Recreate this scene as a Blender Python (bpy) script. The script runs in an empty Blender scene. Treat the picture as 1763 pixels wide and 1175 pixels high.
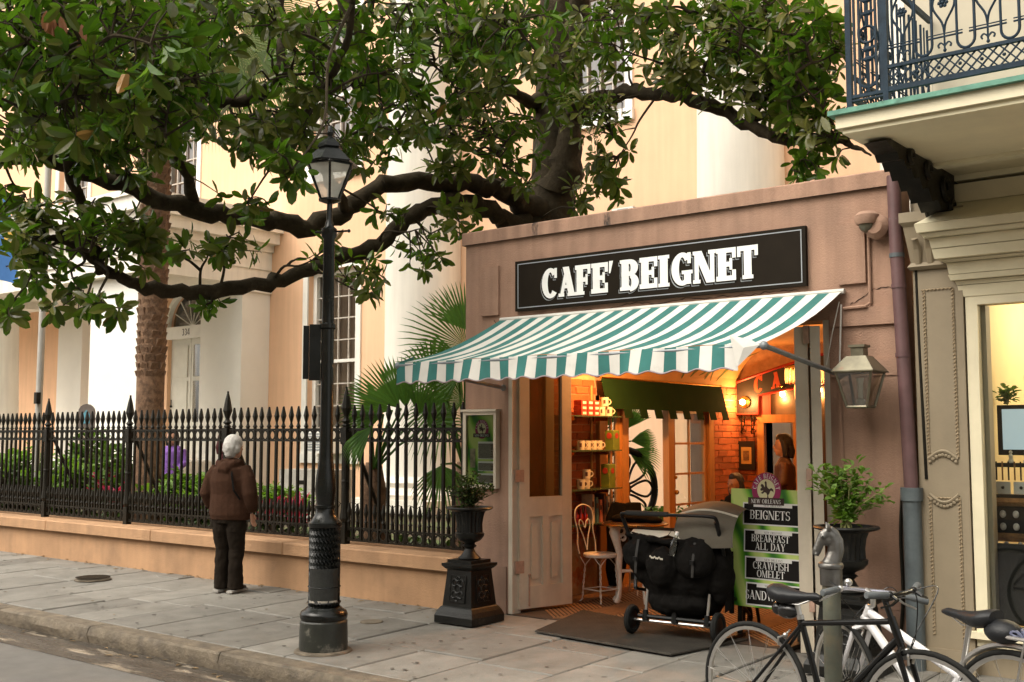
import bpy, bmesh, math, random
from mathutils import Vector, Matrix, noise
random.seed(7)
R = math.radians
scene = bpy.context.scene
COL = scene.collection

# ------------------------------------------------------------------ camera, sky, sun, exposure
cam_d = bpy.data.cameras.new('camera')
cam = bpy.data.objects.new('camera', cam_d); COL.objects.link(cam)
cam_d.sensor_width = 36.0
cam_d.lens = 36.0 * 1900 / 1763
cam_d.clip_start = 0.1; cam_d.clip_end = 3000
CAM = Vector((0, 0, 1.6)); YAW = R(38.7); PITCH = R(4.9)
cam.location = CAM
cam.rotation_euler = (R(90) + PITCH, 0, YAW)
scene.camera = cam

world = bpy.data.worlds.new('World'); scene.world = world; world.use_nodes = True
wn = world.node_tree.nodes; wl = world.node_tree.links
bg = wn['Background']
SUN_EL, SUN_AZ = R(52), R(205)          # azimuth clockwise from +Y: behind the camera, a little to the left
sky = wn.new('ShaderNodeTexSky'); sky.sky_type = 'NISHITA'; sky.sun_disc = False
sky.sun_elevation = SUN_EL; sky.sun_rotation = SUN_AZ
sky.air_density = 1.0; sky.dust_density = 4.0; sky.ozone_density = 1.0
hs = wn.new('ShaderNodeHueSaturation'); hs.inputs['Saturation'].default_value = 0.12   # overcast
wl.new(sky.outputs[0], hs.inputs['Color'])
wm = wn.new('ShaderNodeMix'); wm.data_type = 'RGBA'; wm.blend_type = 'MULTIPLY'; wm.inputs[0].default_value = 1.0; wm.inputs[7].default_value = (1.0, 0.955, 0.87, 1)   # warm white balance of the photograph
wl.new(hs.outputs[0], wm.inputs[6]); wl.new(wm.outputs[2], bg.inputs['Color'])
bg.inputs['Strength'].default_value = 0.15
sun_d = bpy.data.lights.new('sun', 'SUN'); sun_d.energy = 0.55; sun_d.angle = R(60); sun_d.color = (1.0, 0.92, 0.78)
sun = bpy.data.objects.new('sun', sun_d); COL.objects.link(sun)
sdir = Vector((math.sin(SUN_AZ) * math.cos(SUN_EL), math.cos(SUN_AZ) * math.cos(SUN_EL), math.sin(SUN_EL)))
sun.rotation_euler = sdir.to_track_quat('Z', 'Y').to_euler(); sun.location = (0, -10, 30)
scene.view_settings.view_transform = 'Standard'; scene.view_settings.look = 'None'
scene.view_settings.exposure = 1.28; scene.view_settings.gamma = 1.0
scene.render.engine = 'CYCLES'
scene.cycles.max_bounces = 6; scene.cycles.diffuse_bounces = 3; scene.cycles.glossy_bounces = 3
scene.cycles.transmission_bounces = 6; scene.cycles.transparent_max_bounces = 8
scene.cycles.sample_clamp_indirect = 4.0; scene.cycles.use_denoising = True
scene.cycles.caustics_reflective = False; scene.cycles.caustics_refractive = False

# ------------------------------------------------------------------ measuring helper: a point of the photograph at a real distance
_fw = Vector((-math.sin(YAW) * math.cos(PITCH), math.cos(YAW) * math.cos(PITCH), math.sin(PITCH)))
_rt = Vector((math.cos(YAW), math.sin(YAW), 0)); _up = _rt.cross(_fw)
def ray(x, y): return _fw + _rt * ((x - 881.5) / 1900) - _up * ((y - 587.5) / 1900)
def at(x, y, s): return CAM + ray(x, y) * s
def at_y(x, y, Y): d = ray(x, y); return CAM + d * (Y / d.y)

# ------------------------------------------------------------------ materials
MATS = {}
def mat(name, col, rough=0.6, var=0.12, scale=6.0, bump=0.0, bscale=40.0, metal=0.0, spec=0.5, rnd=0.0, streak=0.0,
        col2=None, c2lo=0.5, c2hi=0.65, c2scale=3.0, emit=None, estr=0.0, trans=0.0, sub=0.0, coat=0.0, stretch=(1, 1, 1), alpha=1.0, rvar=0.0, spots=0.0):
    m = bpy.data.materials.new(name); m.use_nodes = True; MATS[name] = m
    nt = m.node_tree; N = nt.nodes; L = nt.links; b = N['Principled BSDF']
    b.inputs['Roughness'].default_value = rough; b.inputs['Metallic'].default_value = metal
    b.inputs['Specular IOR Level'].default_value = spec
    if trans: b.inputs['Transmission Weight'].default_value = trans; b.inputs['IOR'].default_value = 1.25
    if coat: b.inputs['Coat Weight'].default_value = coat; b.inputs['Coat Roughness'].default_value = 0.15
    if alpha < 1: b.inputs['Alpha'].default_value = alpha
    c = tuple(col) + (1,)
    tc = N.new('ShaderNodeTexCoord'); mp = N.new('ShaderNodeMapping'); mp.inputs['Scale'].default_value = stretch
    L.new(tc.outputs['Object'], mp.inputs['Vector'])
    src = None
    def noise_n(sc, det=4, ro=0.6):
        n = N.new('ShaderNodeTexNoise'); n.inputs['Scale'].default_value = sc; n.inputs['Detail'].default_value = det
        n.inputs['Roughness'].default_value = ro; L.new(mp.outputs[0], n.inputs['Vector']); return n
    def ramp(inp, lo, hi, a, z):
        r = N.new('ShaderNodeMapRange'); r.inputs[1].default_value = lo; r.inputs[2].default_value = hi
        r.inputs[3].default_value = a; r.inputs[4].default_value = z; L.new(inp, r.inputs[0]); return r.outputs[0]
    def mixc(f, a, bb, blend='MIX'):
        x = N.new('ShaderNodeMix'); x.data_type = 'RGBA'; x.blend_type = blend
        if isinstance(f, float): x.inputs[0].default_value = f
        else: L.new(f, x.inputs[0])
        for i, v in ((6, a), (7, bb)):
            if isinstance(v, tuple): x.inputs[i].default_value = v
            else: L.new(v, x.inputs[i])
        return x.outputs[2]
    cur = c
    if col2 is not None:
        n2 = noise_n(c2scale, 6, 0.65); cur = mixc(ramp(n2.outputs[0], c2lo, c2hi, 0, 1), c, tuple(col2) + (1,))
    if var or rnd or streak:
        val = None
        if var:
            n1 = noise_n(scale, 5); val = ramp(n1.outputs[0], 0.3, 0.7, 1 - var, 1 + var)
        if rnd:
            oi = N.new('ShaderNodeObjectInfo'); v2 = ramp(oi.outputs['Random'], 0, 1, 1 - rnd, 1 + rnd)
            if val is None: val = v2
            else:
                mm = N.new('ShaderNodeMath'); mm.operation = 'MULTIPLY'; L.new(val, mm.inputs[0]); L.new(v2, mm.inputs[1]); val = mm.outputs[0]
        if streak:
            mp2 = N.new('ShaderNodeMapping'); mp2.inputs['Scale'].default_value = (9, 9, 0.7); L.new(tc.outputs['Object'], mp2.inputs['Vector'])
            n3 = N.new('ShaderNodeTexNoise'); n3.inputs['Scale'].default_value = 1.0; n3.inputs['Detail'].default_value = 5; L.new(mp2.outputs[0], n3.inputs['Vector'])
            v3 = ramp(n3.outputs[0], 0.35, 0.7, 1 + streak * 0.3, 1 - streak)
            if val is None: val = v3
            else:
                mm = N.new('ShaderNodeMath'); mm.operation = 'MULTIPLY'; L.new(val, mm.inputs[0]); L.new(v3, mm.inputs[1]); val = mm.outputs[0]
        cb = N.new('ShaderNodeCombineColor'); [L.new(val, cb.inputs[i]) for i in range(3)]
        cur = mixc(1.0, cur, cb.outputs[0], 'MULTIPLY')
    if spots:
        vo = N.new('ShaderNodeTexVoronoi'); vo.inputs['Scale'].default_value = spots; L.new(tc.outputs['Object'], vo.inputs['Vector'])
        cur = mixc(ramp(vo.outputs['Distance'], 0.05, 0.09, 0.65, 0.0), cur, (0.03, 0.027, 0.024, 1))
    if isinstance(cur, tuple): b.inputs['Base Color'].default_value = cur
    else: L.new(cur, b.inputs['Base Color'])
    if rvar:
        nr = noise_n(scale * 0.7, 5); L.new(ramp(nr.outputs[0], 0.3, 0.7, max(0.05, rough - rvar), rough + rvar), b.inputs['Roughness'])
    if bump:
        nb = noise_n(bscale, 6, 0.7); bp = N.new('ShaderNodeBump'); bp.inputs['Strength'].default_value = bump; bp.inputs['Distance'].default_value = 0.02
        L.new(nb.outputs[0], bp.inputs['Height']); L.new(bp.outputs[0], b.inputs['Normal'])
    if emit: b.inputs['Emission Color'].default_value = tuple(emit) + (1,); b.inputs['Emission Strength'].default_value = estr
    if sub: b.inputs['Subsurface Weight'].default_value = sub; b.inputs['Subsurface Radius'].default_value = (0.02, 0.01, 0.005)
    return m

def leaf_mat(name, top, under, rough=0.35, var=0.35, trans=0.25, spec=0.3, alt=None):
    """A leaf: glossy upper face, paler matt under face, some light let through."""
    m = bpy.data.materials.new(name); m.use_nodes = True; N = m.node_tree.nodes; L = m.node_tree.links; b = N['Principled BSDF']
    geo = N.new('ShaderNodeNewGeometry'); mx = N.new('ShaderNodeMix'); mx.data_type = 'RGBA'
    mx.inputs[6].default_value = tuple(top) + (1,)
    if alt:          # some leaves of another colour: list of (position, colour) over the random value of each leaf
        cr = N.new('ShaderNodeValToRGB'); cr.color_ramp.interpolation = 'CONSTANT'; cr.color_ramp.elements[0].color = tuple(top) + (1,); cr.color_ramp.elements[1].position = alt[0][0]; cr.color_ramp.elements[1].color = tuple(alt[0][1]) + (1,)
        for p_, c_ in alt[1:]: e_ = cr.color_ramp.elements.new(p_); e_.color = tuple(c_) + (1,)
        wnz = N.new('ShaderNodeTexWhiteNoise'); wnz.noise_dimensions = '1D'; L.new(geo.outputs['Random Per Island'], wnz.inputs['W']); L.new(wnz.outputs['Value'], cr.inputs[0]); L.new(cr.outputs[0], mx.inputs[6])
    mx.inputs[7].default_value = tuple(under) + (1,)
    L.new(geo.outputs['Backfacing'], mx.inputs[0])
    mr = N.new('ShaderNodeMapRange'); mr.inputs[3].default_value = 1 - var; mr.inputs[4].default_value = 1 + var * 1.4
    L.new(geo.outputs['Random Per Island'], mr.inputs[0])
    cb = N.new('ShaderNodeCombineColor'); [L.new(mr.outputs[0], cb.inputs[i]) for i in range(3)]
    ml = N.new('ShaderNodeMix'); ml.data_type = 'RGBA'; ml.blend_type = 'MULTIPLY'; ml.inputs[0].default_value = 1
    L.new(mx.outputs[2], ml.inputs[6]); L.new(cb.outputs[0], ml.inputs[7]); L.new(ml.outputs[2], b.inputs['Base Color'])
    b.inputs['Roughness'].default_value = rough
    tr = N.new('ShaderNodeBsdfTranslucent'); tr.inputs['Color'].default_value = (top[0] * 1.8, top[1] * 1.9, top[2] * 1.0, 1)
    b.inputs['Specular IOR Level'].default_value = spec
    ms = N.new('ShaderNodeMixShader'); ms.inputs[0].default_value = trans
    L.new(b.outputs[0], ms.inputs[1]); L.new(tr.outputs[0], ms.inputs[2]); L.new(ms.outputs[0], N['Material Output'].inputs['Surface'])
    MATS[name] = m; return m

def glass_mat(name, tint=(0.9, 0.95, 0.92), refl=0.10, alpha_tint=1.0, rough=0.02):
    """Thin window glass: see-through with fresnel reflections."""
    m = bpy.data.materials.new(name); m.use_nodes = True; N = m.node_tree.nodes; L = m.node_tree.links; N.remove(N['Principled BSDF'])
    t = N.new('ShaderNodeBsdfTransparent'); t.inputs[0].default_value = tuple(x * alpha_tint for x in tint) + (1,)
    g = N.new('ShaderNodeBsdfGlossy'); g.inputs['Roughness'].default_value = rough
    fr = N.new('ShaderNodeFresnel'); fr.inputs['IOR'].default_value = 1.5
    ad = N.new('ShaderNodeMath'); ad.operation = 'ADD'; ad.inputs[1].default_value = refl; L.new(fr.outputs[0], ad.inputs[0])
    mx = N.new('ShaderNodeMixShader'); L.new(ad.outputs[0], mx.inputs[0]); L.new(t.outputs[0], mx.inputs[1]); L.new(g.outputs[0], mx.inputs[2])
    L.new(mx.outputs[0], N['Material Output'].inputs['Surface']); MATS[name] = m; return m

# ------------------------------------------------------------------ mesh helpers
class MB:
    """Collects faces; build() links them as ONE mesh object."""
    def __init__(s): s.v = []; s.f = []; s.mi = []
    def add(s, vs, fs, mi=0):
        o = len(s.v); s.v += [Vector(p) for p in vs]; s.f += [tuple(i + o for i in f) for f in fs]; s.mi += [mi] * len(fs); return s
    def box(s, a, b, mi=0):
        (x0, y0, z0), (x1, y1, z1) = a, b
        x0, x1 = min(x0, x1), max(x0, x1); y0, y1 = min(y0, y1), max(y0, y1); z0, z1 = min(z0, z1), max(z0, z1)
        return s.add([(x0,y0,z0),(x1,y0,z0),(x1,y1,z0),(x0,y1,z0),(x0,y0,z1),(x1,y0,z1),(x1,y1,z1),(x0,y1,z1)],
                     [(0,3,2,1),(4,5,6,7),(0,1,5,4),(1,2,6,5),(2,3,7,6),(3,0,4,7)], mi)
    def bbox(s, a, b, c=0.006, mi=0):
        """box with chamfered vertical and top edges"""
        (x0, y0, z0), (x1, y1, z1) = a, b; t = z1 - c
        def ring(d, z): return [(x0+d,y0,z),(x1-d,y0,z),(x1,y0+d,z),(x1,y1-d,z),(x1-d,y1,z),(x0+d,y1,z),(x0,y1-d,z),(x0,y0+d,z)]
        r0 = ring(c, z0); r1 = ring(c, t); r2 = [(min(max(x, x0+c), x1-c), min(max(y, y0+c), y1-c), z1) for x, y, _ in r1]
        vs = r0 + r1 + r2; fs = []
        for k in range(2):
            for i in range(8): j = (i + 1) % 8; fs.append((k*8+i, k*8+j, k*8+8+j, k*8+8+i))
        fs.append(tuple(range(16, 24)))
        return s.add(vs, fs, mi)
    def hexa(s, p, mi=0):  # 8 points: bottom 4, top 4
        return s.add(p, [(0,3,2,1),(4,5,6,7),(0,1,5,4),(1,2,6,5),(2,3,7,6),(3,0,4,7)], mi)
    def tube(s, pts, r, n=8, cap=True, mi=0, flat=None):
        """tube along points; r number or list; flat=(a,b) gives an elliptic section"""
        pts = [Vector(p) for p in pts]; m = len(pts)
        rs = r if isinstance(r, (list, tuple)) else [r] * m
        tans = []
        for i in range(m):
            d = (pts[min(i+1, m-1)] - pts[max(i-1, 0)]); tans.append(d.normalized() if d.length > 1e-9 else Vector((0,0,1)))
        u = tans[0].orthogonal().normalized()
        if flat is not None:
            h = Vector(flat[2]); u = (h - tans[0] * h.dot(tans[0])).normalized()
        vs = []; fs = []
        for i in range(m):
            t = tans[i]; u = (u - t * u.dot(t)); u = u.normalized() if u.length > 1e-6 else t.orthogonal().normalized(); w = t.cross(u)
            a, b = (1, 1) if flat is None else flat[:2]
            for k in range(n):
                an = 2 * math.pi * k / n; vs.append(pts[i] + (u * math.cos(an) * a + w * math.sin(an) * b) * rs[i])
        for i in range(m - 1):
            for k in range(n): j = (k + 1) % n; fs.append((i*n+k, i*n+j, i*n+n+j, i*n+n+k))
        if cap: fs.append(tuple(reversed(range(n)))); fs.append(tuple(range((m-1)*n, m*n)))
        return s.add(vs, fs, mi)
    def lathe(s, prof, c=(0, 0, 0), n=20, mi=0, axis=None, flute=0.0, nf=0, twist=0.0, caps=True):
        """prof: list of (r, z) about a vertical axis at c"""
        c = Vector(c); vs = []; fs = []; m = len(prof)
        q = Matrix.Identity(3) if axis is None else Vector((0,0,1)).rotation_difference(Vector(axis)).to_matrix()
        for r, z in prof:
            for k in range(n):
                an = 2 * math.pi * k / n
                rr = r * (1 - flute * (0.5 + 0.5 * math.cos(nf * an + twist * z))) if flute and r > 0 else r
                vs.append(c + q @ Vector((rr * math.cos(an), rr * math.sin(an), z)))
        for i in range(m - 1):
            for k in range(n): j = (k + 1) % n; fs.append((i*n+k, i*n+j, i*n+n+j, i*n+n+k))
        if caps: fs.append(tuple(reversed(range(n)))); fs.append(tuple(range((m-1)*n, m*n)))
        return s.add(vs, fs, mi)
    def frust(s, c, prof, rot=0.0, mi=0):
        """square stacked frustum; prof: (halfx, halfy, z)"""
        vs = []; fs = []; cx, cy, cz = c
        for hx, hy, z in prof:
            for sx, sy in ((-1,-1),(1,-1),(1,1),(-1,1)):
                x, y = sx*hx, sy*hy; vs.append((cx + x*math.cos(rot) - y*math.sin(rot), cy + x*math.sin(rot) + y*math.cos(rot), cz + z))
        for i in range(len(prof) - 1):
            for k in range(4): j = (k+1) % 4; fs.append((i*4+k, i*4+j, i*4+4+j, i*4+4+k))
        fs.append((3,2,1,0)); n = len(prof)*4; fs.append((n-4,n-3,n-2,n-1))
        return s.add(vs, fs, mi)
    def prism(s, poly, fn, d0, d1, mi=0):
        """polygon (2D list) extruded: fn(u, v, d) -> point"""
        n = len(poly); vs = [fn(u, v, d0) for u, v in poly] + [fn(u, v, d1) for u, v in poly]
        fs = [tuple(range(n)), tuple(reversed(range(n, 2*n)))] + [(i, i+n, (i+1) % n + n, (i+1) % n) for i in range(n)]
        return s.add(vs, fs, mi)
    def sphere(s, c, r, n=12, m=8, mi=0, sc=(1, 1, 1)):
        prof = [(r * math.sin(math.pi * i / m) + (1e-4 if i in (0, m) else 0), -r * math.cos(math.pi * i / m)) for i in range(m + 1)]
        o = len(s.v); s.lathe(prof, (0, 0, 0), n, mi)
        for i in range(o, len(s.v)): v = s.v[i]; s.v[i] = Vector((c[0] + v.x*sc[0], c[1] + v.y*sc[1], c[2] + v.z*sc[2]))
        return s
    def torus(s, c, R0, r, n=24, m=8, u=(1,0,0), w=(0,0,1), a0=0, a1=2*math.pi, mi=0, e=1.0):
        c = Vector(c); u = Vector(u); w = Vector(w)
        full = abs(a1 - a0) > 6.28
        pts = [c + u * R0 * math.cos(a0 + (a1-a0)*i/n) + w * R0 * e * math.sin(a0 + (a1-a0)*i/n) for i in range(n + 1)]
        return s.tube(pts, r, m, not full, mi)
    def xf(s, M):
        s.v = [M @ p for p in s.v]; return s
    def mesh(s, name, mats, org=(0, 0, 0), smooth=False, fix=False):
        me = bpy.data.meshes.new(name); o = Vector(org)
        me.from_pydata([p - o for p in s.v], [], s.f)
        for m in (mats if isinstance(mats, (list, tuple)) else [mats]): me.materials.append(m)
        if len(me.materials) > 1: me.polygons.foreach_set('material_index', s.mi)
        if smooth: me.polygons.foreach_set('use_smooth', [True] * len(me.polygons))
        if fix:
            bm = bmesh.new(); bm.from_mesh(me); bmesh.ops.recalc_face_normals(bm, faces=bm.faces); bm.to_mesh(me); bm.free()
        me.update(); return me
    def build(s, name, mats, parent=None, smooth=False, fix=True, angle=40):
        org = Vector((0, 0, 0))
        if parent is not None:
            p = parent
            while p is not None: org += p.location; p = p.parent
        elif s.v:
            lo = Vector((min(p.x for p in s.v), min(p.y for p in s.v), min(p.z for p in s.v))); hi = Vector((max(p.x for p in s.v), max(p.y for p in s.v), 0))
            org = Vector(((lo.x + hi.x) / 2, (lo.y + hi.y) / 2, lo.z))
        me = s.mesh(name, mats, org, smooth, fix)
        if smooth: me.set_sharp_from_angle(angle=R(angle))
        o = bpy.data.objects.new(name, me); COL.objects.link(o)
        if parent is None: o.location = org
        else: o.parent = parent
        return o
def tag(o, label=None, cat=None, group=None, kind=None):
    if label: o['label'] = label
    if cat: o['category'] = cat
    if group: o['group'] = group
    if kind: o['kind'] = kind
    return o
def thing(name, label, cat, loc=(0, 0, 0), group=None):
    o = bpy.data.objects.new(name, None); COL.objects.link(o); o.location = loc; o.empty_display_size = 0.1
    return tag(o, label, cat, group)
def inst(name, me, parent, loc=(0, 0, 0), rot=(0, 0, 0), sc=(1, 1, 1)):
    """one more piece that shares mesh data; loc is local to the parent"""
    o = bpy.data.objects.new(name, me); COL.objects.link(o); o.parent = parent; o.location = loc; o.rotation_euler = rot; o.scale = sc
    return o
def struct(o): o['kind'] = 'structure'; return o
def copy_tree(o, parent=None):
    c = o.copy(); COL.objects.link(c)
    if parent is not None: c.parent = parent
    for ch in list(o.children): copy_tree(ch, c)
    return c
def folds(o, strength=0.02, size=0.1, depth=2):
    """cloth folds: a small procedural displacement"""
    tx = bpy.data.textures.new('folds', 'CLOUDS'); tx.noise_scale = size; tx.noise_depth = depth
    md = o.modifiers.new('folds', 'DISPLACE'); md.texture = tx; md.strength = strength; md.mid_level = 0.5; md.texture_coords = 'LOCAL'
    return o
def remesh(o, vox=0.012, it=4, fac=0.5):
    md = o.modifiers.new('join', 'REMESH'); md.mode = 'VOXEL'; md.voxel_size = vox; md.use_smooth_shade = True
    if it: sm = o.modifiers.new('soft', 'SMOOTH'); sm.iterations = it; sm.factor = fac
    return o
def lerp(a, b, t): return a + (b - a) * t
def catmull(pts, n=6):
    """smooth curve through points (tuples of any length)"""
    out = []; P = [pts[0]] + list(pts) + [pts[-1]]
    for i in range(1, len(P) - 2):
        for k in range(n):
            t = k / n; a, b, c, d = P[i-1], P[i], P[i+1], P[i+2]
            out.append(tuple(0.5*((2*b[j]) + (-a[j]+c[j])*t + (2*a[j]-5*b[j]+4*c[j]-d[j])*t*t + (-a[j]+3*b[j]-3*c[j]+d[j])*t**3) for j in range(len(b))))
    out.append(tuple(pts[-1])); return out

# ------------------------------------------------------------------ serif lettering, drawn stroke by stroke
class Font:
    def __init__(s, T=0.22, t=0.11, ser=0.07, st=0.09, tick=0.26): s.T, s.t, s.s, s.st, s.tk = T, t, ser, st, tick
    def rect(s, x0, y0, x1, y1): return [[(x0,y0),(x1,y0),(x1,y1),(x0,y1)]]
    def dia(s, x0, y0, x1, y1, w): return [[(x0,y0),(x0+w,y0),(x1+w,y1),(x1,y1)]]
    def arc(s, cx, cy, rx, ry, a0, a1, T=None, t=None, n=14):
        T = s.T if T is None else T; t = s.t if t is None else t; q = []
        ix, iy = rx - T, ry - t
        for i in range(n):
            b0 = R(a0 + (a1-a0)*i/n); b1 = R(a0 + (a1-a0)*(i+1)/n)
            q.append([(cx+rx*math.cos(b0), cy+ry*math.sin(b0)),(cx+rx*math.cos(b1), cy+ry*math.sin(b1)),(cx+ix*math.cos(b1), cy+iy*math.sin(b1)),(cx+ix*math.cos(b0), cy+iy*math.sin(b0))])
        return q
    def stem(s, x, w=None, top=True, bot=True, y0=0, y1=1):
        w = s.T if w is None else w; q = [s.rect(x, y0, x+w, y1)]
        if bot: q.append(s.rect(x-s.s, y0, x+w+s.s, y0+s.st))
        if top: q.append(s.rect(x-s.s, y1-s.st, x+w+s.s, y1))
        return q
    def glyph(s, c):
        T, t, e, st, k = s.T, s.t, s.s, s.st, s.tk; h = max(t, st*0.9)
        if c == 'I': return s.stem(e), T + 2*e
        if c in 'EFL':
            W = 0.62; q = s.stem(e, bot=(c == 'F'), top=(c == 'L'))
            q[-1:] = [s.rect(0, 0, T+2*e, st)] if c == 'F' else q[-1:]
            if c in 'EF':
                q += [s.rect(0, 1-h, W, 1), s.rect(W-t*0.8, 1-k, W, 1), s.rect(e, 0.5-h/2, W*0.82, 0.5+h/2), s.rect(W*0.82-t*0.6, 0.5-k*0.55, W*0.82, 0.5+k*0.55)]
            if c in 'EL': q += [s.rect(0, 0, W, h), s.rect(W-t*0.8, 0, W, k)]
            return q, W
        if c == 'T':
            W = 0.72; return [s.rect(W/2-T/2, 0, W/2+T/2, 1), s.rect(W/2-T/2-e, 0, W/2+T/2+e, st), s.rect(0, 1-h, W, 1), s.rect(0, 1-k, t*0.8, 1), s.rect(W-t*0.8, 1-k, W, 1)], W
        if c == 'H':
            W = 0.78; return s.stem(e) + s.stem(W-T-e) + [s.rect(e, 0.5-h/2, W-e, 0.5+h/2)], W
        if c == 'N':
            W = 0.80; return s.stem(e, t, bot=True) + s.stem(W-t-e, t, bot=False) + [s.dia(W-e-T*1.05, 0, e-0.02, 1, T*1.05)], W
        if c == 'M':
            W = 0.95; return s.stem(e, t) + s.stem(W-T-e, T) + [s.dia(W*0.45, 0, e, 1, T*0.9), s.dia(W*0.45+T*0.3, 0, W-T-e, 1, t)], W
        if c == 'A':
            W = 0.78; return [s.dia(e, 0, W/2-t*0.5, 1, t), s.dia(W-e-T, 0, W/2-T*0.75, 1, T*1.05), s.rect(W*0.26, 0.27, W*0.74, 0.27+h*0.8), s.rect(0, 0, e*2+t, st), s.rect(W-2*e-T, 0, W, st)], W
        if c == 'W':
            W = 1.08; return [s.dia(W*0.24, 0, e, 1, T*0.9), s.dia(W*0.24, 0, W*0.44, 1, t), s.dia(W*0.66, 0, W*0.44, 1, T*0.9), s.dia(W*0.66, 0, W-e-t, 1, t), s.rect(0, 1-st, T+2*e, 1), s.rect(W-t-2*e, 1-st, W, 1)], W
        if c == 'Y':
            W = 0.76; m = W/2-T/2; return [s.rect(m, 0, m+T, 0.45), s.rect(m-e, 0, m+T+e, st), s.dia(m, 0.42, e, 1, T), s.dia(m+T-t, 0.42, W-e-t, 1, t), s.rect(0, 1-st, T+2*e, 1), s.rect(W-t-2*e, 1-st, W, 1)], W
        if c == 'K':
            W = 0.78; return s.stem(e) + [s.dia(e+T*0.9, 0.38, W-t-e, 1, t), s.dia(W-T-e, 0, e+T+0.06, 0.56, T*0.95), s.rect(W-2*e-T, 0, W, st), s.rect(W-t-2*e-0.03, 1-st, W, 1)], W
        if c in 'BPR':
            W = 0.68; r2 = 0.27; q = s.stem(e)
            q += [s.arc(W*0.52, 1-r2, W*0.44, r2, -90, 90), s.rect(e, 1-t, W*0.52, 1), s.rect(e, 1-2*r2, W*0.52, 1-2*r2+t)]
            if c == 'B': q += [s.arc(W*0.54, 0.25, W*0.46, 0.25+t*0.3, -90, 90), s.rect(e, 0, W*0.54, t)]
            if c == 'R': q += [s.dia(W-T+0.04, 0, W*0.42, 0.48, T*0.95), s.rect(W-T-e+0.06, 0, W+0.08, st)]
            return q, W + (0.06 if c == 'R' else 0)
        if c == 'D':
            W = 0.76; return s.stem(e) + [s.arc(W*0.45, 0.5, W*0.55, 0.5, -90, 90), s.rect(e, 0, W*0.45, t), s.rect(e, 1-t, W*0.45, 1)], W
        if c == 'O':
            W = 0.80; return [s.arc(W/2, 0.5, W/2, 0.52, 0, 360, n=28)], W
        if c in 'CG':
            W = 0.72; q = [s.arc(W*0.53, 0.5, W*0.53, 0.52, 40, 318, n=22), s.rect(W*0.94-t*0.8, 0.66, W*0.94, 1.0)]
            if c == 'G': q += [s.rect(W*0.94-T*0.9, 0.02, W*0.94, 0.45), s.rect(W*0.50, 0.45-st, W*1.02, 0.45)]
            return q, W
        if c == 'S':
            W = 0.58; r1, r2 = 0.265, 0.275
            return [s.arc(W/2, 1-r1+0.01, W/2, r1, 30, 260, T*0.8), s.arc(W/2, r2-0.01, W/2, r2, -150, 90, T*0.8), s.rect(W*0.93-t*0.6, 0.70, W*0.93, 0.98), s.rect(0.03, 0.02, 0.03+t*0.6, 0.32)], W
        if c == "'": return [[[(0.05, 0.62), (0.11, 0.62), (0.22, 1.02), (0.06, 1.02)]]], 0.24
        return [], 0.34
    def text(s, mb, txt, fn, h, d=0.0, mi=0, gap=0.06, squeeze=1.0, dz=0.0004, thick=None):
        """lay text centred on fn(u, v, depth); h letter height"""
        gl = [s.glyph(c) for c in txt]; tot = sum(w for _, w in gl) + gap * (len(gl) - 1); x = -tot / 2
        for q, w in gl:
            for i, piece in enumerate(q):
                dd = d + dz * i
                for poly in piece:
                    P = [((x + px) * h * squeeze, py * h) for px, py in poly]
                    if thick: mb.prism(P, fn, dd + thick, dd * 0, mi)
                    else:
                        mb.add([fn(u, v, dd) for u, v in P], [tuple(range(len(P)))], mi)
            x += w + gap
        return tot * h * squeeze
    def arctext(s, mb, txt, fn, h, rad, a_mid=90, d=0.0, mi=0, gap=0.08, squeeze=0.8):
        gl = [s.glyph(c) for c in txt]; tot = sum(w for _, w in gl) + gap * (len(gl) - 1); x = -tot / 2
        for q, w in gl:
            xc = (x + w / 2) * h * squeeze; a = R(a_mid) - xc / rad
            for i, piece in enumerate(q):
                for poly in piece:
                    P = []
                    for px, py in poly:
                        lx = (px - w/2) * h * squeeze; rr = rad + py * h
                        P.append((rr*math.cos(a) + lx*math.sin(a), rr*math.sin(a) - lx*math.cos(a)))
                    mb.add([fn(u, v, d + 0.0003*i) for u, v in P], [tuple(range(len(P)))], mi)
            x += w + gap
SLAB = Font(0.27, 0.15, 0.07, 0.13, 0.30)
SERIF = Font(0.17, 0.06, 0.05, 0.045, 0.22)

# ------------------------------------------------------------------ palette
m_asphalt = mat('asphalt', (0.152, 0.143, 0.131), 0.85, 0.12, 5, 0.5, 220, col2=(0.170, 0.154, 0.134), c2lo=0.45, c2hi=0.7, c2scale=1.2)
m_gutter = mat('wet_gutter', (0.07, 0.06, 0.05), 0.25, 0.4, 4, 0.25, 60, col2=(0.30, 0.25, 0.19), c2lo=0.55, c2hi=0.6, c2scale=2.2, rvar=0.2, stretch=(0.5, 2.5, 1))
m_kerb = mat('kerb_stone', (0.155, 0.125, 0.088), 0.8, 0.35, 9, 0.9, 30, rnd=0.12, col2=(0.09, 0.075, 0.06), c2lo=0.5, c2hi=0.75, c2scale=6)
m_slab = mat('slate_slab', (0.205, 0.194, 0.172), 0.66, 0.14, 4.5, 0.35, 45, rnd=0.17, spec=0.35, col2=(0.150, 0.139, 0.120), c2lo=0.48, c2hi=0.75, c2scale=2.2, rvar=0.12, spots=3.1)
m_joint = mat('joint_sand', (0.045, 0.038, 0.03), 0.95, 0.3, 20)
m_soil = mat('garden_soil', (0.10, 0.075, 0.05), 0.95, 0.4, 6, 0.6, 25, col2=(0.09, 0.13, 0.04), c2lo=0.45, c2hi=0.6, c2scale=2)
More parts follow.
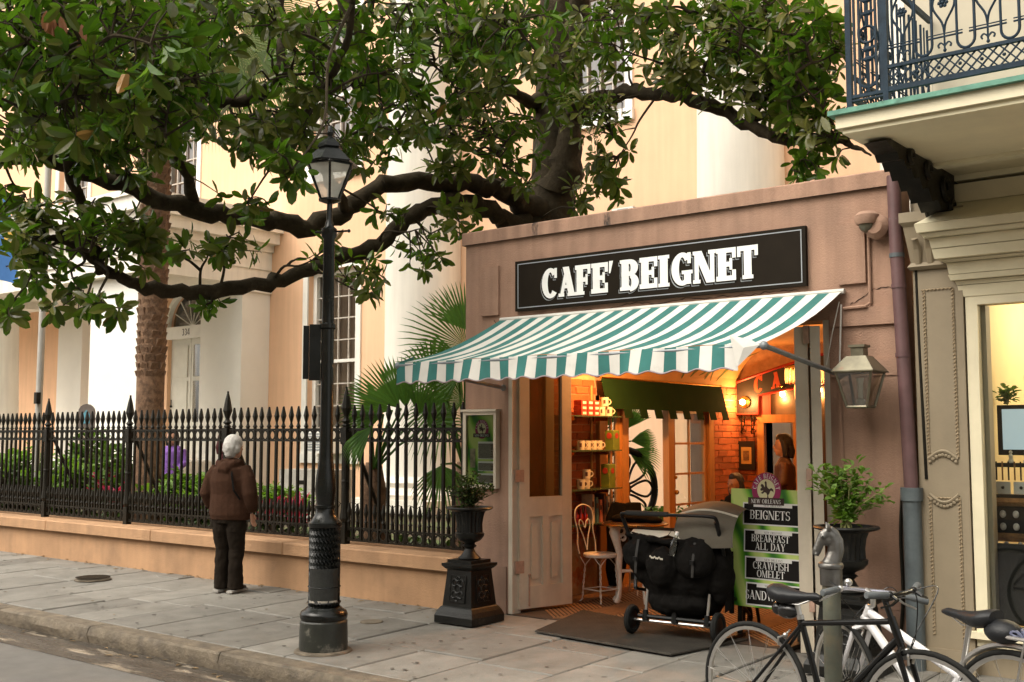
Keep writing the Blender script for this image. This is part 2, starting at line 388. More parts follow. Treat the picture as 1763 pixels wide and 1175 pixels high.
m_peach_wall = mat('peach_stucco_low', (0.45, 0.262, 0.140), 0.85, 0.16, 2, 0.4, 60, streak=0.10, col2=(0.31, 0.185, 0.105), c2lo=0.52, c2hi=0.8, c2scale=1.5)
m_pink = mat('pink_stucco', (0.37, 0.222, 0.152), 0.86, 0.10, 2.5, 0.45, 70, streak=0.20, col2=(0.285, 0.175, 0.125), c2lo=0.48, c2hi=0.72, c2scale=1.6)
m_cap = mat('weathered_cap', (0.37, 0.222, 0.152), 0.88, 0.15, 4, 0.5, 60, streak=0.3, col2=(0.06, 0.045, 0.038), c2lo=0.60, c2hi=0.66, c2scale=3.5, stretch=(1, 1, 0.35))
m_pink_dk = mat('pink_stucco_base', (0.27, 0.165, 0.115), 0.86, 0.12, 3, 0.3, 60, streak=0.15)
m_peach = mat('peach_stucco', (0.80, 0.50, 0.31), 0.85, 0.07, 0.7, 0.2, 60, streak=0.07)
m_cream = mat('cream_stucco', (0.83, 0.78, 0.69), 0.8, 0.06, 0.7, 0.15, 60, streak=0.08)
m_white = mat('white_paint', (0.78, 0.76, 0.70), 0.6, 0.05, 5, 0.05, 40)
m_iron = mat('black_iron', (0.013, 0.011, 0.007), 0.42, 0.4, 12, 0.25, 90, spec=0.2, rvar=0.12)
m_iron2 = mat('green_black_iron', (0.007, 0.008, 0.007), 0.20, 0.4, 10, 0.10, 70, spec=0.38, rvar=0.06, col2=(0.035, 0.033, 0.027), c2lo=0.62, c2hi=0.8, c2scale=9)
m_blue_iron = mat('blue_grey_iron', (0.016, 0.030, 0.046), 0.5, 0.3, 14, 0.2, 90, spec=0.15)
m_taupe = mat('taupe_paint', (0.255, 0.205, 0.135), 0.65, 0.07, 5, 0.08, 50, streak=0.06)
m_butter = mat('butter_paint', (0.72, 0.65, 0.46), 0.55, 0.05, 6, 0.06, 40)
m_soffit = mat('soffit_paint', (0.84, 0.77, 0.54), 0.6, 0.07, 3, 0.08, 40)
m_verdigris = mat('verdigris_copper', (0.11, 0.27, 0.20), 0.7, 0.25, 10, 0.3, 40, col2=(0.06, 0.14, 0.10), c2lo=0.6, c2hi=0.7, c2scale=9)
m_shopwall = mat('pale_wall', (0.47, 0.41, 0.31), 0.75, 0.05, 3, 0.06, 30)
m_doorpaint = mat('door_paint', (0.60, 0.53, 0.42), 0.55, 0.08, 6, 0.12, 45, streak=0.10, col2=(0.50, 0.42, 0.32), c2lo=0.6, c2hi=0.8, c2scale=5)
m_brick = mat('red_brick', (0.44, 0.125, 0.045), 0.85, 0.25, 14, 0.7, 45, rnd=0.30, col2=(0.48, 0.24, 0.12), c2lo=0.6, c2hi=0.85, c2scale=7)
m_mortar = mat('mortar', (0.50, 0.30, 0.18), 0.95, 0.2, 12, 0.5, 60)
m_cafe_cream = mat('cafe_cream_plaster', (0.50, 0.28, 0.11), 0.8, 0.1, 3, 0.1, 40)
m_wood = mat('honey_wood', (0.46, 0.22, 0.07), 0.45, 0.18, 3, 0.1, 30, stretch=(8, 8, 0.6))
m_glass = glass_mat('window_glass', (0.86, 0.90, 0.86), 0.04)
m_dkglass = glass_mat('old_window_glass', (0.62, 0.58, 0.52), 0.12)
m_doorglass = glass_mat('dark_reflection_door_glass', (0.16, 0.15, 0.12), 0.08)  # dark tint stands in for the street mirrored in the panes
m_black = mat('black_cloth', (0.008, 0.0075, 0.007), 0.95, 0.2, 15, 0.3, 60, spec=0.1)

# ------------------------------------------------------------------ ground, road, pavement
KY = 5.30                       # kerb front edge
def gz(y): return -0.02 * max(0.0, 7.7 - y)          # the pavement falls gently towards the kerb
KZ = gz(KY)
g = MB(); g.add([(-220, -220, -0.24), (220, -220, -0.24), (220, 260, -0.24), (-220, 260, -0.24)], [(0, 1, 2, 3)])
struct(g.build('ground', m_soil))
g = MB(); n = 40
g.add([(-200, -6.5, -0.14 + KZ), (200, -6.5, -0.14 + KZ), (200, KY - 0.42, -0.14 + KZ), (-200, KY - 0.42, -0.14 + KZ)], [(0, 1, 2, 3)])
road = struct(g.build('road', m_asphalt))
g = MB(); zg = -0.136 + KZ; g.add([(-200, KY - 0.46, zg), (200, KY - 0.46, zg), (200, KY + 0.02, zg), (-200, KY + 0.02, zg)], [(0, 1, 2, 3)])
struct(g.build('gutter', m_gutter))
g = MB(); g.add([(-200, KY + 0.1, -0.030 + KZ), (200, KY + 0.1, -0.030 + KZ), (200, 8.0, -0.030), (-200, 8.0, -0.030)], [(0, 1, 2, 3)])
pave = struct(g.build('pavement', m_joint))
pv = pave.location
# kerb stones, each its own rough block
kerb = struct(MB().box((-60, KY + 0.03, -0.15 + KZ), (30, KY + 0.14, -0.05 + KZ)).build('kerb', m_kerb))
x = -30.0; i = 0
while x < 6:
    L = random.uniform(1.5, 2.1); mb = MB()
    nseg = 6; vs = []; fs = []
    for k in range(nseg + 1):
        xx = x + 0.006 + (L - 0.012) * k / nseg
        j = [random.uniform(-0.008, 0.008) for _ in range(3)]
        vs += [(xx, KY + 0.012 + j[0], -0.15), (xx, KY - 0.006 + j[1], -0.07), (xx, KY + 0.004 + j[2], -0.016), (xx, KY + 0.022, 0.0), (xx, KY + 0.19, 0.002), (xx, KY + 0.19, -0.15)]
    for k in range(nseg):
        for q in range(5): a = k*6+q; fs.append((a, a+1, a+7, a+6))
    fs += [(0, 1, 2, 3, 4, 5), tuple(nseg*6 + q for q in (5, 4, 3, 2, 1, 0))]
    mb.add([(a_, b_, c_ + KZ) for a_, b_, c_ in vs], fs); mb.build('kerb_stone', m_kerb, kerb, smooth=True, angle=30)
    x += L
# flagstones in strips that run from the kerb to the wall
x = -24.0
while x < 2.5:
    w = random.choice([0.46, 0.52, 0.6, 0.7, 0.82]); y = KY + 0.20
    y += 0
    while y < 7.98:
        L = random.uniform(0.65, 1.25)
        if 7.98 - (y + L) < 0.35: L = 7.98 - y
        zt = random.uniform(-0.004, 0.004); t = random.uniform(-0.003, 0.003)
        mb = MB(); gx = random.uniform(0.004, 0.011)
        mb.bbox((x + gx, y + 0.006, -0.06), (x + w - gx * 0.6, y + L - 0.007, zt), 0.008)
        for p in mb.v:
            p.z += t * (p.x - x) / w + gz(p.y); p.x += random.uniform(-0.0025, 0.0025); p.y += random.uniform(-0.002, 0.002)
        mb.build('flagstone', m_slab, pave)
        y += L
    x += w
# iron covers let into the pavement
def grate(x, y, r, label, striped):
    t = thing('drain_cover', label, 'drain cover', (x, y, 0.004), 'iron covers in the pavement')
    MB().lathe([(r, 0.0), (r, 0.012), (r - 0.012, 0.015)], (x, y, 0.0), 28).build('rim', MATS['kerb_stone'], t)
    t.location.z += gz(y)
    if striped:
        for k in range(-5, 6):
            xx = x + k * r / 6; hh = math.sqrt(max(0.001, (r * 0.9) ** 2 - (xx - x) ** 2))
            MB().box((xx - 0.012, y - hh, 0.015), (xx + 0.012, y + hh, 0.020)).build('bar', m_iron, t)
grate(-11.55, 6.88, 0.20, 'round slotted iron drain cover in the pavement near the garden wall', True)
grate(-7.05, 6.85, 0.10, 'small round meter cover beside the black urn pedestal', False)

# ------------------------------------------------------------------ low garden wall and iron fence
gw = thing('garden_wall', 'low peach stucco wall with projecting coping under the iron fence', 'wall', (-13.5, 7.9, 0))
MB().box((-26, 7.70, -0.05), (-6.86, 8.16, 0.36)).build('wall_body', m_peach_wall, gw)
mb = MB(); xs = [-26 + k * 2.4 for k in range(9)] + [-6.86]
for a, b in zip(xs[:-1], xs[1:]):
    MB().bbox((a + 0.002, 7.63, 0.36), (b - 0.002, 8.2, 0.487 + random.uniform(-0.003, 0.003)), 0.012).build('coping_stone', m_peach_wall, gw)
g = MB(); g.add([(-60, 8.16, 0.30), (-6.9, 8.16, 0.30), (-6.9, 14.5, 0.30), (-60, 14.5, 0.30)], [(0, 1, 2, 3)])
struct(g.build('garden_bed', m_soil))

FY = 7.93
fence = thing('iron_fence', 'black cast iron fence with spear finials and ring bands on the low wall', 'fence', (-13, FY, 0.487))
fo = fence.location
def ring_mesh(name, rx, rz, w, d):
    mb = MB(); n = 12; vs = []; fs = []
    for k in range(n):
        a = 2 * math.pi * k / n; c, s_ = math.cos(a), math.sin(a)
        vs += [(rx*c, -d, rz*s_), ((rx-w)*c, -d, (rz-w)*s_), ((rx-w)*c, d, (rz-w)*s_), (rx*c, d, rz*s_)]
    for k in range(n):
        j = (k + 1) % n
        for q in range(4): fs.append((k*4+q, j*4+q, j*4+(q+1) % 4, k*4+(q+1) % 4))
    return mb.add(vs, fs).mesh(name, m_iron, fix=True)
me_ring = ring_mesh('ring', 0.053, 0.057, 0.0145, 0.006)
def spear(z0, z1, r, fin):
    """square bar with collar and leaf-shaped spear head"""
    mb = MB(); mb.frust((0, 0, 0), [(r, r, z0), (r, r, z1 - fin)])
    b = z1 - fin
    mb.lathe([(r*1.2, b), (r*2.0, b + fin*0.07), (r*1.2, b + fin*0.16), (r*0.9, b + fin*0.25), (r*2.3, b + fin*0.56), (r*1.4, b + fin*0.80), (r*0.7, b + fin)], (0, 0, 0), 6)
    return mb
me_bar = spear(0.52 - 0.487, 1.92 - 0.487, 0.0135, 0.235).mesh('bar', m_iron, fix=True)
me_dog = spear(0.66 - 0.487, 0.905 - 0.487, 0.0115, 0.20).mesh('short_bar', m_iron, fix=True)
mbp = MB(); zb = -0.487
mbp.frust((0, 0, 0), [(0.038, 0.038, 0.0), (0.038, 0.038, 0.21), (0.03, 0.03, 0.215), (0.03, 0.03, 1.02), (0.042, 0.042, 1.03), (0.042, 0.042, 1.20), (0.03, 0.03, 1.205)])
mbp.lathe([(0.03, 1.20), (0.045, 1.22), (0.028, 1.24), (0.05, 1.265), (0.028, 1.29), (0.024, 1.31), (0.054, 1.40), (0.03, 1.53), (0.012, 1.60), (0.012, 1.625)], (0, 0, 0), 8)
mbp.lathe([(0.040, 0.22), (0.058, 0.26), (0.046, 0.36), (0.036, 0.62), (0.044, 0.64), (0.036, 0.66), (0.034, 1.02)], (0, 0, 0), 10)
me_post = mbp.mesh('fence_post', m_iron, smooth=False, fix=True)
mbr = MB().tube([(0.03, 0.05, 1.12), (0.10, 0.62, -0.12)], 0.022, 6)
me_brace = mbr.mesh('brace', m_iron, fix=True)
posts = [-6.62 - 2.0 * k + 0.06 for k in range(0, 10)]
posts = [-8.57, -10.57, -12.57, -14.57, -16.57, -18.57, -20.57, -22.57, -24.57]
for z, hz in ((1.667, 0.012), (1.545, 0.011), (0.655, 0.011), (0.53, 0.011)):
    MB().box((-25.5, FY - 0.012, z - hz * .85), (-6.86, FY + 0.012, z + hz * .85)).build('rail', m_iron, fence)
for x in posts:
    inst('fence_post', me_post, fence, (x - fo.x, 0, 0)); inst('brace', me_brace, fence, (x - fo.x, 0, 0))
step = 2.0 / 16
k = 0; x = -8.57 + 13 * step
far = [MB(), MB(), MB()]
while x > -20.7:
    if not any(abs(x - p) < 0.05 for p in posts):
        jx = random.uniform(-0.004, 0.004)
        inst('bar', me_bar, fence, (x + jx - fo.x, 0, 0), (0, random.uniform(-0.004, 0.004), random.uniform(-0.2, 0.2)))
        inst('short_bar', me_dog, fence, (x - step/2 - fo.x, 0.0, 0))
        for z in (1.606, 0.592): inst('ring', me_ring, fence, (x - step/2 - fo.x, -0.002, z - 0.487))
    else:
        for z in (1.606, 0.592): inst('ring', me_ring, fence, (x - step/2 - fo.x, -0.002, z - 0.487))
    x -= step

# ------------------------------------------------------------------ helper: a wall sheet with openings
def wall_open(mb, x0, x1, z0, z1, ops, y0, y1, mi=0):
    xs = sorted({x0, x1, *[v for o in ops for v in (o[0], o[1]) if x0 < v < x1]}); zs = sorted({z0, z1, *[v for o in ops for v in (o[2], o[3]) if z0 < v < z1]})
    for a, b in zip(xs[:-1], xs[1:]):
        run = None
        for c, d in zip(zs[:-1], zs[1:]):
            mx, mz = (a + b) / 2, (c + d) / 2
            if not any(o[0] < mx < o[1] and o[2] < mz < o[3] for o in ops):
                mb.box((a, y0, c), (b, y1, d), mi)
    return mb

# ------------------------------------------------------------------ the big peach building behind the garden
BY = 14.5
bld = thing('columned_building', 'large peach stucco building with white columns behind the garden', 'building', (-16, BY, 0.3))
wins = [(-16.80, -15.42, 1.25, 4.85), (-16.80, -15.42, 6.8, 9.9), (-10.5, -9.3, 6.75, 9.9), (-26.5, -25.1, 6.8, 9.9), (-22.0, -20.6, 6.8, 9.9)]
door_o = (-21.55, -20.05, 1.1, 4.85)   # the porch floor is four steps up
wall_open(MB(), -60, 9, 0.0, 13.5, wins + [door_o], BY, BY + 0.45).build('wall', m_peach, bld)
MB().box((-60, BY + 0.5, 13.3), (9, BY + 9, 13.5)).build('roof', m_cream, bld)
m_roomdk = mat('dim_room', (0.05, 0.045, 0.04), 0.9, 0.2, 2)
m_curtain = mat('faded_curtain', (0.50, 0.38, 0.31), 0.9, 0.25, 2, stretch=(14, 1, 0.6))
m_muntin = mat('aged_muntin', (0.50, 0.45, 0.39), 0.6, 0.1, 8)
def sash(o, cols, rows, parent, y, light=False):
    x0, x1, z0, z1 = o
    w = MB(); f = 0.10
    w.box((x0, y, z0), (x0 + f, y + 0.2, z1)); w.box((x1 - f, y, z0), (x1, y + 0.2, z1)); w.box((x0 + f, y, z1 - f), (x1 - f, y + 0.2, z1)); w.box((x0 + f, y, z0), (x1 - f, y + 0.2, z0 + f * 0.8))
    w.box((x0 + f, y - 0.02, (z0 + z1) / 2 - 0.03), (x1 - f, y + 0.1, (z0 + z1) / 2 + 0.03))
    wo = w.build('window', m_white, parent)
    ax0, ax1, az0, az1 = x0 + f, x1 - f, z0 + f * 0.8, z1 - f
    for c in range(1, cols):
        xx = lerp(ax0, ax1, c / cols); MB().box((xx - 0.012, y + 0.04, az0), (xx + 0.012, y + 0.075, az1)).build('muntin', m_muntin, wo)
    for r in range(1, rows):
        if r * 2 == rows: continue
        zz = lerp(az0, az1, r / rows); MB().box((ax0, y + 0.045, zz - 0.012), (ax1, y + 0.08, zz + 0.012)).build('muntin', m_muntin, wo)
    MB().add([(ax0, y + 0.09, az0), (ax1, y + 0.09, az0), (ax1, y + 0.09, az1), (ax0, y + 0.09, az1)], [(0, 1, 2, 3)]).build('pane', m_dkglass, wo, fix=False)
    MB().add([(ax0 - .1, y + 0.3, az0 - .1), (ax1 + .1, y + 0.3, az0 - .1), (ax1 + .1, y + 0.3, az1 + .1), (ax0 - .1, y + 0.3, az1 + .1)], [(0, 1, 2, 3)]).build('curtain', m_curtain, wo, fix=False)
    return wo
for o in wins[:1] + wins[1:]:
    wo = sash(o, 4, 8 if o[2] < 3 else 6, bld, BY + 0.12)
    x0, x1, z0, z1 = o
    mb = MB()
    mb.box((x0 - 0.16, BY - 0.07, z0 - 0.18), (x1 + 0.16, BY - 0.001, z0)); mb.build('window_sill', m_white, bld)
    mb = MB(); mb.box((x0 - 0.14, BY - 0.035, z0), (x0 - 0.002, BY - 0.001, z1)); mb.box((x1 + 0.002, BY - 0.035, z0), (x1 + 0.14, BY - 0.001, z1)); mb.box((x0 - 0.14, BY - 0.04, z1 + 0.002), (x1 + 0.14, BY - 0.001, z1 + 0.16)); mb.build('window_surround', m_white, bld)
def big_column(x, y, r, z0, z1, label=None):
    mb = MB(); H = z1 - z0
    mb.frust((x, y, z0), [(r*1.35, r*1.35, 0), (r*1.35, r*1.35, 0.22)])
    mb.lathe([(r*1.25, 0.22), (r*1.3, 0.30), (r*1.12, 0.42), (r*1.18, 0.5), (r*1.02, 0.6), (r, 0.8), (r*0.99, H*0.4), (r*0.87, H - 0.5), (r*0.95, H - 0.42), (r*0.9, H - 0.38), (r*1.15, H - 0.2), (r*1.2, H - 0.18)], (x, y, z0), 36)
    mb.frust((x, y, z0), [(r*1.25, r*1.25, H - 0.18), (r*1.25, r*1.25, H)])
    return mb.build('column', m_cream, bld, smooth=True)
big_column(-13.42, BY - 0.25, 0.70, 0.3, 12.2); big_column(-7.2, BY - 0.25, 0.63, 0.3, 12.2); big_column(-4.6, BY - 0.25, 0.55, 0.3, 12.2)
mb = MB(); mb.box((-15, BY - 1.2, 12.2), (9, BY - 0.002, 12.9)); mb.box((-15.2, BY - 1.5, 12.9), (9, BY - 0.002, 13.3)); mb.build('entablature', m_cream, bld)
# entrance porch: piers, corner pillar, round column, entablature
ax0 = at_y(342, 700, 13.8).x; ax1 = -18.0
dx0 = at_y(173, 650, 12.0).x; dx1 = -18.15
cx0 = at_y(98, 650, 13.8).x; cx1 = at_y(139, 650, 13.8).x
m_pier = mat('porch_pier', (0.83, 0.80, 0.73), 0.8, 0.05, 1.0, 0.1, 60)
MB().box((ax0, 13.8, 0.3), (ax1, BY - 0.002, 4.5)).build('pier', m_pier, bld)
mb = MB(); mb.box((ax0 - 0.06, 13.74, 4.5), (ax1 + 0.06, BY - 0.002, 4.65)); mb.build('pier_capital', m_cream, bld)
MB().box((cx0, 13.8, 0.3), (cx1, BY - 0.002, 4.65)).build('pier', m_pier, bld)
MB().box((dx0, 11.75, 0.3), (dx1, 11.98, 4.65)).build('pillar', m_pier, bld)
big_column(at_y(-6, 600, 12.2).x, 12.2, 0.52, 0.3, 4.65)
def beam(prof, name, m):
    for i, (d, z0, z1) in enumerate(prof):
        mb = MB(); mb.box((-44, 11.55 - d, z0), (-18.0 + d, 12.9, z1)); mb.box((-19.2, 12.9, z0), (-18.0 + d, BY - 0.002, z1)); mb.build(name, m, bld)
beam([(0.0, 4.65, 4.98), (0.04, 4.98, 5.35), (0.10, 5.35, 5.50), (0.28, 5.50, 5.72), (0.40, 5.72, 5.98), (0.46, 5.98, 6.1)], 'porch_entablature', m_cream)
MB().box((-44, 12.9, 4.8), (-19.2, BY - 0.002, 4.9)).build('porch_ceiling', m_cream, bld)
# arched doorway with the street number
MB().box((-44, 11.6, 0.3), (-18.1, BY - 0.002, 1.1)).build('porch_floor', m_cream, bld)

dx = (door_o[0] + door_o[1]) / 2
dr = MB(); dr.box((door_o[0], BY + 0.10, 1.1), (dx - 0.01, BY + 0.16, 3.75)); dr.box((dx + 0.01, BY + 0.10, 1.1), (door_o[1], BY + 0.16, 3.75))
dob = dr.build('entrance_door', mat('door_white', (0.62, 0.60, 0.52), 0.6, 0.06, 6), bld)
for sx in (-1, 1):
    c = dx + sx * 0.37
    for z0, z1 in ((1.25, 1.8), (1.9, 2.8), (2.9, 3.6)):
        (MB().box((c - 0.26, BY + 0.075, z0), (c + 0.26, BY + 0.098, z1))).build('door_panel', MATS['door_white'] if sx < 0 or z0 < 1.5 else m_dkglass, dob)
MB().sphere((dx - 0.62, BY + 0.03, 2.25), 0.03).tube([(dx - 0.62, BY + 0.03, 2.25), (dx - 0.62, BY + 0.03, 2.4)], 0.012).build('door_handle', m_iron, dob)
tb = MB().box((door_o[0], BY - 0.05, 3.75), (door_o[1], BY + 0.16, 4.02)).build('door_transom_bar', m_white, bld)
nb = MB(); SERIF3 = Font(0.15, 0.1, 0.0, 0.05, 0.2)
def num334(mb, fn, h):
    x = -0.9
    for ch in '334':
        q = []; mb = MB()
        if ch == '3': q = [SERIF3.arc(0.25, 0.74, 0.25, 0.26, -90, 150), SERIF3.arc(0.25, 0.26, 0.27, 0.27, -150, 90)]
        else: q = [SERIF3.rect(0.35, 0, 0.47, 1), SERIF3.rect(0, 0.22, 0.58, 0.32), SERIF3.dia(0.0, 0.3, 0.32, 1, 0.12)]
        for i, pc in enumerate(q):
            for poly in pc: mb.add([fn((x + u) * h, v * h, 0.0006 * i) for u, v in poly], [(0, 1, 2, 3)])
        mb.build('digit', m_iron, tb, fix=False); x += 0.66
num334(None, lambda u, v, d: (dx - 0.02 + u, BY - 0.052 - d, 3.81 + v), 0.15)
fan = MB(); n = 14; arcp = [(dx + 0.74 * math.cos(math.pi * k / n), 4.02 + 0.74 * math.sin(math.pi * k / n)) for k in range(n + 1)]
fan.prism(arcp, lambda u, v, d: (u, d, v), BY + 0.12, BY + 0.14); fo2 = fan.build('fanlight', m_dkglass, bld)
for k in range(0, n + 1, 2):
    a = math.pi * k / n; MB().tube([(dx, BY + 0.11, 4.02), (dx + 0.74 * math.cos(a), BY + 0.11, 4.02 + 0.74 * math.sin(a))], 0.014, 4).build('fan_bar', m_white, fo2)
MB().torus((dx, BY + 0.02, 4.02), 0.80, 0.075, 20, 4, a0=0, a1=math.pi).build('door_arch', m_white, bld)
sp = MB()     # wall spandrels that close the corners above the round arch
for sgn in (-1, 1):
    pts = [(dx + sgn * 0.75, 4.02)] + [(dx + sgn * 0.75 * math.cos(math.pi/2 * k / 7), 4.02 + 0.8 * math.sin(math.pi/2 * k / 7)) for k in range(1, 8)] + [(dx, 4.85), (dx + sgn * 0.75, 4.85)]
    sp.prism(pts, lambda u, v, d: (u, d, v), BY + 0.004, BY + 0.3)
sp.build('door_spandrel', m_peach, bld)

# ------------------------------------------------------------------ houses across the street, behind the photographer
for i, (x0, x1, hh, c) in enumerate(((-46, -27, 7.2, (0.42, 0.34, 0.24)), (-27, -12.5, 6.9, (0.36, 0.22, 0.16)), (-12.5, 3, 7.4, (0.46, 0.38, 0.26)), (3, 22, 7.0, (0.40, 0.36, 0.30)))):
    hs_ = thing('town_house', ['tan', 'brick red', 'buff', 'grey'][i] + ' stucco town house across the street', 'building', ((x0 + x1) / 2, -7.5, -0.1), 'houses across the street')
    mh = mat('house_stucco', c, 0.85, 0.1, 1.5, 0.2, 40)
    nw = int((x1 - x0) // 2.6); ops = []
    for k in range(nw):
        xc = x0 + (k + 0.5) * (x1 - x0) / nw
        ops += [(xc - 0.55, xc + 0.55, 0.2, 2.7), (xc - 0.5, xc + 0.5, 4.2, 6.6)]
    wall_open(MB(), x0, x1, -0.2, hh, ops, -8.0, -7.5).build('wall', mh, hs_)
    MB().box((x0, -18, hh - 0.2), (x1, -8.01, hh)).build('roof', mh, hs_); MB().box((x0 - 0.1, -7.9, hh), (x1 + 0.1, -7.2, hh + 0.3)).build('cornice', m_white, hs_)
    for o in ops:
        wo = MB().box((o[0], -7.9, o[2]), (o[1], -7.8, o[3])).build('shutter', mat('house_shutter', (0.05, 0.09, 0.07), 0.6), hs_) if o[2] < 1 else MB().box((o[0], -7.9, o[2]), (o[1], -7.86, o[3])).build('window', m_dkglass, hs_)
struct(MB().box((-200, -7.5, -0.2), (200, -6.0, KZ)).build('far_pavement', m_slab))

# ------------------------------------------------------------------ the cafe
CY = 7.85
XL, XR = -6.85, -2.74             # outer corners of the front
OL, OR = -6.33, -3.27             # the wide doorway
IX = -6.55                        # inner face of the left wall
BKY = 12.8                        # inner face of the back wall
cafe = thing('cafe_building', 'small one storey pink stucco cafe with a wide open doorway', 'building', (-4.8, CY, 0))
w = MB(); wall_open(w, XL, XR, 0.0, 3.40, [(OL, OR, -1, 2.46)], CY, CY + 0.28)
for p in w.v: pass
front = w.build('front_wall', m_pink, cafe)
MB().bbox((XL - 0.03, CY - 0.035, 3.40), (XR + 0.0, CY + 0.32, 3.52), 0.01).build('parapet_cap', m_cap, cafe)
MB().box((XL, CY - 0.012, 0.0), (OL - 0.02, CY - 0.0005, 0.42)).build('plinth', m_pink_dk, cafe)
MB().box((OR + 0.03, CY - 0.012, 0.0), (XR, CY - 0.0005, 0.38)).build('plinth', m_pink, cafe)
for z0, z1 in ((2.40, 2.53), (2.03, 2.15)):
    MB().box((OR + 0.02, CY - 0.028, z0), (XR + 0.002, CY - 0.0005, z1)).build('wall_band', m_pink, cafe)
MB().box((OR + 0.06, CY - 0.02, 0.38), (XR + 0.002, CY - 0.0006, 2.03)).build('wall_pilaster', m_pink, cafe)
MB().box((-6.64, CY - 0.03, 2.71), (-6.43, CY - 0.0005, 3.17)).build('wall_panel', m_pink, cafe)
MB().box((-3.18, CY - 0.03, 2.71), (-2.97, CY - 0.0005, 3.16)).build('wall_panel', m_pink, cafe)
# side, back and roof
MB().box((XL, CY + 0.28, 0), (XL + 0.04, BKY + 0.3, 3.2)).build('outer_side_wall', m_pink, cafe) if False else None
dY0, dY1 = 9.62, 12.08            # french door opening in the left wall
side = MB()
for a, b, z0, z1 in ((CY + 0.28, dY0, 0, 3.2), (dY1, BKY + 0.3, 0, 3.2), (dY0, dY1, 2.02, 3.2)):
    side.box((XL, a, z0), (IX - 0.03, b, z1))
side.build('side_wall', m_pink, cafe)
MB().box((XL + 0.02, CY + 0.3, 3.05), (XR, BKY + 0.6, 3.15)).build('roof', mat('roof_felt', (0.12, 0.11, 0.10), 0.9, 0.2, 4), cafe)  # stops short: rear room left open above to let sky light in
MB().box((-3.2, CY + 0.28, 0), (XR, BKY + 4, 3.05)).build('party_wall', m_cafe_cream, cafe)
MB().box((-6.2, BKY + 3.5, 0), (-3.2, BKY + 3.7, 3.05)).build('rear_wall', mat('pale_blue_wall', (0.42, 0.45, 0.43), 0.8, 0.06, 2), cafe)
ceil = MB(); ceil.box((IX + 0.55, CY + 0.28, 2.72), (-3.2, BKY + 0.5, 2.80))
n = 8                            # cove that curves from the left wall into the ceiling
for k in range(n):
    a0, a1 = math.pi/2 * k / n, math.pi/2 * (k + 1) / n
    P = [(IX + 0.55 - 0.55 * math.cos(a), 2.22 + 0.5 * math.sin(a)) for a in (a0, a1)]
    ceil.add([(P[0][0], CY + 0.28, P[0][1]), (P[0][0], BKY, P[0][1]), (P[1][0], BKY, P[1][1]), (P[1][0], CY + 0.28, P[1][1])], [(0, 1, 2, 3)])
ceiling = ceil.build('ceiling', m_cafe_cream, cafe, fix=False)
m_leafpaint = mat('painted_leaf', (0.10, 0.13, 0.03), 0.8, 0.2, 6)
def cove_pt(y, a, off=0.004): return Vector((IX + 0.55 - (0.55 - off) * math.cos(a), y, 2.22 + (0.5 - off) * math.sin(a)))
for y0, a0, L, lean, wd in ((11.35, 0.10, 0.75, 0.5, 0.10), (11.55, 0.15, 0.6, 0.9, 0.08), (11.9, 0.12, 0.85, 0.7, 0.11), (12.05, 0.1, 0.55, 0.2, 0.05), (11.75, 0.2, 0.5, 1.2, 0.05), (9.9, 0.1, 0.3, 0.4, 0.03), (10.05, 0.1, 0.34, 0.8, 0.04), (10.0, 0.15, 0.2, -0.5, 0.05), (12.2, 0.1, 0.8, 0.9, 0.07)):
    vs = []; m_ = 8
    for k in range(m_ + 1):
        t = k / m_; y = y0 + L * t * math.sin(lean); a = a0 + L * t * math.cos(lean) / 0.52; hw = wd * math.sin(math.pi * min(0.98, t * 0.9 + 0.06)) / 2
        vs += [cove_pt(y - hw * math.cos(lean), a + hw), cove_pt(y + hw * math.cos(lean), a - hw)]
    MB().add(vs, [(2*k, 2*k+1, 2*k+3, 2*k+2) for k in range(m_)]).build('painted_leaf', m_leafpaint, ceiling, fix=False)
# floor of narrow herringbone tiles
struct(MB().box((IX - 0.2, CY - 0.0, -0.03), (-3.2, BKY + 3.5, 0.006)).build('cafe_floor', mat('floor_grout', (0.045, 0.03, 0.02), 0.8, 0.2, 10)))
hb = MB(); Lt, Wt = 0.42, 0.021
px_, py_ = Lt * 0.7071, Wt * 2.3
yy = CY + 0.05; row = 0
bw = 0.34
x = IX
while x < -3.3:
    sgn = 1 if row % 2 == 0 else -1; row += 1
    y = CY - 0.3
    while y < 12.0:
        # oblique plank across the band [x, x+bw], leaning with sgn
        a = Vector((x + 0.004, y, 0.010)); b = Vector((x + bw - 0.004, y + sgn * bw * 0.9, 0.010)); wv = Vector((0, 0.030, 0))
        if min(a.y, b.y) > CY + 0.02 and max(a.y, b.y) < 12.7:
            hb.hexa([a - Vector((0, 0, .006)), b - Vector((0, 0, .006)), b + wv - Vector((0, 0, .006)), a + wv - Vector((0, 0, .006)), a, b, b + wv, a + wv])
        y += 0.056
    x += bw
tag(hb.build('floor_tile', mat('floor_tile', (0.22, 0.115, 0.05), 0.55, 0.25, 20), None), 'narrow tan tiles laid in a zigzag on the cafe floor', 'tile', kind='stuff')

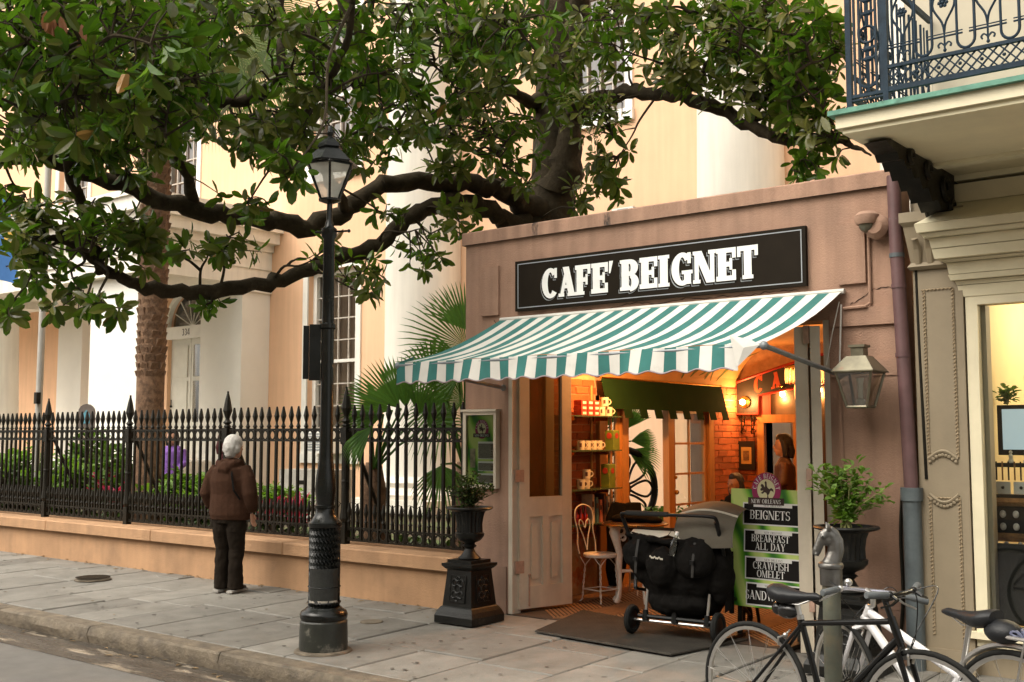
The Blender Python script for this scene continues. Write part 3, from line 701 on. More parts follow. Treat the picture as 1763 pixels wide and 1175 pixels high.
# brick inside: every brick a piece of its own
me_bricks = []
for v in range(4):
    mb = MB(); mb.bbox((0, 0, 0), (1, 1, 1), 0.06)
    for p in mb.v: p.x += random.uniform(-.02, .02); p.z += random.uniform(-.05, .05); p.y += random.uniform(-.05, .05)
    me_bricks.append(mb.mesh('brick', m_brick, fix=True))
def brick_field(par, u0, u1, z0, z1, place, bl=0.205, bh=0.066, jt=0.012, stop=None):
    z = z0; r = 0
    while z + bh < z1 + 0.01:
        u = u0 - (0.11 if r % 2 else 0.0)
        while u < u1 - 0.02:
            a, b = max(u, u0), min(u + bl, u1)
            if b - a > 0.04 and not (stop and stop((a + b) / 2, z)): place(a, b, z, bh)
            u += bl + jt
        z += bh + jt; r += 1
def side_brick(par):
    po = par.matrix_world.translation if False else Vector((0, 0, 0))
    def f(a, b, z, h):
        o = inst('brick', random.choice(me_bricks), par, (0, 0, 0))
        o.location = Vector((IX - 0.012, a, z)) - cafe.location; o.scale = (0.012 + random.uniform(0.004, 0.012), b - a, h)
    return f
def side_backing(y0, y1, z1):
    return MB().box((IX - 0.03, y0, 0), (IX - 0.004, y1, z1)).build('brick_wall', m_mortar, cafe)
bw1 = side_backing(CY + 0.28, dY0 - 0.05, 2.24); brick_field(bw1, 8.25, dY0 - 0.05, 0.55, 2.22, side_brick(bw1))
m_oldplaster = mat('worn_plaster', (0.38, 0.24, 0.12), 0.9, 0.3, 5, 0.5, 30, col2=(0.40, 0.14, 0.06), c2lo=0.5, c2hi=0.6, c2scale=6)
MB().box((IX - 0.003, CY + 0.3, 0.0), (IX + 0.012, dY0 - 0.05, 0.56)).build('worn_plaster', m_oldplaster, cafe)
bw2 = side_backing(dY1 + 0.05, BKY, 2.24); brick_field(bw2, dY1 + 0.05, BKY, 0.02, 2.22, side_brick(bw2))
# back wall: brick beside a doorway, dark arched sign panel above
bkw = MB(); wall_open(bkw, IX - 0.02, -3.2, 0, 2.75, [(-6.19, -5.80, -1, 1.76)], BKY + 0.02, BKY + 0.2)
bk = bkw.build('back_wall', m_mortar, cafe)
def back_brick(a, b, z, h):
    o = inst('brick', random.choice(me_bricks), bk, Vector((a, BKY - random.uniform(0.0, 0.008), z)) - cafe.location, (0, 0, 0), (b - a, 0.02 + 0.012, h))
brick_field(bk, IX, -6.28, 0.02, 1.86, back_brick)
m_roomshade = mat('room_shade', (0.055, 0.032, 0.016), 0.6, 0.3, 4)
MB().box((-6.24, BKY - 0.012, 1.862), (-3.21, BKY + 0.019, 2.20)).box((-5.70, BKY - 0.012, 0.0), (-3.21, BKY + 0.019, 1.861)).build('room_shade_sheet', m_roomshade, cafe)  # dark sheet standing in for the shaded room beyond the arch
dc = MB(); dc.box((-6.28, BKY - 0.05, 0), (-6.19, BKY + 0.2, 1.76)); dc.box((-5.80, BKY - 0.05, 0), (-5.70, BKY + 0.2, 1.76)); dc.box((-6.28, BKY - 0.055, 1.76), (-5.70, BKY + 0.2, 1.86))
dc.build('door_casing', m_wood, cafe)
# french doors of the left wall: posts, glazed leaves
frd = MB()
for y in (dY0, 10.06, 11.02, dY1 - 0.10): frd.box((IX - 0.06, y, 0), (IX + 0.02, y + 0.12, 2.02))
frd.box((IX - 0.06, dY0, 1.95), (IX + 0.018, dY1, 2.02)); frd.build('door_frame', m_wood, cafe)
def french_leaf(y0, y1, x, ang=0.0, hy=None):
    d = MB(); st = 0.075
    d.box((x - 0.02, y0, 0.03), (x + 0.02, y0 + st, 1.94)); d.box((x - 0.02, y1 - st, 0.03), (x + 0.02, y1, 1.94)); d.box((x - 0.018, y0 + st, 1.86), (x + 0.018, y1 - st, 1.94)); d.box((x - 0.018, y0 + st, 0.03), (x + 0.018, y1 - st, 0.45))
    my = (y0 + y1) / 2; d.box((x - 0.012, my - 0.012, 0.45), (x + 0.012, my + 0.012, 1.86))
    for k in range(1, 4): z = lerp(0.45, 1.86, k / 4); d.box((x - 0.014, y0 + st, z - 0.012), (x + 0.014, y1 - st, z + 0.012))
    gl = MB().add([(x, y0 + st, 0.45), (x, y1 - st, 0.45), (x, y1 - st, 1.86), (x, y0 + st, 1.86)], [(0, 1, 2, 3)])
    if ang:
        M = Matrix.Translation((x, hy, 0)) @ Matrix.Rotation(ang, 4, 'Z') @ Matrix.Translation((-x, -hy, 0)); d.xf(M); gl.xf(M)
    o = d.build('french_door', m_wood, cafe); gl.build('pane', m_glass, o, fix=False)
    return o
french_leaf(dY0 + 0.12, 10.06, IX - 0.03)
fd = french_leaf(11.14, 11.98, IX - 0.03)
MB().sphere((IX + 0.03, 11.17, 0.95), 0.028).box((IX - 0.04, 11.14, 0.98), (IX - 0.03, 11.2, 1.12)).sphere((IX + 0.02, 11.17, 1.12), 0.02).build('door_knob', mat('brass', (0.65, 0.42, 0.12), 0.25, 0.1, 10, metal=1.0), fd)
# folding street doors
def street_leaf(hx, hy, ang, wd, label, glazed=True):
    M = Matrix.Translation((hx, hy, 0)) @ Matrix.Rotation(ang, 4, 'Z')
    d = MB(); st = 0.115; z1 = 2.40; th = 0.026
    d.box((0, -th, 0.04), (st, th, z1)); d.box((wd - st, -th, 0.04), (wd, th, z1)); d.box((st, -th + .001, z1 - 0.12), (wd - st, th - .001, z1)); d.box((st, -th + .001, 0.04), (wd - st, th - .001, 0.24)); d.box((st, -th + .001, 0.86), (wd - st, th - .001, 1.04))
    d.box((st, -0.008, 0.24), (wd - st, 0.008, 0.86)); d.box((wd/2 - 0.04, -th + .002, 0.24), (wd/2 + 0.04, th - .002, 0.86))
    d.xf(M); o = d.build('street_door', m_doorpaint, cafe)
    if label: o['label'] = label
    for c in ((st + wd/2 - 0.04) / 2, (wd - st + wd/2 + 0.04) / 2):
        MB().box((c - 0.045, -0.017, 0.30), (c + 0.045, 0.017, 0.80)).xf(M).build('door_panel', m_doorpaint, o)
    MB().add([(st, 0, 1.04), (wd - st, 0, 1.04), (wd - st, 0, z1 - 0.12), (st, 0, z1 - 0.12)], [(0, 1, 2, 3)]).xf(M).build('pane', m_doorglass, o, fix=False)
    return o, M
m_hinge = mat('painted_hinge', (0.42, 0.27, 0.20), 0.6, 0.2, 20)
dl, M = street_leaf(-6.285, 7.93, R(76), 0.62, 'taupe glazed door leaf swung inward on the left')
for z in (0.36, 1.18): MB().box((-0.05, -0.03, z), (0.05, 0.032, z + 0.11)).xf(M).build('hinge', m_hinge, dl)
MB().box((0.1, -0.034, 0.06), (0.115, -0.026, 0.34)).xf(M).sphere(tuple(M @ Vector((0.107, -0.036, 0.34))), 0.014).build('floor_bolt', m_hinge, dl)
dl2, M = street_leaf(-6.35, 7.86, R(84), 0.6, None)
MB().box((OL - 0.0, CY + 0.0, 0), (OL + 0.045, CY + 0.12, 2.46)).build('door_jamb', m_doorpaint, cafe)
MB().box((OR - 0.05, CY + 0.01, 0), (OR, CY + 0.12, 2.46)).build('door_jamb', m_doorpaint, cafe)
for hx, ang, hw in ((-3.435, R(115), 0.048), (-3.325, R(116.5), 0.036)):
    do, M = street_leaf(hx, 7.72, ang, 0.62, None)
    e = MB().box((-0.012, -hw, 0.03), (0.0, hw, 2.405)).xf(M); e.build('door_edge', m_doorpaint, do)
for z in (0.33, 1.23, 2.28): MB().box((-3.40, 7.685, z), (-3.36, 7.71, z + 0.13)).build('hinge', m_hinge, cafe)

# awning of teal and white canvas
aw = thing('striped_awning', 'teal and white striped canvas awning with scalloped valance over the cafe doorway', 'awning', (-4.8, CY, 2.05))
m_teal = mat('teal_canvas', (0.030, 0.150, 0.135), 0.85, 0.15, 5, 0.15, 300, streak=0.08)
m_canvas = mat('white_canvas', (0.62, 0.60, 0.55), 0.85, 0.08, 4, 0.15, 300, col2=(0.50, 0.46, 0.40), c2lo=0.58, c2hi=0.8, c2scale=3)
bx0, bx1, by, bz = -6.40, -3.15, CY - 0.03, 2.66
fx0, fx1, fy, fz = -6.53, -3.20, 6.62, 2.205
NS = 36
def aw_pt(u, v): # u along, v from wall to front; the cloth sags a little
    x = lerp(lerp(bx0, bx1, u), lerp(fx0, fx1, u), v); sag = 0.05 * math.sin(math.pi * v)
    return Vector((x, lerp(by, fy, v), lerp(bz, fz, v) - sag * (1 + .35 * math.sin(u * 9.0 + 1)) + 0.007 * math.sin(u * 31) * v + 0.005 * math.sin(u * 73 + 5 * v) * math.sin(math.pi * v)))
cl = MB(); nv = 8
for k in range(NS):
    mi = 0 if k % 2 == 0 else 1
    for j in range(nv):
        cl.add([aw_pt(k/NS, j/nv), aw_pt((k+1)/NS, j/nv), aw_pt((k+1)/NS, (j+1)/nv), aw_pt(k/NS, (j+1)/nv)], [(0, 1, 2, 3)], mi)
cl.build('canvas_top', [m_teal, m_canvas], aw, smooth=False, fix=False)
va = MB(); ns = 6
def val_pt(q, t):
    u = q; x = lerp(fx0, fx1, u); drop = (0.168 + 0.010 * math.cos(2 * math.pi * u * NS / 2 + 0.4)) * t
    return Vector((x + 0.01 * t * math.sin(u * 23), fy - 0.012 - 0.02 * t + 0.022 * t * math.sin(u * 40 + 1), fz - drop))
for k in range(NS):
    mi = 0 if k % 2 == 0 else 1
    if k >= NS - 2: continue
    for q in range(ns):
        for j in range(3):
            u0, u1 = (k + q/ns)/NS, (k + (q+1)/ns)/NS
            va.add([val_pt(u0, j/3), val_pt(u1, j/3), val_pt(u1, (j+1)/3), val_pt(u0, (j+1)/3)], [(0, 1, 2, 3)], mi)
va.build('valance', [m_teal, m_canvas], aw, fix=False)
hem = MB(); hem.tube([val_pt(k/200, 1.0) for k in range(int(200 * (NS - 2) / NS))], 0.006, 4); hem.build('valance_hem', mat('grey_hem', (0.30, 0.24, 0.25), 0.9), aw)
# left end flap and folded corner on the right
fl = MB(); fl.add([(fx0, fy - 0.012, fz), (fx0 - 0.002, fy + 0.20, fz + 0.07), (fx0 - 0.03, fy + 0.17, fz - 0.10), (fx0 - 0.01, fy - 0.012, fz - 0.185)], [(0, 1, 2, 3)]); fl.build('end_flap', m_teal, aw, fix=False)
q0 = val_pt((NS - 2) / NS, 0); q1 = val_pt((NS - 2) / NS, 1)
fl = MB(); tip = Vector((fx1 - 0.02, fy - 0.02, fz + 0.0))
fl.add([q0 + Vector((-0.05, -0.01, 0.06)), q1 + Vector((0.0, -0.015, 0.02)), tip + Vector((0, 0, -0.015)), tip + Vector((-0.06, 0, 0.02)), q0 + Vector((0.06, -0.03, -0.03))], [(0, 1, 4), (1, 2, 4), (2, 3, 4), (3, 0, 4)])
fl.build('folded_flap', m_canvas, aw, fix=False)
m_tube = mat('grey_tube', (0.20, 0.22, 0.23), 0.4, 0.15, 20, metal=0.3)
fb = MB(); fb.tube([(fx0, fy + 0.0, fz - 0.02), (fx1 + 0.01, fy, fz - 0.02)], 0.016, 8); fb.build('front_bar', m_tube, aw)
for xa, xb in ((fx1, -3.16), (fx0, -6.36)):
    MB().tube([(xa, fy, fz - 0.02), (xb, CY - 0.03, 2.035)], 0.019, 8).sphere((xa, fy, fz - 0.02), 0.03).sphere((xb, CY - 0.04, 2.035), 0.03).build('awning_arm', m_tube, aw)
MB().tube([(-3.15, CY - 0.05, 2.56), (-3.175, CY - 0.05, 2.06)], 0.007, 6).build('crank_rod', m_canvas, aw)
MB().tube([(-3.16, CY - 0.06, 2.58), (-3.20, CY - 0.1, 2.36), (-3.27, CY - 0.06, 2.12)], 0.004, 5).build('pull_cord', m_canvas, aw)
MB().tube([(bx0, by, bz), (bx1 + 0.02, by, bz)], 0.02, 8).build('back_bar', m_canvas, aw)

# name board
sg = thing('shop_sign', 'long black board above the awning reading CAFE BEIGNET in white slab letters', 'sign', (-4.82, CY - 0.03, 2.72))
MB().box((-6.22, CY - 0.04, 2.725), (-3.42, CY - 0.002, 3.182)).build('board', mat('sign_black', (0.014, 0.010, 0.006), 0.65, 0.15, 5, 0.05, 60, spec=0.1), sg)
m_signwhite = mat('sign_white', (0.82, 0.82, 0.80), 0.6, 0.03, 8); m_line = mat('sign_grey_line', (0.30, 0.32, 0.34), 0.6, 0.1, 8)
br = MB(); b0, b1, c0, c1 = -6.19, -3.45, 2.75, 3.157
for a, b in (((b0, c0), (b1, c0 + 0.008)), ((b0, c1 - 0.008), (b1, c1)), ((b0, c0 + 0.008), (b0 + 0.008, c1 - 0.008)), ((b1 - 0.008, c0 + 0.008), (b1, c1 - 0.008))):
    br.box((a[0], CY - 0.0425, a[1]), (b[0], CY - 0.0403, b[1]))
br.build('border_line', m_line, sg)
SG = Font(0.265, 0.15, 0.055, 0.115, 0.32)
# letters are set one by one where they stand on the board
lx = [('C', -5.93), ('A', -5.745), ('F', -5.565), ('E', -5.395), ("'", -5.225), ('B', -5.10), ('E', -4.905), ('I', -4.725), ('G', -4.60), ('N', -4.40), ('E', -4.19), ('T', -4.005)]
LW = {'C': .175, 'A': .185, 'F': .16, 'E': .17, "'": .06, 'B': .185, 'I': .105, 'G': .19, 'N': .205, 'T': .175}
def letter(ch, x0, dy, m, name, off=(0, 0), grow=0.0):
    q, wd = SG.glyph(ch); s = LW[ch] / wd * 1.02; hh = 0.262; mb = MB()
    for i, piece in enumerate(q):
        for poly in piece:
            cx = sum(p[0] for p in poly) / len(poly); cyy = sum(p[1] for p in poly) / len(poly)
            P = []
            for u, v in poly:
                gu = grow if u > cx else -grow; gv = grow if v > cyy else -grow
                P.append((x0 + u * s + off[0] + gu, 2.818 + v * hh + off[1] + gv))
            mb.add([(u, CY - 0.0408 - dy - 0.0004 * i, v) for u, v in P], [tuple(range(len(P)))])
    return mb.build(name, m, sg, fix=False)
for ch, x0 in lx:
    x0 += 0.02
    letter(ch, x0, 0.0, m_line, 'letter_outline', (-0.017, -0.017), 0.0015)
    letter(ch, x0, 0.003, MATS['sign_black'], 'letter_gap', (-0.0115, -0.0115), 0.0)
    letter(ch, x0, 0.006, m_signwhite, 'letter', (0, 0), 0.0)

# cracks in the stucco under the board
m_crack = mat('crack', (0.05, 0.03, 0.02), 0.95)
for pts in ([(-5.9, 2.665), (-5.6, 2.668), (-5.45, 2.69), (-5.3, 2.672), (-5.1, 2.70), (-4.95, 2.715), (-4.8, 2.695), (-4.6, 2.70), (-4.45, 2.716), (-4.3, 2.695)], [(-4.3, 2.695), (-4.1, 2.705), (-3.9, 2.692), (-3.7, 2.712), (-3.5, 2.70)], [(-3.1, 2.56), (-3.02, 2.60), (-2.92, 2.66), (-2.83, 2.665), (-2.76, 2.65)], [(-6.5, 2.66), (-6.44, 2.62), (-6.40, 2.58)]):
    P = []
    for a, b in zip(pts[:-1], pts[1:]):
        for k in range(5): P.append((lerp(a[0], b[0], k/5), CY - 0.002, lerp(a[1], b[1], k/5) + random.uniform(-.007, .007)))
    P.append((pts[-1][0], CY - 0.002, pts[-1][1]))
    MB().tube(P, [random.uniform(0.0015, 0.0045) for _ in P], 4).build('crack', m_crack, front)
# camera dome and conduit
cc = thing('security_camera', 'pink painted dome security camera on the cafe wall by the drainpipe', 'camera', (-2.93, CY, 3.14))
MB().lathe([(0.055, -0.10), (0.09, -0.06), (0.09, 0.0)], (-2.86, CY - 0.03, 3.10), 18, axis=(0, 1, 0)).build('wall_mount', m_pink, cc, smooth=True)
MB().lathe([(0.075, -0.03), (0.088, 0.0), (0.088, 0.035), (0.06, 0.06), (0.02, 0.065)], (-2.92, CY - 0.10, 3.15), 18).build('housing', m_pink, cc, smooth=True)
MB().sphere((-2.92, CY - 0.10, 3.12), 0.062, 14, 8).build('dome', mat('smoked_dome', (0.10, 0.09, 0.06), 0.12, 0.1, 4), cc, smooth=True)
cd = thing('wall_conduit', 'thin pink painted conduit running down from the security camera', 'pipe', (-2.94, CY, 2.3))
MB().tube([(-2.945, CY - 0.016, 3.06), (-2.945, CY - 0.016, 2.56), (-2.97, CY - 0.04, 2.535), (-3.14, CY - 0.04, 2.53)], 0.012, 6).build('pipe', m_pink, cd)
MB().tube([(-3.19, CY - 0.035, 2.02), (-3.175, CY - 0.035, 1.30)], 0.014, 6).box((-3.195, CY - 0.05, 1.26), (-3.155, CY - 0.002, 1.30)).build('pipe', m_pink, cd)
# small white box on the parapet
rb = thing('rooftop_box', 'small weathered white metal box lying on top of the cafe parapet', 'box', (-5.3, CY + 0.15, 3.52))
b0 = at_y(1062, 366, CY + 0.2); b1 = at_y(1098, 356, CY + 0.2)
rb.location = (b0.x, CY + 0.2, 3.52)
MB().box((b0.x, CY + 0.12, 3.52), (b1.x, CY + 0.28, 3.572)).build('box', m_white, rb)
MB().box((b0.x + 0.06, CY + 0.114, 3.535), (b1.x - 0.05, CY + 0.1195, 3.56)).build('box_lid', m_line, rb)

# ------------------------------------------------------------------ inside the cafe
m_bulb = mat('lit_bulb', (1, 0.8, 0.5), 0.3, 0, emit=(1.0, 0.62, 0.25), estr=22)
m_brass = MATS['brass']
def lamp_light(name, loc, watt, rad=0.04, color=(1.0, 0.44, 0.13), parent=None):
    d = bpy.data.lights.new(name, 'POINT'); d.energy = watt; d.color = color; d.shadow_soft_size = rad
    o = bpy.data.objects.new(name, d); COL.objects.link(o); o.location = loc
    if parent is not None:
        o.parent = parent; o.location = Vector(loc) - parent.location
    return o
# dark green valance over the french doors
gv = thing('green_valance', 'dark green cloth valance with square notched hem above the french doors', 'valance', (IX + 0.1, 10.8, 1.8))
vy0, vy1, tx = dY0 - 0.05, dY1 + 0.12, IX + 0.07
poly = [(vy0, 2.20), (vy1, 2.20)]
nt_ = 8; wn_ = (vy1 - vy0) / (2 * nt_ + 1)
for k in range(2 * nt_ + 1):
    zb_ = 1.785 if k % 2 == 0 else 1.88
    yb = vy1 - k * wn_; poly += [(yb, zb_), (yb - wn_, zb_)]
MB().prism(poly, lambda u, v, d: (tx + d + 0.10 * (2.20 - v) / 0.4, u, v), 0.0, 0.004).build('cloth', mat('green_cloth', (0.008, 0.026, 0.007), 0.95, 0.15, 3, 0.2, 100, spec=0.1), gv)
MB().tube([(tx, vy0, 2.205), (tx, vy1, 2.205)], 0.012, 8).build('rod', m_brass, gv)
# glass shelves and what stands on them
m_shelf = mat('shelf_glass', (0.18, 0.26, 0.16), 0.08, 0.05, 4, spec=0.6, trans=0.6)
m_mug = mat('white_ceramic', (0.72, 0.66, 0.55), 0.3, 0.04, 8)
m_print = mat('dark_print', (0.10, 0.04, 0.03), 0.6)
sz = [1.80, 1.455, 1.07, 0.73]
words = ['top', 'second', 'third', 'lowest']
for i, z in enumerate(sz):
    s = thing('glass_shelf', f'{words[i]} glass shelf on the brick wall just inside the door', 'shelf', (IX + 0.14, 9.3, z), 'glass shelves inside the cafe')
    MB().box((IX + 0.01, 8.72, z - 0.012), (IX + 0.27, 9.66, z)).build('glass', m_shelf, s)
    for y in (8.9, 9.5): MB().box((IX, y, z - 0.05), (IX + 0.2, y + 0.012, z - 0.0125)).build('bracket', m_brass, s)
st = thing('shelf_standard', 'slim vertical rail carrying the glass shelves', 'rail', (IX + 0.02, 9.46, 0.6))
MB().box((IX + 0.008, 9.46, 0.6), (IX + 0.022, 9.49, 2.12)).build('rail', m_cafe_cream, st)
def mug(x, y, z, label, a=0.0, sc=1.0):
    t = thing('mug', label, 'mug', (x, y, z), 'white mugs on the glass shelves')
    MB().lathe([(0.034*sc, 0.0), (0.040*sc, 0.004), (0.041*sc, 0.095*sc), (0.037*sc, 0.095*sc), (0.036*sc, 0.012)], (x, y, z), 14).build('cup', m_mug, t, smooth=True)
    u = Vector((math.cos(a), math.sin(a), 0)); MB().torus(Vector((x, y, z + 0.05*sc)) + u * 0.042*sc, 0.026*sc, 0.006, 10, 5, u=u, a0=-math.pi/2, a1=math.pi/2).build('handle', m_mug, t)
    MB().lathe([(0.0415*sc, 0.035), (0.0418*sc, 0.07)], (x, y, z), 14, caps=False).build('print', m_print, t) if False else None
    d = Vector((0.55, -0.83, 0)); p = Vector((x, y, z + 0.05*sc)) + d * 0.0415*sc; w = Vector((0.83, 0.55, 0))
    MB().add([p - w*.012 - Vector((0,0,.02)), p + w*.012 - Vector((0,0,.02)), p + w*.012 + Vector((0,0,.02)), p - w*.012 + Vector((0,0,.02))], [(0,1,2,3)]).build('print', m_print, t, fix=False)
mx = IX + 0.17
mug(mx, 9.43, sz[0], 'front left white mug under the stacked one on the top glass shelf', -1.2); mug(mx, 9.56, sz[0], 'right white mug at the end of the top glass shelf', 0.9); mug(mx, 9.49, sz[0] + 0.097, 'white mug stacked on two others on the top glass shelf', 0.9)
for k in range(4): mug(mx, 9.06 + 0.105 * k, sz[1], ['leftmost', 'second from left', 'third from left', 'rightmost'][k] + ' of four white mugs on the second glass shelf', 0.9)
mug(mx, 9.06, sz[2], 'white mug at the back of the third glass shelf', 0.9); mug(mx, 9.15, sz[2], 'lower white mug of the stack on the third glass shelf', 0.9); mug(mx, 9.16, sz[2] + 0.097, 'upper white mug of the stack on the third glass shelf', 0.9)
m_redbox = mat('red_boxes', (0.42, 0.05, 0.03), 0.5, 0.3, 20, rnd=0.2); m_grnbox = mat('green_tin', (0.16, 0.22, 0.04), 0.4, 0.2, 12)
for k in range(3):
    for r_ in range(3):
        y = 8.98 + 0.11 * k; z = sz[0] + 0.052 * r_
        o = MB().bbox((mx - 0.03, y, z), (mx + 0.07, y + 0.10, z + 0.05), 0.004).build('snack_box', m_redbox); tag(o, ['bottom', 'middle', 'top'][r_] + ' row ' + ['left', 'centre', 'right'][k] + ' small red box of the nine stacked on the top shelf', 'box', 'red boxes on the top shelf')
        MB().box((mx + 0.02, y + 0.02, z + 0.012), (mx + 0.0715, y + 0.08, z + 0.036)).build('label_band', m_signwhite, o)
def tin(y, z, h, label):
    o = MB().bbox((mx - 0.02, y, z), (mx + 0.09, y + 0.11, z + h), 0.006).build('tin', m_grnbox); tag(o, label, 'tin')
    MB().lathe([(0.032, 0.0), (0.032, 0.003)], (mx + 0.035, y - 0.0005, z + h * 0.72), 12, axis=(0, -1, 0)).build('round_label', m_redbox, o)
    MB().lathe([(0.03, 0), (0.03, 0.003)], (mx + 0.0895, y + 0.055, z + h * 0.72), 12, axis=(1, 0, 0)).build('round_label', m_redbox, o)
tin(9.52, sz[1], 0.20, 'green coffee tin with a round label on the second shelf'); tin(9.44, sz[2], 0.24, 'tall green tin on the third glass shelf')
m_redbot = mat('red_sauce', (0.35, 0.02, 0.012), 0.15, 0.1, 10)
for k in range(3):
    y = 8.98 + 0.075 * k; t = thing('sauce_bottle', ['left', 'middle', 'right'][k] + ' small red sauce bottle of three on the lowest glass shelf', 'bottle', (mx, y, sz[3]), 'red bottles on the lowest shelf')
    MB().lathe([(0.024, 0), (0.026, 0.01), (0.026, 0.085), (0.012, 0.115), (0.011, 0.15)], (mx, y, sz[3]), 12).build('glass_body', m_redbot, t, smooth=True)
    MB().lathe([(0.014, 0.15), (0.014, 0.175)], (mx, y, sz[3]), 10).build('cap', m_redbox, t)
cols = [(0.5, 0.42, 0.32), (0.06, 0.14, 0.16), (0.5, 0.16, 0.10), (0.10, 0.045, 0.03), (0.55, 0.50, 0.42)]
for k in range(6):
    c = cols[k % 5]; m_ = mat('book_cover', c, 0.5, 0.15, 12)
    y = 9.22 + 0.07 * k; h = 0.28 - 0.03 * (k % 3); z = sz[3]
    o = MB().hexa([(mx - .10, y, z), (mx + .02, y + .015, z), (mx + .02, y + .055, z), (mx - .10, y + .04, z), (mx - .12, y + .02, z + h), (mx + .0, y + .035, z + h), (mx + .0, y + .075, z + h), (mx - .12, y + .06, z + h)]).build('booklet', m_)
    tag(o, f'{["cream", "dark teal", "red", "brown", "ivory", "pale"][k]} booklet leaning in the rack on the lowest glass shelf', 'booklet', 'booklets on the lowest shelf')
    MB().box((mx + .012, y + .022, z + h * .55), (mx + .0135, y + .05, z + h * .75)).build('cover_print', m_print, o)
# arched sign panel with bulbs on the back wall
sp_ = thing('arched_bulb_sign', 'black arched sign with red frame and red letters above the back doorway', 'sign', (-6.4, BKY - 0.06, 1.86))
m_sb = mat('panel_black', (0.012, 0.010, 0.008), 0.5, 0.2, 6); m_rf = mat('red_frame', (0.30, 0.022, 0.012), 0.4, 0.2, 8)
SYp = BKY - 0.03
def arch_top(x): t = (x + 6.56) / 2.9; return 2.27 + 0.42 * math.sin(min(1, t * 1.3) * math.pi / 2)
def arch_bot(x): t = max(0, (x + 6.25) / 2.6); return 2.10 + 0.22 * math.sin(min(1, t * 1.25) * math.pi / 2)
xs_ = [-6.56 + 0.1 * k for k in range(33)]
poly = [(x, arch_top(x)) for x in xs_] + [(x, arch_bot(x)) for x in reversed(xs_) if x > -6.25] + [(-6.25, 2.10), (-6.25, 1.87), (-6.56, 1.87)]
MB().prism(poly, lambda u, v, d: (u, d, v), SYp - 0.04, SYp).build('panel', m_sb, sp_)
P = [(u, SYp - 0.045, v) for u, v in poly]; MB().tube(P + [P[0]], 0.017, 5).build('frame', m_rf, sp_)
MB().box((-6.245, SYp - 0.02, 1.86), (-6.10, SYp - 0.005, 2.13)).build('side_return', mat('red_return', (0.42, 0.05, 0.025), 0.5, 0.1, 6), sp_)
m_rletter = mat('red_letter', (0.42, 0.06, 0.02), 0.5, 0.2, 10)
for k, ch in enumerate('CAFE BEIGNET'):
    if ch == ' ': continue
    x0 = -6.30 + 0.235 * k; z0 = (arch_top(x0) + arch_bot(x0)) / 2 - 0.10; tilt = 0.24 * (1 - k / 14); mb = MB()
    SLAB_q, wd = SLAB.glyph(ch)
    for i, piece in enumerate(SLAB_q):
        for pl in piece: mb.add([(x0 + u * 0.2 * .85, SYp - 0.0425 - 0.0005 * i, z0 + v * 0.2 + tilt * u * 0.2) for u, v in pl], [tuple(range(len(pl)))])
    mb.build('letter', m_rletter, sp_, fix=False)
for s_ in (-6.50, -6.36):      # scrolled iron brackets under the panel
    b = MB(); b.tube([(s_, SYp - 0.01, 1.86), (s_, SYp - 0.01, 1.62)], 0.008, 5); b.tube([(s_, SYp - 0.02, 1.64), (s_ + 0.09, SYp - 0.10, 1.74), (s_ + 0.10, SYp - 0.12, 1.84)], 0.007, 5)
    for c, r_ in (((s_ + 0.035, SYp - 0.02, 1.65), 0.028), ((s_ + 0.06, SYp - 0.05, 1.80), 0.03)): b.torus(c, r_, 0.006, 12, 4, a1=5.2)
    b.build('scroll_bracket', m_iron, sp_)
def bulb(x, y, z, label, down=True, watt=14, name='bulb_lamp'):
    t = thing(name, label, 'lamp', (x, y, z), 'bare bulbs round the arched sign')
    if down: MB().lathe([(0.06, 0.10), (0.05, 0.085), (0.018, 0.075), (0.018, 0.035)], (x, y, z), 14).build('socket', m_brass, t, smooth=True); MB().sphere((x, y, z), 0.034).build('bulb', m_bulb, t, smooth=True); off = Vector((0, -0.0, -0.06))
    else: MB().lathe([(0.075, 0.0), (0.072, 0.02), (0.03, 0.035), (0.03, 0.05)], (x, y + 0.08, z), 16, axis=(0, -1, 0)).build('socket', m_brass, t, smooth=True); MB().sphere((x, y, z), 0.036).build('bulb', m_bulb, t, smooth=True); off = Vector((0, -0.09, 0))
    lamp_light('bulb_light', Vector((x, y, z)) + off, watt, 0.04, parent=t)
bulb(-6.42, SYp - 0.125, 2.02, 'lit bare bulb on the foot of the black arched sign', False, 13)
bulb(-5.93, SYp - 0.02, 2.11, 'lit bare bulb hanging left under the arched sign', True, 6); bulb(-5.45, SYp - 0.02, 2.15, 'lit bare bulb hanging right under the arched sign', True, 6)
# unseen fill lamp, added over the shelves for the brightly lit brick
sl = thing('shelf_fill_lamp', 'unseen small brass lamp with lit bulb, added above the glass shelves to light the brick', 'lamp', (-5.75, 9.15, 2.6))
MB().tube([(-5.75, 9.15, 2.72), (-5.75, 9.15, 2.60)], 0.01, 6).lathe([(0.02, 0.09), (0.07, 0.0), (0.066, 0.0), (0.018, 0.085)], (-5.75, 9.15, 2.50), 14, axis=(-0.4, 0.05, -0.9)).build('shade', m_brass, sl)
MB().sphere((-5.77, 9.15, 2.50), 0.03).build('bulb', m_bulb, sl, smooth=True)
lamp_light('shelf_fill_light', (-5.80, 9.17, 2.44), 75, 0.05, parent=sl)
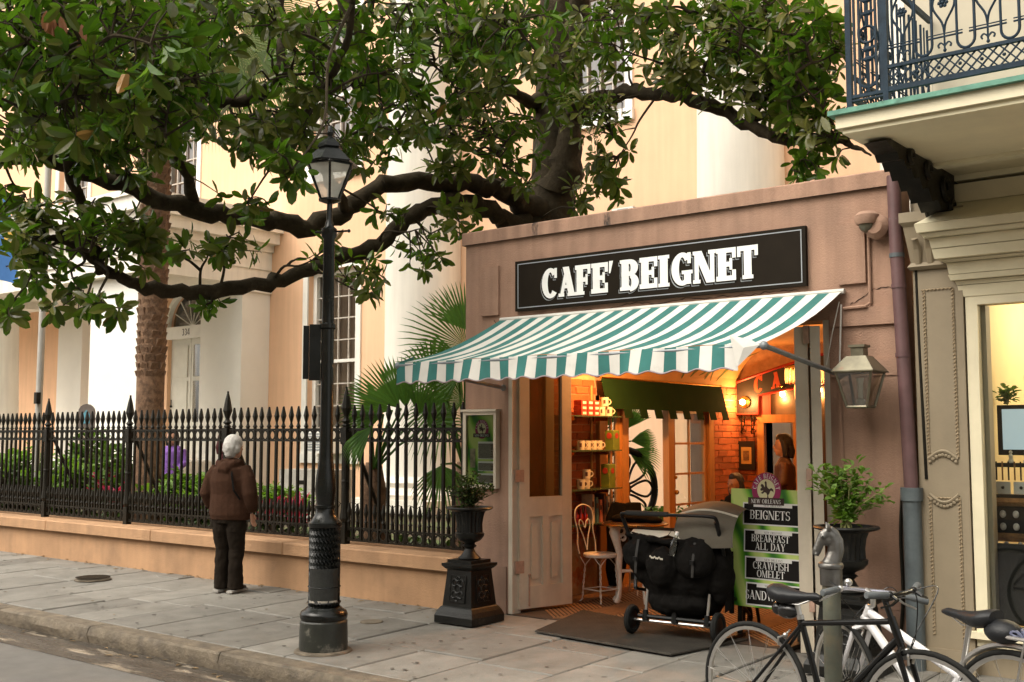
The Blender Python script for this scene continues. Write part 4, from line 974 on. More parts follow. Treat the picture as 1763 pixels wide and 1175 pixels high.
# crystal chandelier
ch_ = thing('chandelier', 'small crystal chandelier glowing amber inside the cafe', 'chandelier', (-4.62, 10.38, 2.1))
m_crystal = mat('amber_crystal', (0.9, 0.6, 0.3), 0.1, 0.1, 8, trans=0.7, emit=(1, 0.5, 0.15), estr=0.35)
cxh, cyh = -4.60, 10.42
MB().tube([(cxh, cyh, 2.72), (cxh, cyh, 2.28)], 0.008, 6).torus((cxh, cyh, 2.28), 0.19, 0.012, 24, 5, u=(1, 0, 0), w=(0, 1, 0)).torus((cxh, cyh, 2.12), 0.10, 0.010, 18, 5, u=(1, 0, 0), w=(0, 1, 0)).build('frame', m_brass, ch_)
me_drop = MB().lathe([(0.0015, 0.0), (0.008, -0.03), (0.008, -0.10), (0.001, -0.15)], (0, 0, 0), 5).mesh('crystal_drop', m_crystal, fix=True)
for k in range(26): a = 2 * math.pi * k / 26; inst('crystal_drop', me_drop, ch_, Vector((cxh + 0.19 * math.cos(a), cyh + 0.19 * math.sin(a), 2.27)) - ch_.location)
for k in range(14): a = 2 * math.pi * k / 14; inst('crystal_drop', me_drop, ch_, Vector((cxh + 0.10 * math.cos(a), cyh + 0.10 * math.sin(a), 2.11)) - ch_.location)
MB().sphere((cxh, cyh, 2.22), 0.03).build('bulb', m_bulb, ch_, smooth=True)
lamp_light('chandelier_light', (cxh, cyh, 2.16), 13, 0.06, parent=ch_)
# framed picture
pf = thing('framed_picture', 'black framed picture with amber mat on the brick back wall', 'picture', (-6.44, BKY - 0.03, 1.17))
fr_ = MB(); fr_.box((-6.55, BKY - 0.045, 1.17), (-6.32, BKY - 0.022, 1.53)); fr_.build('frame', m_sb, pf)
MB().box((-6.505, BKY - 0.048, 1.245), (-6.365, BKY - 0.0455, 1.455)).build('mat_board', mat('amber_mat', (0.5, 0.30, 0.09), 0.7), pf)
im = MB(); 
im.box((-6.475, BKY - 0.0505, 1.29), (-6.395, BKY - 0.0485, 1.41)); im.build('print', mat('sepia_print', (0.16, 0.09, 0.04), 0.6, 0.7, 28), pf)
# added tan panel standing in for letters seen in the door glass
pn = thing('glass_letters_panel', 'added tan panel with dark letters for lettering seen in the glass at the right of the doorway', 'sign', (-4.4, BKY - 0.03, 1.2))
pan = MB().box((-5.20, BKY - 0.03, 1.10), (-3.6, BKY - 0.01, 1.80)).build('panel', mat('tan_panel', (0.25, 0.15, 0.06), 0.7, 0.2, 4), pn)
for tx_, zz in (("CAFE'", 1.55), ('BEIGNET', 1.25)):
    mb = MB(); SLAB.text(mb, tx_, lambda u, v, d: (-4.95 + u, BKY - 0.0315 - d, zz + v), 0.17); mb.build('lettering', m_sb, pn, fix=False)

# ------------------------------------------------------------------ shop building on the right with balcony
SX0 = -2.62; SY = 7.84
shop = thing('shop_building', 'taupe and butter yellow shop front with display window and iron balcony', 'building', (-0.5, SY, 0))
WX0 = -2.20                     # left edge of the glass
MB().box((SX0, SY + 0.02, 0), (WX0 - 0.075, SY + 0.30, 3.45)).build('wall', m_taupe, shop)
MB().box((SX0, SY + 0.02, 3.45), (3, SY + 0.30, 9.5)).build('upper_wall', m_shopwall, shop)
MB().box((WX0 - 0.075, SY + 0.02, 2.53), (3, SY + 0.30, 3.45)).build('fascia_wall', m_taupe, shop)
MB().box((WX0 - 0.075, SY + 0.04, 0), (3, SY + 0.30, 0.26)).build('bulkhead', m_taupe, shop)
MB().box((SX0 - 0.05, SY + 0.3, 3.45), (SX0, SY + 6, 9.5)).build('gable_wall', m_shopwall, shop) if False else None
MB().box((XR + 0.001, CY + 0.29, 3.16), (SX0, SY + 6, 9.5)).build('gable_wall', m_shopwall, shop)
# pilaster with rope-edged panels and leaf capital
pil = MB().box((SX0 + 0.0, SY - 0.045, 0.16), (WX0 - 0.085, SY + 0.018, 2.76)).build('pilaster', m_taupe, shop)
MB().box((SX0 - 0.01, SY - 0.065, 0.0), (WX0 - 0.08, SY + 0.018, 0.16)).build('pilaster_base', m_taupe, shop)
pl0, pl1 = SX0 + 0.07, WX0 - 0.155
m_rope = mat('rope_moulding', (0.27, 0.205, 0.125), 0.7, 0.2, 20)
mb = MB(); mb.tube([(0, 0, -0.016), (0.009, 0, 0.0), (0, 0, 0.016)], [0.004, 0.008, 0.004], 5); me_bead = mb.mesh('rope_bead', m_rope, fix=True)
for z0, z1 in ((1.46, 2.62), (0.26, 1.18)):
    for xx in (pl0, pl1):
        z = z0
        while z < z1: inst('rope_bead', me_bead, pil, Vector((xx, SY - 0.049, z)) - shop.location, (0, 0.5, 0)); z += 0.026
    x = pl0
    while x < pl1: inst('rope_bead', me_bead, pil, Vector((x, SY - 0.049, z1)) - shop.location, (0, 1.57, 0)); x += 0.026
for zc, sg_ in ((1.44, -1), (1.20, -1)):    # bowed ends of the panels
    pts = [(pl0 + (pl1 - pl0) * k / 10, SY - 0.05, zc + sg_ * 0.0 + (0.055 * math.sin(math.pi * k / 10) if zc > 1.3 else -0.055 * math.sin(math.pi * k / 10))) for k in range(11)]
    MB().tube(pts, 0.012, 6).build('bowed_moulding', m_taupe, pil)
    for k in range(9):
        u = (k + 0.5) / 9; MB().sphere((lerp(pl0, pl1, u), SY - 0.05, zc + (0.055 if zc > 1.3 else -0.055) * math.sin(math.pi * u) - 0.028), 0.014, 8, 5).build('bead', m_taupe, pil)
cp = MB(); cp.frust(((SX0 + WX0 - 0.085) / 2, SY - 0.02, 2.76), [(0.18, 0.05, 0), (0.19, 0.07, 0.02), (0.17, 0.05, 0.05), (0.20, 0.10, 0.30), (0.22, 0.13, 0.33), (0.22, 0.13, 0.40)]); cap = cp.build('capital', m_taupe, shop)
for k in range(5):
    x = SX0 + 0.05 + 0.085 * k
    for z0, h in ((2.80, 0.17), (2.88, 0.20)):
        xx = x + (0.04 if z0 > 2.85 else 0)
        MB().tube([(xx, SY - 0.075, z0), (xx, SY - 0.10, z0 + h * 0.6), (xx, SY - 0.14, z0 + h), (xx, SY - 0.165, z0 + h * 0.92)], [0.022, 0.034, 0.024, 0.008], 6, flat=(1, 0.4, (1, 0, 0))).build('acanthus_leaf', m_taupe, cap)
# window frame, cornice
wf = MB(); wf.box((WX0 - 0.075, SY - 0.03, 0.20), (WX0, SY + 0.10, 2.55)); wf.box((WX0, SY - 0.03, 0.20), (2.6, SY + 0.10, 0.335)); wf.box((WX0, SY - 0.03, 2.49), (2.6, SY + 0.1, 2.55))
wf.box((WX0 - 0.13, SY - 0.08, 0.255), (2.6, SY - 0.03, 0.30)); win = wf.build('shop_window', m_butter, shop)
MB().box((WX0, SY + 0.06, 0.335), (WX0 + 0.03, SY + 0.16, 2.49)).build('inner_stop', m_shopwall, win)
MB().add([(WX0, SY + 0.03, 0.335), (2.6, SY + 0.03, 0.335), (2.6, SY + 0.03, 2.49), (WX0, SY + 0.03, 2.49)], [(0, 1, 2, 3)]).build('pane', m_glass, win, fix=False)
steps = [(0.05, 2.55, 2.63), (0.07, 2.63, 2.66), (0.12, 2.66, 2.70), (0.13, 2.70, 2.78), (0.17, 2.78, 2.80), (0.24, 2.80, 2.87), (0.26, 2.87, 2.94), (0.32, 2.94, 2.97), (0.37, 2.97, 3.03)]
for i, (d, z0, z1) in enumerate(steps):
    MB().frust((1.4 - (WX0 - 0.0) * 0 , 0, 0), [(0.001, 0.001, 0), (0.001, 0.001, 0.001)]) if False else None
    x0 = WX0 - 0.09 - d * 0.55
    mb = MB().hexa([(x0 + 0.012, SY - d + 0.012, z0), (3, SY - d + 0.012, z0), (3, SY + 0.018, z0), (x0 + 0.012, SY + 0.018, z0), (x0, SY - d, z1 - 0.004), (3, SY - d, z1 - 0.004), (3, SY + 0.018, z1 - 0.004), (x0, SY + 0.018, z1 - 0.004)])
    mb.build('cornice_moulding', m_butter, shop)
x0 = WX0 - 0.09 - 0.37 * 0.55
MB().hexa([(x0, SY - 0.37, 3.028), (3, SY - 0.37, 3.028), (3, SY + 0.018, 3.028), (x0, SY + 0.018, 3.028), (x0 + 0.18, SY - 0.06, 3.20), (3, SY - 0.06, 3.20), (3, SY + 0.018, 3.20), (x0 + 0.18, SY + 0.018, 3.20)]).build('cornice_roof', m_butter, shop)
MB().box((x0 + 0.17, SY - 0.065, 3.202), (3, SY + 0.018, 3.33)).build('cornice_board', m_butter, shop)
# room behind the glass
m_yellow = mat('yellow_wall', (0.80, 0.66, 0.38), 0.7, 0.06, 3)
rm = MB(); rm.box((SX0 + 0.05, SY + 3.0, 0), (3, SY + 3.1, 2.9)); rm.box((WX0 - 0.16, SY + 0.30, 0), (WX0 - 0.10, SY + 3.0, 2.9)); rm.box((WX0 - 0.1, SY + 0.30, 2.82), (3, SY + 3.0, 2.9)); rm.build('room', m_yellow, shop)
MB().box((WX0 - 0.10, SY + 0.12, 0.02), (3, SY + 3.0, 0.05)).build('room_floor', m_wood, shop)
MB().box((WX0 + 0.0, SY + 0.14, 0.335), (2.5, SY + 0.19, 0.87)).build('display_backing', mat('display_black', (0.014, 0.014, 0.016), 0.35, 0.2, 6), shop)
# ceiling lamps of the shop
for k, (x, y) in enumerate(((-1.6, 9.3), (-0.6, 9.0))):
    t = thing('ceiling_lamp', f'{["left", "right"][k]} round ceiling lamp inside the yellow shop', 'lamp', (x, y, 2.75), 'ceiling lamps in the shop')
    MB().lathe([(0.10, 0.06), (0.14, 0.0)], (x, y, 2.755), 16).build('shade', m_white, t); MB().lathe([(0.12, -0.01), (0.12, 0.0)], (x, y, 2.752), 16).build('diffuser', mat('lamp_diffuser', (1, .9, .7), 0.5, 0, emit=(1, 0.80, 0.45), estr=6), t)
    lamp_light('shop_light', (x, y, 2.60), 18, 0.12, (1.0, 0.84, 0.60), t)
# balcony: deck, fascia, bracket and cast iron railing
BX0, BY0, BZ = -2.53, 6.25, 3.425
bal = MB(); bal.box((BX0, BY0, BZ), (3, SY + 0.018, BZ + 0.075)); bal_o = bal.build('balcony', m_butter, shop)
MB().box((BX0 + 0.03, BY0 + 0.03, BZ - 0.03), (3, SY + 0.018, BZ - 0.001)).build('soffit_board', m_soffit, bal_o)
MB().box((BX0 + 0.03, SY - 0.5, BZ - 0.055), (3, SY - 0.42, BZ - 0.031)).build('soffit_batten', m_soffit, bal_o)
MB().box((BX0 + 0.03, SY - 0.06, BZ - 0.07), (3, SY + 0.017, BZ - 0.031)).build('soffit_batten', m_soffit, bal_o)
MB().box((BX0 - 0.035, BY0 - 0.035, BZ + 0.076), (3, SY + 0.018, BZ + 0.105)).build('copper_edge', m_verdigris, bal_o)
brk = [(0.0, 0.0), (-1.30, 0.0), (-1.38, -0.05), (-1.30, -0.09), (-1.20, -0.12), (-1.16, -0.20), (-1.08, -0.17), (-1.03, -0.27), (-0.95, -0.23), (-0.90, -0.34), (-0.80, -0.29), (-0.74, -0.42), (-0.63, -0.37), (-0.56, -0.52), (-0.44, -0.46), (-0.36, -0.58), (-0.24, -0.52), (-0.16, -0.60), (-0.12, -0.68), (0.0, -0.68)]
bo = MB().prism(brk, lambda u, v, d: (d, SY + 0.016 + u, BZ - 0.032 + v * 0.50), BX0 + 0.08, BX0 + 0.22).build('bracket', m_iron, shop)
for u, v, r_ in ((-0.95, -0.09, 0.07), (-0.62, -0.14, 0.09), (-0.28, -0.26, 0.14), (-0.15, -0.48, 0.09)):
    for xx in (BX0 + 0.075, BX0 + 0.225): MB().torus((xx, SY + u, BZ - 0.03 + v * 0.50), r_ * 0.5, 0.022, 14, 6, u=(0, 1, 0), w=(0, 0, 1), a1=5.3).build('scroll', m_iron, bo)
RZ = BZ + 0.105; RY = BY0 + 0.06
def rail_box(a, b, name='rail', par=bal_o, m=m_blue_iron): return MB().box(a, b).build(name, m, par)
rx1 = 1.4
for z0, z1 in ((0.075, 0.105), (0.215, 0.235), (1.0, 1.04), (0.93, 0.945)): rail_box((BX0 + 0.30, RY - 0.014, RZ + z0), (rx1, RY + 0.014, RZ + z1))
for z0, z1 in ((0.075, 0.095), (0.055, 0.065), (1.0, 1.04)): rail_box((BX0 + 0.07, RY - 0.012, RZ + z0), (BX0 + 0.30, RY + 0.012, RZ + z1))
for x in (BX0 + 0.07, BX0 + 0.29):
    MB().frust((x, RY, RZ), [(0.03, 0.03, 0), (0.025, 0.025, 0.02), (0.016, 0.016, 0.03), (0.016, 0.016, 1.08)]).build('railing_post', m_blue_iron, bal_o)
# corner panel of bars, rings and leaves
for x in (0.105, 0.135, 0.235, 0.265): rail_box((BX0 + x - 0.006, RY - 0.008, RZ + 0.095), (BX0 + x + 0.006, RY + 0.008, RZ + 1.0), 'bar')
xc = BX0 + 0.185
cpn = MB(); cpn.torus((xc, RY, RZ + 0.45), 0.05, 0.009, 16, 5); cpn.torus((xc, RY, RZ + 0.19), 0.06, 0.009, 12, 5, a0=math.pi, a1=2*math.pi); cpn.torus((xc, RY, RZ + 0.85), 0.06, 0.009, 12, 5)
cpn.tube([(xc, RY, RZ + 0.1), (xc, RY, RZ + 0.40)], 0.010, 5); cpn.tube([(xc, RY, RZ + 0.50), (xc, RY, RZ + 0.80)], 0.010, 5)
for z in (0.3, 0.36, 0.58, 0.66, 0.74): cpn.sphere((xc, RY, RZ + z), 0.024, 8, 5, sc=(1.2, 0.6, 0.8)); cpn.tube([(xc - 0.055, RY, RZ + z + 0.02), (xc, RY, RZ + z - 0.015), (xc + 0.055, RY, RZ + z + 0.02)], 0.007, 4)
cpn.build('corner_ornament', m_blue_iron, bal_o)
# repeating bays: loop, diamond with rosette, fleur-de-lis
bay = 0.235; nb_ = 12
ml = MB(); lw = 0.048
ml.tube([(-lw, 0, 0.93)] + [(-lw * math.cos(math.pi * k / 10), 0, 0.30 - 0.055 * math.sin(math.pi * k / 10)) for k in range(11)] + [(lw, 0, 0.93)], 0.0085, 6)
me_loop = ml.mesh('loop', m_blue_iron, fix=True)
ml = MB()
for sg2 in (-1, 1): ml.tube(catmull([(0, 0, 0.36), (sg2 * 0.012, 0, 0.42), (sg2 * 0.062, 0, 0.53), (sg2 * 0.012, 0, 0.66), (0, 0, 0.74)], 5), 0.007, 5)
ml.tube([(0, 0, 0.245), (0, 0, 0.37)], 0.006, 5); ml.tube([(-0.10, 0, 0.335), (0.10, 0, 0.335)], 0.006, 5); ml.tube([(-0.10, 0, 0.352), (0.10, 0, 0.352)], 0.004, 5)
for sg2 in (-1, 1): ml.tube(catmull([(0, 0, 0.28), (sg2 * 0.02, 0, 0.30), (sg2 * 0.036, 0, 0.288), (sg2 * 0.03, 0, 0.272)], 3), 0.006, 4)
ml.sphere((0, 0, 0.255), 0.011, 6, 4); ml.tube([(0, 0, 0.74), (0, 0, 0.93)], 0.006, 5)
me_dia = ml.mesh('diamond', m_blue_iron, fix=True)
ml = MB()
for k in range(6): a = k * math.pi / 3; ml.sphere((0.02 * math.cos(a), -0.004, 0.02 * math.sin(a)), 0.012, 6, 4, sc=(1, 0.7, 1))
ml.sphere((0, -0.008, 0), 0.012, 6, 4); me_ros = ml.mesh('rosette', m_blue_iron, fix=True)
ml = MB()
for k in range(4):
    for s2 in (1, -1):
        a = (k + 0.5) * bay / 4; ml.tube([(a - s2 * 0.052, 0.004 * s2, 0.105), (a + s2 * 0.052, 0.004 * s2, 0.215)], 0.0055, 4)
ml.sphere((bay * .25, -0.004, 0.16), 0.011, 6, 4); ml.sphere((bay * .75, -0.004, 0.16), 0.011, 6, 4)
me_lat = ml.mesh('lattice', m_blue_iron, fix=True)
o0 = Vector((BX0 + 0.30, RY, RZ)) - shop.location
for k in range(nb_):
    x = k * bay
    inst('lattice', me_lat, bal_o, o0 + Vector((x, 0, 0))); inst('diamond', me_dia, bal_o, o0 + Vector((x + 0.095, 0, 0))); inst('rosette', me_ros, bal_o, o0 + Vector((x + 0.095, -0.005, 0.53)))
    inst('loop', me_loop, bal_o, o0 + Vector((x + 0.212, 0, 0)))
# return railing along the balcony end
for k in range(6):
    y = 0.16 + 0.235 * k
    inst('diamond', me_dia, bal_o, Vector((BX0 + 0.07, RY + y + 0.06, RZ)) - shop.location, (0, 0, R(90))); inst('rosette', me_ros, bal_o, Vector((BX0 + 0.07, RY + y + 0.06, RZ + 0.53)) - shop.location, (0, 0, R(90)))
    inst('loop', me_loop, bal_o, Vector((BX0 + 0.07, RY + y + 0.175, RZ)) - shop.location, (0, 0, R(90))); inst('lattice', me_lat, bal_o, Vector((BX0 + 0.07, RY + y, RZ)) - shop.location, (0, 0, R(90)))
for z0, z1 in ((0.075, 0.105), (0.215, 0.235), (1.0, 1.04)): rail_box((BX0 + 0.058, RY + 0.02, RZ + z0), (BX0 + 0.082, SY, RZ + z1))
# window shutter and door trim upstairs
up = MB(); up.box((-1.50, SY - 0.02, RZ), (-1.38, SY + 0.019, 5.9)); up.box((-1.95, SY - 0.008, RZ + 0.02), (-1.55, SY + 0.0195, RZ + 0.42)); up.build('upper_trim', m_butter, shop)
# downpipe: painted upper part, zinc lower part
dp = thing('drainpipe', 'downpipe painted purple brown above and zinc grey below between cafe and shop', 'pipe', (-2.66, CY - 0.09, 0))
m_purple = mat('purple_brown_paint', (0.12, 0.062, 0.062), 0.5, 0.2, 8, 0.1, 40, col2=(0.16, 0.20, 0.19), c2lo=0.66, c2hi=0.7, c2scale=5)
m_zinc = mat('zinc', (0.13, 0.155, 0.165), 0.45, 0.25, 6, 0.1, 30, metal=0.35, streak=0.2)
pxx = -2.665; pyy = CY - 0.085
MB().tube([(pxx - 0.06, pyy + 0.0, 3.45), (pxx - 0.055, pyy, 3.0), (pxx - 0.03, pyy, 2.2), (pxx, pyy, 1.22)], 0.048, 14).build('upper_pipe', m_purple, dp, smooth=True)
MB().tube([(pxx, pyy, 1.16), (pxx, pyy, 0.0)], 0.062, 16).build('lower_pipe', m_zinc, dp, smooth=True)
MB().tube([(pxx, pyy, 1.15), (pxx, pyy, 1.24)], 0.075, 16).build('collar', m_zinc, dp, smooth=True)
for z, xx in ((2.86, -0.052), (2.15, -0.03), (2.64, -0.045)): MB().tube([(pxx + xx, pyy, z), (pxx + xx, pyy, z + 0.03)], 0.053, 14).build('strap', m_zinc if z > 2.8 else m_purple, dp, smooth=True)
wc = thing('wall_cable', 'dark cable hanging down the wall beside the zinc downpipe', 'cable', (-2.76, CY - 0.03, 0.3))
MB().tube(catmull([(-2.60, CY - 0.05, 3.0), (-2.59, CY - 0.05, 2.2), (-2.57, CY - 0.055, 1.3)], 6), 0.012, 6).build('cable', m_iron, wc)
MB().tube(catmull([(-2.745, CY - 0.04, 1.2), (-2.765, CY - 0.04, 0.9), (-2.76, CY - 0.04, 0.5), (-2.79, CY - 0.03, 0.2)], 6), 0.014, 6).build('cable', m_iron, wc)

# ------------------------------------------------------------------ street lamp
LX, LY = -6.49, 5.80
lp = thing('street_lamp', 'black cast iron street lamp with twisted fluted base standing on the pavement', 'street lamp', (LX, LY, 0))
c0 = (LX, LY, 0)
MB().lathe([(0.215, 0), (0.21, 0.012), (0.195, 0.02)], c0, 28).build('footing', m_kerb, lp)
m_plinth = mat('worn_plinth', (0.022, 0.024, 0.019), 0.4, 0.4, 9, 0.2, 40, col2=(0.13, 0.12, 0.10), c2lo=0.58, c2hi=0.72, c2scale=9)
MB().lathe([(0.176, 0.02), (0.178, 0.04), (0.174, 0.225), (0.165, 0.235)], c0, 32).build('plinth', m_plinth, lp, smooth=True)
MB().lathe([(0.165, 0.235), (0.172, 0.25), (0.176, 0.275), (0.165, 0.30), (0.14, 0.315), (0.125, 0.33)], c0, 32).build('base_moulding', m_iron2, lp, smooth=True)
prof = [(0.117, 0.33 + 0.59 * k / 60) for k in range(61)]
MB().lathe(prof, c0, 168, flute=0.18, nf=24, twist=200.0).build('twisted_shaft', m_iron2, lp, smooth=True, angle=70)
MB().lathe([(0.118, 0.92), (0.126, 0.935), (0.126, 0.955), (0.10, 0.975), (0.075, 1.02), (0.070, 1.06), (0.078, 1.065), (0.078, 1.085), (0.066, 1.09), (0.070, 1.13), (0.078, 1.20), (0.070, 1.30), (0.055, 1.42), (0.050, 1.50), (0.0475, 2.42), (0.060, 2.43), (0.060, 2.46), (0.047, 2.47), (0.042, 3.12), (0.058, 3.14), (0.058, 3.20), (0.036, 3.22), (0.022, 3.28), (0.020, 3.42)], c0, 24).build('pole', m_iron2, lp, smooth=True)
hx = lambda r, z, n=6, o=0.3: [(LX + r * math.cos(o + 2*math.pi*k/n), LY + r * math.sin(o + 2*math.pi*k/n), z) for k in range(n)]
lb, lt = hx(0.075, 3.43), hx(0.185, 3.70)
MB().lathe([(0.03, 3.40), (0.085, 3.42), (0.085, 3.435)], c0, 12).build('lantern_seat', m_iron2, lp)
rib = MB()
for a, b in zip(lb, lt): rib.tube([a, b], 0.010, 5)
rib.tube(lt + [lt[0]], 0.011, 5); rib.build('lantern_frame', m_iron2, lp)
m_lampglass = mat('pale_reflection_lamp_glass', (0.80, 0.78, 0.70), 0.25, 0.15, 9, alpha=0.5)  # pale half-clear colour stands in for reflections on the panes
for k in range(6): MB().add([lb[k], lb[(k+1) % 6], lt[(k+1) % 6], lt[k]], [(0, 1, 2, 3)]).build('lamp_pane', m_lampglass, lp, fix=False)
MB().lathe([(0.21, 3.70), (0.215, 3.715), (0.09, 3.83), (0.10, 3.84), (0.09, 3.87), (0.03, 3.92), (0.02, 3.93), (0.03, 3.96), (0.006, 4.02)], c0, 6).build('lantern_roof', m_iron2, lp)
MB().lathe([(0.02, 3.44), (0.02, 3.52), (0.014, 3.54), (0.03, 3.60), (0.02, 3.66)], c0, 10).build('mantle', m_white, lp, smooth=True)
MB().tube([(LX - 0.10, LY - 0.05, 3.18), (LX + 0.14, LY + 0.07, 3.18)], 0.008, 6).sphere((LX + 0.14, LY + 0.07, 3.18), 0.014).build('ladder_bar', m_iron2, lp)
box_ = MB().box((-0.085, -0.018, 0), (0.0, 0.018, 0.43)); 
M = Matrix.Translation((LX - 0.055, LY - 0.02, 2.03)) @ Matrix.Rotation(R(50), 4, 'Z'); box_.box((-0.13, -0.004, 0.01), (-0.086, 0.004, 0.42)).xf(M); box_.build('sign_plate', m_iron2, lp)
m_patch = mat('torn_tape', (0.013, 0.014, 0.012), 0.5, 0.4, 14, 0.3, 40, col2=(0.55, 0.5, 0.42), c2lo=0.70, c2hi=0.73, c2scale=14)
pt = MB(); n = 10
for z0, z1, mi in ((0.36, 0.385, 1), (0.385, 0.62, 0)):
    for k in range(n):
        a0, a1 = R(-105 + 12 * k), R(-105 + 12 * (k + 1)); r_ = 0.119
        pt.add([(LX + r_*math.cos(a0), LY + r_*math.sin(a0), z0), (LX + r_*math.cos(a1), LY + r_*math.sin(a1), z0), (LX + r_*math.cos(a1), LY + r_*math.sin(a1), z1), (LX + r_*math.cos(a0), LY + r_*math.sin(a0), z1)], [(0, 1, 2, 3)], mi)
pt.build('tape_wrap', [m_patch, mat('torn_paper', (0.42, 0.38, 0.32), 0.8, 0.5, 12, col2=(0.03, 0.03, 0.03), c2lo=0.5, c2hi=0.52, c2scale=30)], lp, fix=False)
MB().torus((LX, LY, 0.365), 0.121, 0.006, 20, 4, u=(1, 0, 0), w=(0, 1, 0)).torus((LX, LY, 0.48), 0.120, 0.003, 20, 4, u=(1, 0, 0), w=(0, 1, 0)).build('strap', m_iron2, lp)
lp.location.z += gz(LY); lp.scale = (1.04, 1.04, 1.018)

# ------------------------------------------------------------------ urns on pedestals
m_urn = mat('black_urn', (0.009, 0.009, 0.008), 0.36, 0.3, 8, 0.2, 50, rvar=0.1, spec=0.25, col2=(0.05, 0.045, 0.035), c2lo=0.6, c2hi=0.8, c2scale=6)
m_leafS = leaf_mat('shrub_leaf', (0.075, 0.15, 0.02), (0.10, 0.17, 0.04), 0.5, 0.35, 0.25)
m_leafU = leaf_mat('urn_shrub_leaf', (0.12, 0.22, 0.03), (0.14, 0.23, 0.05), 0.45, 0.35, 0.3)
m_leafD = leaf_mat('dark_shrub_leaf', (0.03, 0.055, 0.012), (0.04, 0.065, 0.02), 0.55, 0.4, 0.2)
m_stem = mat('green_stem', (0.22, 0.22, 0.08), 0.7, 0.2, 20); m_twig = mat('twig', (0.10, 0.07, 0.04), 0.85, 0.3, 20)
def leaf_quad(mb, p, d, nrm, L, W, mi=0, fold=0.25):
    """one folded oval leaf"""
    d = d.normalized(); s = d.cross(nrm); s = s.normalized() if s.length > 1e-5 else d.orthogonal().normalized(); n_ = s.cross(d)
    m1, m2, m3 = p + d * L * 0.24, p + d * L * 0.56 - n_ * L * 0.02, p + d * L * 0.84 - n_ * L * 0.05
    a = n_ * W * fold
    mb.add([p, m1 + s*W*0.34 + a*.7, m1, m1 - s*W*0.34 + a*.7, m2 + s*W*0.5 + a, m2, m2 - s*W*0.5 + a, m3 + s*W*0.36 + a*.6, m3, m3 - s*W*0.36 + a*.6, p + d*L - n_*L*0.08],
           [(0, 2, 1), (0, 3, 2), (1, 2, 5, 4), (2, 3, 6, 5), (4, 5, 8, 7), (5, 6, 9, 8), (7, 8, 10), (8, 9, 10)], mi)
def rvec(): 
    while True:
        v = Vector((random.uniform(-1, 1), random.uniform(-1, 1), random.uniform(-1, 1)))
        if 0.05 < v.length < 1: return v.normalized()
def bush(parent, c, stems, hgt, spread, leafL, lm, sm, seed, dens=14):
    rr = random.Random(seed); st = MB(); lf = MB(); c = Vector(c)
    for k in range(stems):
        a = rr.uniform(0, 6.28); out = rr.uniform(0.15, 1) * spread; h = hgt * rr.uniform(0.45, 1.0) * (1.15 - 0.45 * out / spread)
        tip = c + Vector((math.cos(a) * out, math.sin(a) * out, h)); mid = c + Vector((math.cos(a) * out * 0.35, math.sin(a) * out * 0.35, h * 0.55))
        pts = [Vector(p) for p in catmull([tuple(c + Vector((rr.uniform(-.03, .03), rr.uniform(-.03, .03), 0))), tuple(mid), tuple(tip)], 5)]
        st.tube(pts, [0.006 * (1 - 0.7 * i / len(pts)) for i in range(len(pts))], 5)
        for i in range(2, len(pts)):
            for q in range(max(1, dens // len(pts))):
                d = Vector((rr.uniform(-1, 1), rr.uniform(-1, 1), rr.uniform(-0.2, 0.9))).normalized()
                p = pts[i] + d * rr.uniform(0, 0.05); L = leafL * rr.uniform(0.7, 1.25)
                leaf_quad(lf, p, d, Vector((rr.uniform(-.4, .4), rr.uniform(-.4, .4), 1)), L, L * 0.6)
    so = st.build('stem', sm, parent); lo = lf.build('foliage', lm, parent, fix=False); lo['kind'] = 'stuff'
